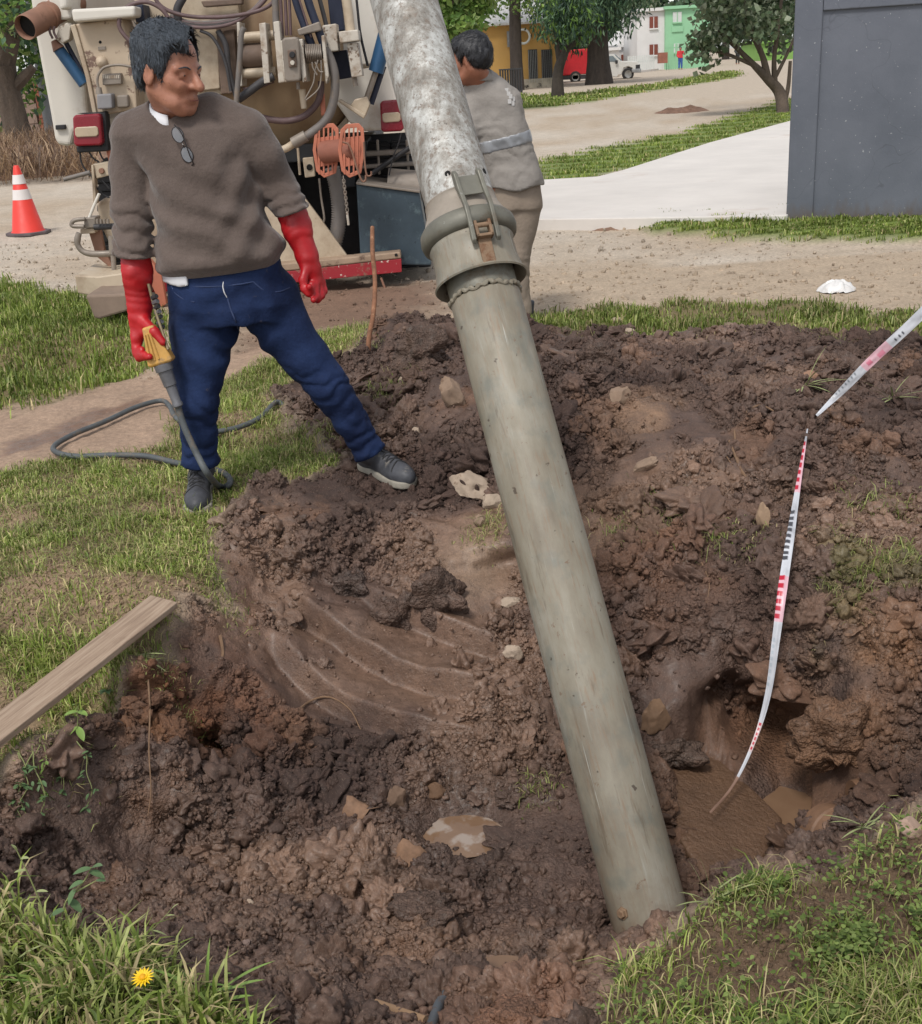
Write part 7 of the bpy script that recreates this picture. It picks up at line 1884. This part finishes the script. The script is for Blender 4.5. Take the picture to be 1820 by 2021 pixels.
def sweater_d(p):
    d = loft(p, SWc, SWw, SWd)
    d = smin(d, chain(p, [J(325, 232), J(262, 262)], np.array([36, 40]) * kM), .05)
    d = smin(d, chain(p, [J(420, 222), J(488, 256)], np.array([36, 40]) * kM), .05)
    la = chain(p, [J(262, 270), J(256, 340), J(259, 410, 4.34), J(263, 520, 4.28)], np.array([38, 38, 37, 36]) * kM)
    mk = sstep(0, 1, (J(258, 370)[2] - p[:, 2]) / .12)
    la = la + folds(p, J(258, 370), J(263, 500), .0095, 125, 3) * mk + .005 * vnoise(p * 14, 4)
    la = smax(la, (p - cufL) @ cufLd, .008)
    ra = chain(p, [J(490, 260), J(522, 310), J(548, 365, 4.4), J(580, 428, 4.34)], np.array([40, 38, 36, 34]) * kM)
    mk = sstep(0, 1, (J(540, 345)[2] - p[:, 2]) / .1)
    ra = ra + folds(p, J(540, 345), J(575, 420), .009, 130, 5) * mk + .005 * vnoise(p * 14, 6)
    ra = smax(ra, (p - cufR) @ cufRd, .008)
    # drapery: drag lines from the armpits and soft rolls over the waist
    z = p[:, 2]; x = p[:, 0] - J(410, 400)[0]
    mk = sstep(J(400, 500)[2] - .06, J(400, 490)[2], z) * (1 - sstep(J(400, 330)[2], J(400, 270)[2], z))
    w1 = np.sin(z * 42 + x * 30 + 2.5 * vnoise(p * 5, 11)) * .0065 + np.sin(z * 30 - x * 46 + 2 * vnoise(p * 6, 12)) * .007 * sstep(0, .12, x)
    d = d + w1 * mk + .006 * vnoise(p * 4.5, 13) + .0015 * vnoise(p * 13, 14)
    hz = J(440, 528)[2] + .35 * (p[:, 0] - J(440, 528)[0]) * .25
    d = d + .010 * sstep(.03, .0, z - hz) - .009 * np.exp(-((z - hz - .045) / .03) ** 2)
    d = smin(d, la, .022); d = smin(d, ra, .022)
    d = smin(d, cap(p, NKE - nkd * .05 - (0, .0, 0), NKE + nkd * .022, .115, .083), .03)     # crew neck
    # hem cut, slanting up towards the right hip
    hemz = J(318, 548)[2] + (p[:, 0] - J(318, 548)[0]) * (J(560, 517)[2] - J(318, 548)[2]) / (J(560, 517)[0] - J(318, 548)[0])
    d = smax(d, hemz - z, .006)
    d = smax(d, -cap(p, NKE + nkd * .05, NKE + nkd * .2, .072, .1), .008)
    v_ = J(374, 236, 4.22)
    return smax(d, -cap(p, v_, v_ + nkd * .15, .006, .05), .012)
lo, hi = bbox([J(205, 180, 4.0), J(620, 560, 4.0), J(205, 560, 4.62), J(620, 180, 4.62)], .02)
body_part('sweater', sweater_d, lo, hi, .0075, M_SWEAT, man)
# white shirt: collar and tail
cen = NKE + nkd * .048
V = []; n = 40
for i in range(n + 1):
    a = math.radians(-150) + math.radians(300) * i / n          # open at the front
    dr = HM[:, 0] * 0 + np.array([math.cos(a) * 1.0, math.sin(a), 0])
    fr = np.array([.45, -.9, 0]); fr /= np.linalg.norm(fr); sd_ = np.array([-fr[1], fr[0], 0])
    dvec = -fr * math.cos(a) - sd_ * math.sin(a)
    z0 = .03 * math.cos(a) - .025
    V += [cen + dvec * .079 + (0, 0, z0 - .03), cen + dvec * .074 + (0, 0, z0 + .03)]
F = [(2 * i, 2 * i + 2, 2 * i + 3, 2 * i + 1) for i in range(n)]
b = MB(); b.add(V, F); o = b.build('shirt_collar', M_SHIRTW, man, smooth=True, sharp=180)
so = o.modifiers.new('t', 'SOLIDIFY'); so.thickness = .008; so.offset = 0
def tail_d(p):
    d = loft(p, [J(436, 510), J(440, 540), J(442, 560)], np.array([119, 120, 118]) * kM, np.array([.15, .15, .148]))
    hemz = J(318, 554)[2] + (p[:, 0] - J(318, 554)[0]) * (J(470, 552)[2] - J(318, 554)[2]) / (J(470, 552)[0] - J(318, 554)[0]) + .003 * np.sin(p[:, 0] * 60)
    d = smax(d, hemz - p[:, 2], .003); d = smax(d, p[:, 2] - J(400, 530)[2], .003)
    return smax(d, p[:, 0] - J(385, 550)[0], .004)
body_part('shirt_tail', tail_d, *bbox([J(300, 500, 4.1), J(480, 580, 4.6)], .03), .006, M_SHIRTW, man)
# jeans
hemL, hemR = J(398, 910), J(727, 893, 4.46)
dL = J(400, 930) - J(391, 800); dL /= np.linalg.norm(dL); dR = J(728, 893) - J(645, 757); dR /= np.linalg.norm(dR)
def jeans_d(p):
    d = loft(p, [J(440, 515), J(445, 560), J(455, 600), J(462, 630)], np.array([116, 118, 118, 100]) * kM, np.array([.13, .14, .145, .13]))
    l = chain(p, [J(402, 600, 4.4), J(400, 650, 4.38), J(395, 716, 4.34), J(390, 790, 4.3), J(393, 850, 4.32), J(399, 960, 4.36)], np.array([70, 68, 56, 41, 36, 37]) * kM)
    l = l + folds(p, J(392, 740), J(400, 930), .006, 80, 21) * sstep(J(390, 720)[2], J(390, 800)[2], p[:, 2]) + .011 * -np.exp(-((p - hemL) @ dL / .018) ** 2)
    l = smax(l, (p - hemL) @ dL - .012, .006)
    q = chain(p, [J(530, 592, 4.41), J(560, 650, 4.4), J(603, 703, 4.4), J(645, 757, 4.4), J(690, 825, 4.43), J(740, 910, 4.47)], np.array([68, 56, 48, 42, 36, 31]) * kM)
    q = q + folds(p, J(600, 700), J(728, 893), .006, 80, 25) * sstep(J(600, 690)[2], J(645, 757)[2], p[:, 2]) - .009 * np.exp(-((p - hemR) @ dR / .02) ** 2)
    q = smax(q, (p - hemR) @ dR - .012, .006)
    d = smin(d, l, .03); d = smin(d, q, .03)
    c0 = J(455, 590, 4.25)
    rad = np.linalg.norm((p - J(465, 640, 4.3)) * np.array([1, .6, 1]), axis=1)
    d = d + .0075 * np.sin(rad * 62 + 3 * vnoise(p * 6, 31)) * np.exp(-(rad / .2) ** 2) + .003 * vnoise(p * 8, 32)
    return d
lo, hi = bbox([J(300, 500, 4.1), J(790, 950, 4.1), J(300, 950, 4.66), J(790, 500, 4.66)], .02)
body_part('jeans', jeans_d, lo, hi, .008, M_DENIM, man)
fly = [at(u, v, front(jeans_d, u, v, 4.0, 4.4) - .002) for u, v in ((441, 556), (440, 566), (443, 578), (448, 587))]
b = MB(); b.tube(fly, [.0015, .0022, .0022, .0015], 6, 4); b.build('open_zip', M_SHIRTW, man, smooth=True)
def seam(name, px, rad, m, fn, y0=4.0, y1=4.6):
    P = [at(u, v, front(fn, u, v, y0, y1) - rad * .3) for u, v in px]
    b = MB(); b.tube(P, rad, 6, 5); b.build(name, m, man, smooth=True)
M_SEAM = pm('denim_seam', srgb(44, 58, 92), .8, bump=0)
seam('fly_seam', [(449, 588), (456, 612), (466, 636), (472, 655)], .003, M_SEAM, jeans_d)
seam('pocket_seam', [(338, 562), (346, 578), (362, 590), (384, 596)], .0028, M_SEAM, jeans_d)
seam('pocket_seam', [(500, 556), (520, 572), (548, 576), (572, 568)], .0028, M_SEAM, jeans_d)
seam('waistband', [(350, 562), (400, 566), (446, 564), (500, 556), (556, 538)], .0025, M_SEAM, jeans_d)
# gloves
def glove_R(p):          # hand that grips the lance (left in the picture)
    d = chain(p, [J(263, 470, 4.31), J(266, 540, 4.29), J(271, 600, 4.28), J(272, 622, 4.27)], np.array([29, 33, 27, 25]) * kM)
    d = d + .004 * vnoise(p * 16, 41) + folds(p, J(266, 520), J(271, 630), .0014, 150, 42)
    d = smax(d, -((p - J(263, 480, 4.3)) @ cufLd), .006)
    palm = smin(cap(p, J(266, 632, 4.27), J(268, 668, 4.24), .030, .028), cap(p, J(280, 634, 4.25), J(285, 655, 4.23), .026, .02), .02)
    d = smin(d, palm, .025)
    d = smin(d, chain(p, [J(286, 636, 4.23), J(305, 655, 4.19), J(322, 676, 4.175)], [.020, .017, .0135], .01), .014)   # thumb
    for k, (kn, md, tp) in enumerate((((258, 668, 4.255), (268, 698, 4.225), (287, 700, 4.17)), ((262, 672, 4.235), (275, 706, 4.205), (295, 704, 4.155)), ((254, 660, 4.275), (262, 688, 4.25), (280, 690, 4.20)), ((252, 650, 4.295), (258, 676, 4.275), (274, 678, 4.23)))):
        d = smin(d, chain(p, [J(*kn), J(*md), J(*tp)], [.0165, .0145, .0125], .008), .007)
    return d
body_part('glove', glove_R, *bbox([J(215, 470, 4.05), J(350, 730, 4.42)], .03), .0048, M_GLOVE, man)
def glove_L(p):          # hand hanging free (right in the picture)
    d = chain(p, [J(565, 392, 4.38), J(588, 455, 4.36), J(606, 508, 4.34), J(611, 526, 4.34)], np.array([31, 28, 21, 20]) * kM)
    d = d + .004 * vnoise(p * 16, 45) + folds(p, J(575, 420), J(608, 518), .0014, 150, 46)
    d = smax(d, -((p - J(565, 396, 4.38)) @ cufRd), .006)
    d = smin(d, smin(cap(p, J(612, 530, 4.33), J(622, 556, 4.33), .027, .025), cap(p, J(622, 532, 4.34), J(630, 555, 4.35), .022, .02), .015), .022)
    d = smin(d, chain(p, [J(604, 532, 4.31), J(598, 552, 4.29), J(601, 570, 4.28), J(608, 580, 4.275)], [.018, .0155, .0135, .012], .01), .013)   # thumb
    for kn, a_, tp in (((616, 562, 4.305), (612, 578, 4.285), (611, 566, 4.265)), ((623, 564, 4.315), (624, 586, 4.295), (619, 592, 4.27)), ((630, 562, 4.335), (634, 583, 4.32), (627, 593, 4.295)), ((635, 556, 4.355), (639, 574, 4.345), (634, 584, 4.325))):
        d = smin(d, chain(p, [J(*kn), J(*a_), J(*tp)], [.0155, .0138, .0118], .008), .007)
    return d
body_part('glove', glove_L, *bbox([J(540, 380, 4.2), J(670, 620, 4.44)], .03), .0048, M_GLOVE, man)
# shoes
def make_shoe(heel, toe, ank, label=None):
    heel, toe, ank = (np.asarray(q, float) for q in (heel, toe, ank))
    f = toe - heel; L = np.linalg.norm(f); f /= L; s = np.cross(f, (0, 0, 1)); s /= np.linalg.norm(s); u = np.cross(s, f); M = np.stack([f, s, u], 1)
    def loc(p): return (p - heel) @ M
    al = (ank - heel) @ M
    def up_d(p):
        q = loc(p)
        d = ell(q, (.05, 0, .045), (.06, .041, .06)); d = smin(d, ell(q, (L - .075, 0, .035), (.085, .05, .05)), .03)
        d = smin(d, ell(q, (L * .5, 0, .05), (.09, .043, .055)), .03)
        d = smin(d, cap(q, (.06, 0, .06), (al[0], al[1], al[2]), .046, .05), .03)
        d = smax(d, q[:, 2] - .125, .01); d = smax(d, .012 - q[:, 2], .004)
        return d + .0015 * vnoise(p * 30, 3)
    def so_d(p):
        q = loc(p); x = np.clip(q[:, 0], .04, L - .05)
        wd = np.interp(x, [.04, .1, L * .55, L - .05], [.044, .041, .05, .055])
        d = np.hypot(q[:, 0] - x, q[:, 1]) - wd
        return smax(d, np.abs(q[:, 2] - .012) - .015, .006)
    lo, hi = bbox([heel, toe, heel + (0, 0, .15)], .09)
    o, _, _ = body_part('shoe', up_d, lo, hi, .0055, M_SHOE, man)
    body_part('sole', so_d, lo, hi, .0055, M_SOLE, o)
    def top(x, y):
        zz = np.linspace(.16, .02, 90); P = heel + f * x + s * y + u * zz[:, None]; k = np.where(up_d(P) < 0)[0]
        return heel + f * x + s * y + u * (zz[k[0]] + .002 if len(k) else .06)
    for k in range(5):
        x = L * (.36 + .075 * k)
        for sg in (-1, 1):
            b = MB(); b.tube([top(x - .006, sg * .03), top(x, sg * .012), top(x + .012, -sg * .008), top(x + .016, -sg * .026)], .0032, 6, 4); b.build('lace', M_LACE, o, smooth=True)
    tc_ = [top(L - .085 + .012 * abs(y) / .03, y) for y in np.linspace(-.045, .045, 9)]
    b = MB(); b.tube(tc_, .0028, 6, 3); b.build('toe_cap_seam', M_LACE, o, smooth=True)
zs = gh(*G(395, 1000)[:2])
h0 = np.append(G(402, 962)[:2], 0); h1 = np.append(G(390, 1019)[:2], 0)
make_shoe(h0 + (0, 0, .01), h1 + (0, 0, .004), J(399, 925))
h0 = np.append(G(716, 925)[:2], 0); h1 = np.append(G(812, 962)[:2], 0)
make_shoe(h0 + (0, 0, .012), h1 + (0, 0, .0), J(728, 890, 4.46))
# spectacles hung in the neckline
M_FRAME = pm('spectacle_frame', srgb(34, 30, 32), .3, bump=0)
t = NT('spectacle_lens'); t.out(srgb(150, 156, 164), .08); t.b.inputs['Alpha'].default_value = .55; M_LENS = t.m
yg = min(front(sweater_d, 352, 268, 4.0, 4.4), front(sweater_d, 370, 306, 4.0, 4.4)) - .008
gl = empty('spectacles', at(365, 300, yg), 'thin framed spectacles hanging folded from the sweater neckline', 'spectacles')
for (u, v) in ((351, 266), (369, 305)):
    c0 = at(u, v, yg); nn = np.array([.1, -1, .1]); nn /= np.linalg.norm(nn)
    e1 = at(u + 8, v + 19, yg) - c0; e1 /= np.linalg.norm(e1); e2 = np.cross(nn, e1)
    ring = [c0 + e1 * .027 * math.cos(a) + e2 * .019 * math.sin(a) for a in np.linspace(0, 2 * math.pi, 25)]
    b = MB(); b.add(ring[:-1], [tuple(range(24))]); b.build('lens', M_LENS, gl)
    b = MB(); b.tube(ring, .0015, 6); b.build('rim', M_FRAME, gl, smooth=True)
b = MB(); b.tube([at(360, 283, yg), at(362, 287, yg - .004), at(363, 291, yg)], .0016, 6, 4); b.build('bridge', M_FRAME, gl, smooth=True)
b = MB(); b.tube([at(344, 246, yg), at(358, 262, yg - .012), at(372, 300, yg - .012), at(381, 322, yg - .006), at(378, 326, yg)], .0022, 6, 4); b.build('temple_arm', M_FRAME, gl, smooth=True)

# ------------------------------------------------------------------ water lance and hose
M_YEL = pm('yellow_grip', srgb(196, 150, 76), .5, var=.15, vs=14, spots=[(srgb(150, 124, 92), .55, 16, .12), (srgb(112, 98, 84), .66, 25, .08)])
M_GREYM = pm('grey_fitting', srgb(104, 104, 108), .5, .3, var=.2, vs=20)
M_HOSE = pm('rubber_hose', srgb(82, 86, 88), .65, var=.2, vs=14, bump=.2, bs=80, spots=[(srgb(112, 100, 86), .55, 12, .12)])
M_OLIVE = pm('olive_rod', srgb(132, 118, 92), .5, .3, var=.2)
ln = empty('water_lance', J(318, 720, 4.2), 'yellow handled water lance held in the man\'s gloved hand', 'lance')
Yg = 4.19
a0, a1 = J(300, 662, Yg + .01), J(320, 716, Yg)
dd = (a1 - a0) / np.linalg.norm(a1 - a0); sx_ = np.cross(dd, (0, -1, 0)); sx_ /= np.linalg.norm(sx_); nx = np.cross(sx_, dd)
if sx_[0] < 0: sx_ = -sx_
if nx[1] > 0: nx = -nx
b = MB(); V = []
for s, wx_, wy_ in ((-.035, .022, .02), (.02, .03, .024), (.07, .042, .028), (.098, .047, .03), (.108, .042, .027)):
    for sa, sb in ((-1, -1), (1, -1), (1, 1), (-1, 1)): V.append(a0 + dd * s + sx_ * wx_ * sa + nx * wy_ * sb)
b.add(V, [(3, 2, 1, 0), (16, 17, 18, 19)] + [(i * 4 + j, i * 4 + (j + 1) % 4, i * 4 + 4 + (j + 1) % 4, i * 4 + 4 + j) for i in range(4) for j in range(4)])
gp_ = b.build('grip', M_YEL, ln, bevel=.007, seg=3)
for k in (-.026, -.012, .002):
    b = MB(); b.tube([a0 + dd * -.01 + sx_ * k * .7 + nx * .024, a0 + dd * .05 + sx_ * k + nx * .029, a0 + dd * .085 + sx_ * k * 1.1 + nx * .031], .0045, 6, 4); b.build('grip_rib', M_YEL, gp_, smooth=True)
b = MB(); b.lathe(a0 + dd * .105, dd, [(0, .02), (.003, .033), (.028, .033), (.03, .027), (.085, .024), (.088, .02), (.15, .017), (.155, .02), (.165, .02), (.17, .014)], 20); b.build('hose_fitting', M_GREYM, ln, smooth=True)
b = MB(); b.tube([J(293, 560, Yg + .06), J(306, 610, Yg + .04), J(332, 690, Yg - .02)], .0055, 10, 4); b.build('wand', M_OLIVE, ln, smooth=True)
for k in range(7):
    p = J(301 + k * 2.2, 588 + k * 10, Yg + .045); q = J(309 + k * 2.2, 584 + k * 10, Yg + .03)
    b = MB(); b.tube([p, q], .0085, 8); b.build('spring_coil', M_GREYM if k % 2 else M_IRON, ln, smooth=True)
hs1 = a0 + dd * .27
def gd(u, v, up_=.03):
    q = hit(u, v); return q + (0, 0, up_)
hpth = [hs1, J(352, 805, 4.18), J(365, 845, 4.17), J(388, 895, 4.15), J(412, 938, 4.13), gd(436, 967, .014), gd(452, 972), gd(456, 960), gd(440, 945), gd(400, 935), gd(352, 927), gd(290, 913), gd(220, 911), gd(150, 913), gd(112, 904), gd(112, 890), gd(150, 868), gd(210, 843), gd(270, 815), gd(318, 802), gd(336, 812), gd(346, 832), gd(372, 852), gd(420, 864), gd(470, 856), gd(515, 836), gd(545, 806), gd(560, 796, -.01)]
b = MB(); b.tube(hpth, .0125, 12, 8)
b.build('water_hose', M_HOSE, smooth=True, label='dark grey rubber hose running from the lance and looping over the grass', cat='hose', sharp=180)

# ------------------------------------------------------------------ the worker in grey behind the pipe
Y2 = 7.2
K = lambda u, v, y=Y2: at(u, v, y)
k2 = pxs(K(990, 250))
w2 = empty('person', G(1030, 650) * (1, 1, 0), 'worker in grey shirt and beige trousers turned away behind the pipe', 'person')
HM0, HC0 = HM, HC
yaw2 = math.radians(-118); pit = math.radians(-10)
hf = np.array([math.sin(yaw2) * math.cos(pit), -math.cos(yaw2) * math.cos(pit), math.sin(pit)])
hs0 = np.cross(hf, (0, 0, 1)); hs0 /= np.linalg.norm(hs0); hu = np.cross(hs0, hf)
HM = np.stack([hf, hs0, hu], 1); HC = K(929, 116, 7.12); HS = 1.06; NKE = K(956, 172, 7.2)
M_SKIN2 = pm('skin_brown', srgb(150, 98, 76), .55, var=.12, vs=18, bump=.1, bs=120)
M_GSHIRT = pm('grey_workshirt', srgb(142, 136, 130), .9, var=.1, vs=5, bump=.4, bs=9, bd=.03)
M_BAND = pm('reflective_band', srgb(146, 148, 152), .4, .2, var=.1)
M_TROU = pm('beige_trousers', srgb(140, 126, 112), .9, var=.12, vs=5, bump=.4, bs=9, bd=.03)
def body2_d(p):
    d = head_d(p)
    d = smin(d, loft(p, [K(952, 165), K(968, 190), K(985, 260), K(1005, 340), K(1018, 400), K(1018, 420)], np.array([26, 50, 52, 50, 50, 42]) * k2, np.array([.06, .09, .1, .1, .1, .09])), .04)
    d = smin(d, chain(p, [K(930, 195), K(920, 265, 7.15), K(885, 285, 7.0), K(868, 288, 6.95)], [.05, .042, .034, .028]), .03)
    d = smin(d, chain(p, [K(1010, 195), K(1015, 270, 7.45), K(940, 290, 7.5)], [.05, .042, .034]), .03)
    d = smin(d, chain(p, [K(1032, 415), K(1018, 510), K(1034, 632)], [.08, .055, .04]), .03)
    d = smin(d, chain(p, [K(998, 415), K(985, 510), K(990, 640)], [.08, .055, .04]), .03)
    for k in range(4):
        d = smin(d, cap(p, K(866, 284 + k * 6, 6.95), K(846, 286 + k * 7, 6.92), .011, .009), .006)
    return smin(d, cap(p, K(870, 280, 6.95), K(855, 272, 6.9), .012, .01), .01)
body_part('body', body2_d, *bbox([K(840, 70, 6.8), K(1080, 650, 7.6), K(840, 650, 7.6)], .06), .013, M_SKIN2, w2)
ho2, Vh2, _ = body_part('hair', hair_d, *bbox([hw_((0, 0, .17)), hw_((.16, .13, -.05)), hw_((-.16, -.13, -.09))], .03), .006, pm('black_hair', srgb(34, 34, 38), .5, var=.4, vs=30, bump=.8, bs=90), w2)
strands(ho2, Vh2, w2, 1800, 5)
nkd2 = (HC - NKE) / np.linalg.norm(HC - NKE)
def shirt2_d(p):
    d = loft(p, [K(951, 150), K(960, 168), K(968, 190), K(984, 250), K(1000, 310), K(1014, 355), K(1018, 385)], np.array([26, 40, 55, 61, 61, 60, 58]) * k2, np.array([.075, .1, .12, .135, .14, .15, .15]), yaw=-.25)
    la = chain(p, [K(935, 195), K(922, 262, 7.14), K(895, 280, 7.02)], [.085, .075, .06]); la = smax(la, (p - K(898, 280, 7.03)) @ ((K(880, 286, 6.97) - K(922, 262, 7.14)) / np.linalg.norm(K(880, 286, 6.97) - K(922, 262, 7.14))), .01)
    ra = chain(p, [K(1002, 200, 7.26), K(1012, 262, 7.42), K(960, 285, 7.48)], [.08, .075, .06])
    d = smin(smin(d, la, .03), ra, .03); d = smin(d, cap(p, NKE - nkd2 * .04, NKE + nkd2 * .045, .12, .085), .03)
    d = d + folds(p, K(1000, 200), K(1010, 360), .004, 38, 51) + .009 * vnoise(p * 5, 52) + .004 * vnoise(p * 14, 53)
    d = smax(d, K(1015, 370)[2] + .012 * np.sin(p[:, 0] * 25) - p[:, 2], .01)
    return smax(d, -cap(p, NKE + nkd2 * .1, NKE + nkd2 * .25, .074, .09), .01)
o_sh, _, _ = body_part('shirt', shirt2_d, *bbox([K(850, 130, 6.85), K(1090, 400, 7.65), K(850, 400, 7.65)], .03), .011, M_GSHIRT, w2)
def band_d(p):
    d = shirt2_d(p) - .004
    c0 = K(1000, 278); sl = (p[:, 2] - c0[2]) - .18 * (p[:, 0] - c0[0])
    return smax(d, np.abs(sl) - .036, .003)
body_part('reflective_band', band_d, *bbox([K(900, 230, 6.85), K(1090, 320, 7.65)], .06), .009, M_BAND, o_sh)
colr_ = NKE + nkd2 * .06; V = []
for i in range(33):
    a = 2 * math.pi * i / 32; V += [colr_ + (.1 * math.cos(a), .1 * math.sin(a), -.03 - .02 * math.sin(a)), colr_ + (-.02 + .086 * math.cos(a), .086 * math.sin(a), .035 - .015 * math.sin(a))]
b = MB(); b.add(V, [(2 * i, 2 * i + 2, 2 * i + 3, 2 * i + 1) for i in range(32)]); o = b.build('collar', M_GSHIRT, o_sh, smooth=True, sharp=180)
so = o.modifiers.new('t', 'SOLIDIFY'); so.thickness = .01
b = MB()
# faded print across the shoulders (unreadable lettering rows)
for k, (u, v) in enumerate(((1000, 178), (1004, 185), (1008, 190), (1013, 195), (1006, 200), (1012, 204))):
    q0 = K(u, v); d_ = 0
    for s in np.linspace(6.8, 7.3, 160):
        if shirt2_d(np.array([at(u, v, s)]))[0] < 0.001: q0 = at(u, v, s - .004); break
    b.box(q0, (.010, .002, .012))
b.build('faded_print', pm('faded_print', srgb(186, 184, 182), .9), o_sh, kind='stuff')
def trou_d(p):
    d = loft(p, [K(1015, 360), K(1018, 385), K(1019, 410)], np.array([50, 50, 50]) * k2, np.array([.12, .125, .12]))
    l = chain(p, [K(1036, 405), K(1022, 500), K(1022, 570), K(1034, 650)], [.105, .078, .07, .062])
    q = chain(p, [K(998, 405), K(985, 500), K(985, 570), K(990, 650)], [.105, .078, .07, .062])
    d = smin(smin(d, l, .03), q, .03) + .006 * vnoise(p * 7, 61) + folds(p, K(1020, 480), K(1030, 640), .005, 55, 62) * sstep(K(1020, 460)[2], K(1020, 540)[2], p[:, 2])
    return smax(d, .07 - p[:, 2], .01)
body_part('trousers', trou_d, *bbox([K(930, 350, 6.95), K(1090, 650, 7.5)], .05), .011, M_TROU, w2)
man_keep = man; man = w2
for (u, v) in ((1036, 640), (990, 648)):
    c0 = G(u, v); make_shoe(c0 + (.03, .12, .01), c0 + (-.06, -.15, .01), c0 + (0.02, .06, .12))
man = man_keep

# ------------------------------------------------------------------ far walkers
def far_person(u, v, Y, top, bottom, label, pose=0.):
    f0 = at(u, v, Y); f0[2] = 0
    o = empty('person', f0, label, 'person')
    S = lambda x, y, z: f0 + (x, y, z)
    def bd(p):
        d = ell(p, S(0, 0, 1.6), (.09, .1, .13))
        d = smin(d, cap(p, S(0, 0, 1.48), S(0, 0, 1.42), .06), .04)
        d = smin(d, loft(p, [S(0, 0, .9), S(0, 0, 1.15), S(0, 0, 1.42)], np.array([.15, .15, .19]), np.array([.1, .1, .1])), .04)
        for sg in (-1, 1):
            d = smin(d, chain(p, [S(sg * .09, 0, .92), S(sg * .1, 0, .48), S(sg * .11, 0, .06)], [.085, .06, .045]), .04)
            d = smin(d, cap(p, S(sg * .11, 0, .05), S(sg * .11, -.14, .035), .045, .04), .03)
        d = smin(d, chain(p, [S(-.2, 0, 1.38), S(-.26, 0, 1.1), S(-.2, -.18, .95)], [.055, .045, .035]), .03)
        d = smin(d, chain(p, [S(.2, 0, 1.38), S(.3, -.05, 1.18), S(.22, -.22, 1.3)], [.055, .045, .035]), .03)
        return d
    body_part('body', bd, *bbox([S(-.4, -.3, 0), S(.4, .2, 1.75)], .05), .03, M_SKIN2, o)
    body_part('top', lambda p: smax(smax(bd(p) - .025, .88 - p[:, 2], .02), p[:, 2] - 1.44, .02), *bbox([S(-.4, -.3, .8), S(.4, .2, 1.5)], .05), .03, top, o)
    body_part('trousers', lambda p: smax(smax(bd(p) - .02, .1 - p[:, 2], .02), p[:, 2] - .92, .02), *bbox([S(-.4, -.3, 0), S(.4, .2, 1.)], .05), .03, bottom, o)
    body_part('hair', lambda p: smax(ell(p, S(0, .01, 1.62), (.105, .11, .14)), 1.6 - p[:, 2] + (p[:, 1] - f0[1]) * -.8, .02), *bbox([S(-.15, -.15, 1.4), S(.15, .15, 1.8)], .05), .025, M_HAIR, o)
far_person(1343, 137, 102, pm('red_top', srgb(190, 52, 58), .8), pm('blue_trousers', srgb(52, 84, 150), .8), 'distant person in red top and blue trousers by the mint house')
far_person(1456, 120, 112, M_IRON, M_IRON, 'distant person in dark clothes half hidden by the round-leaved tree')
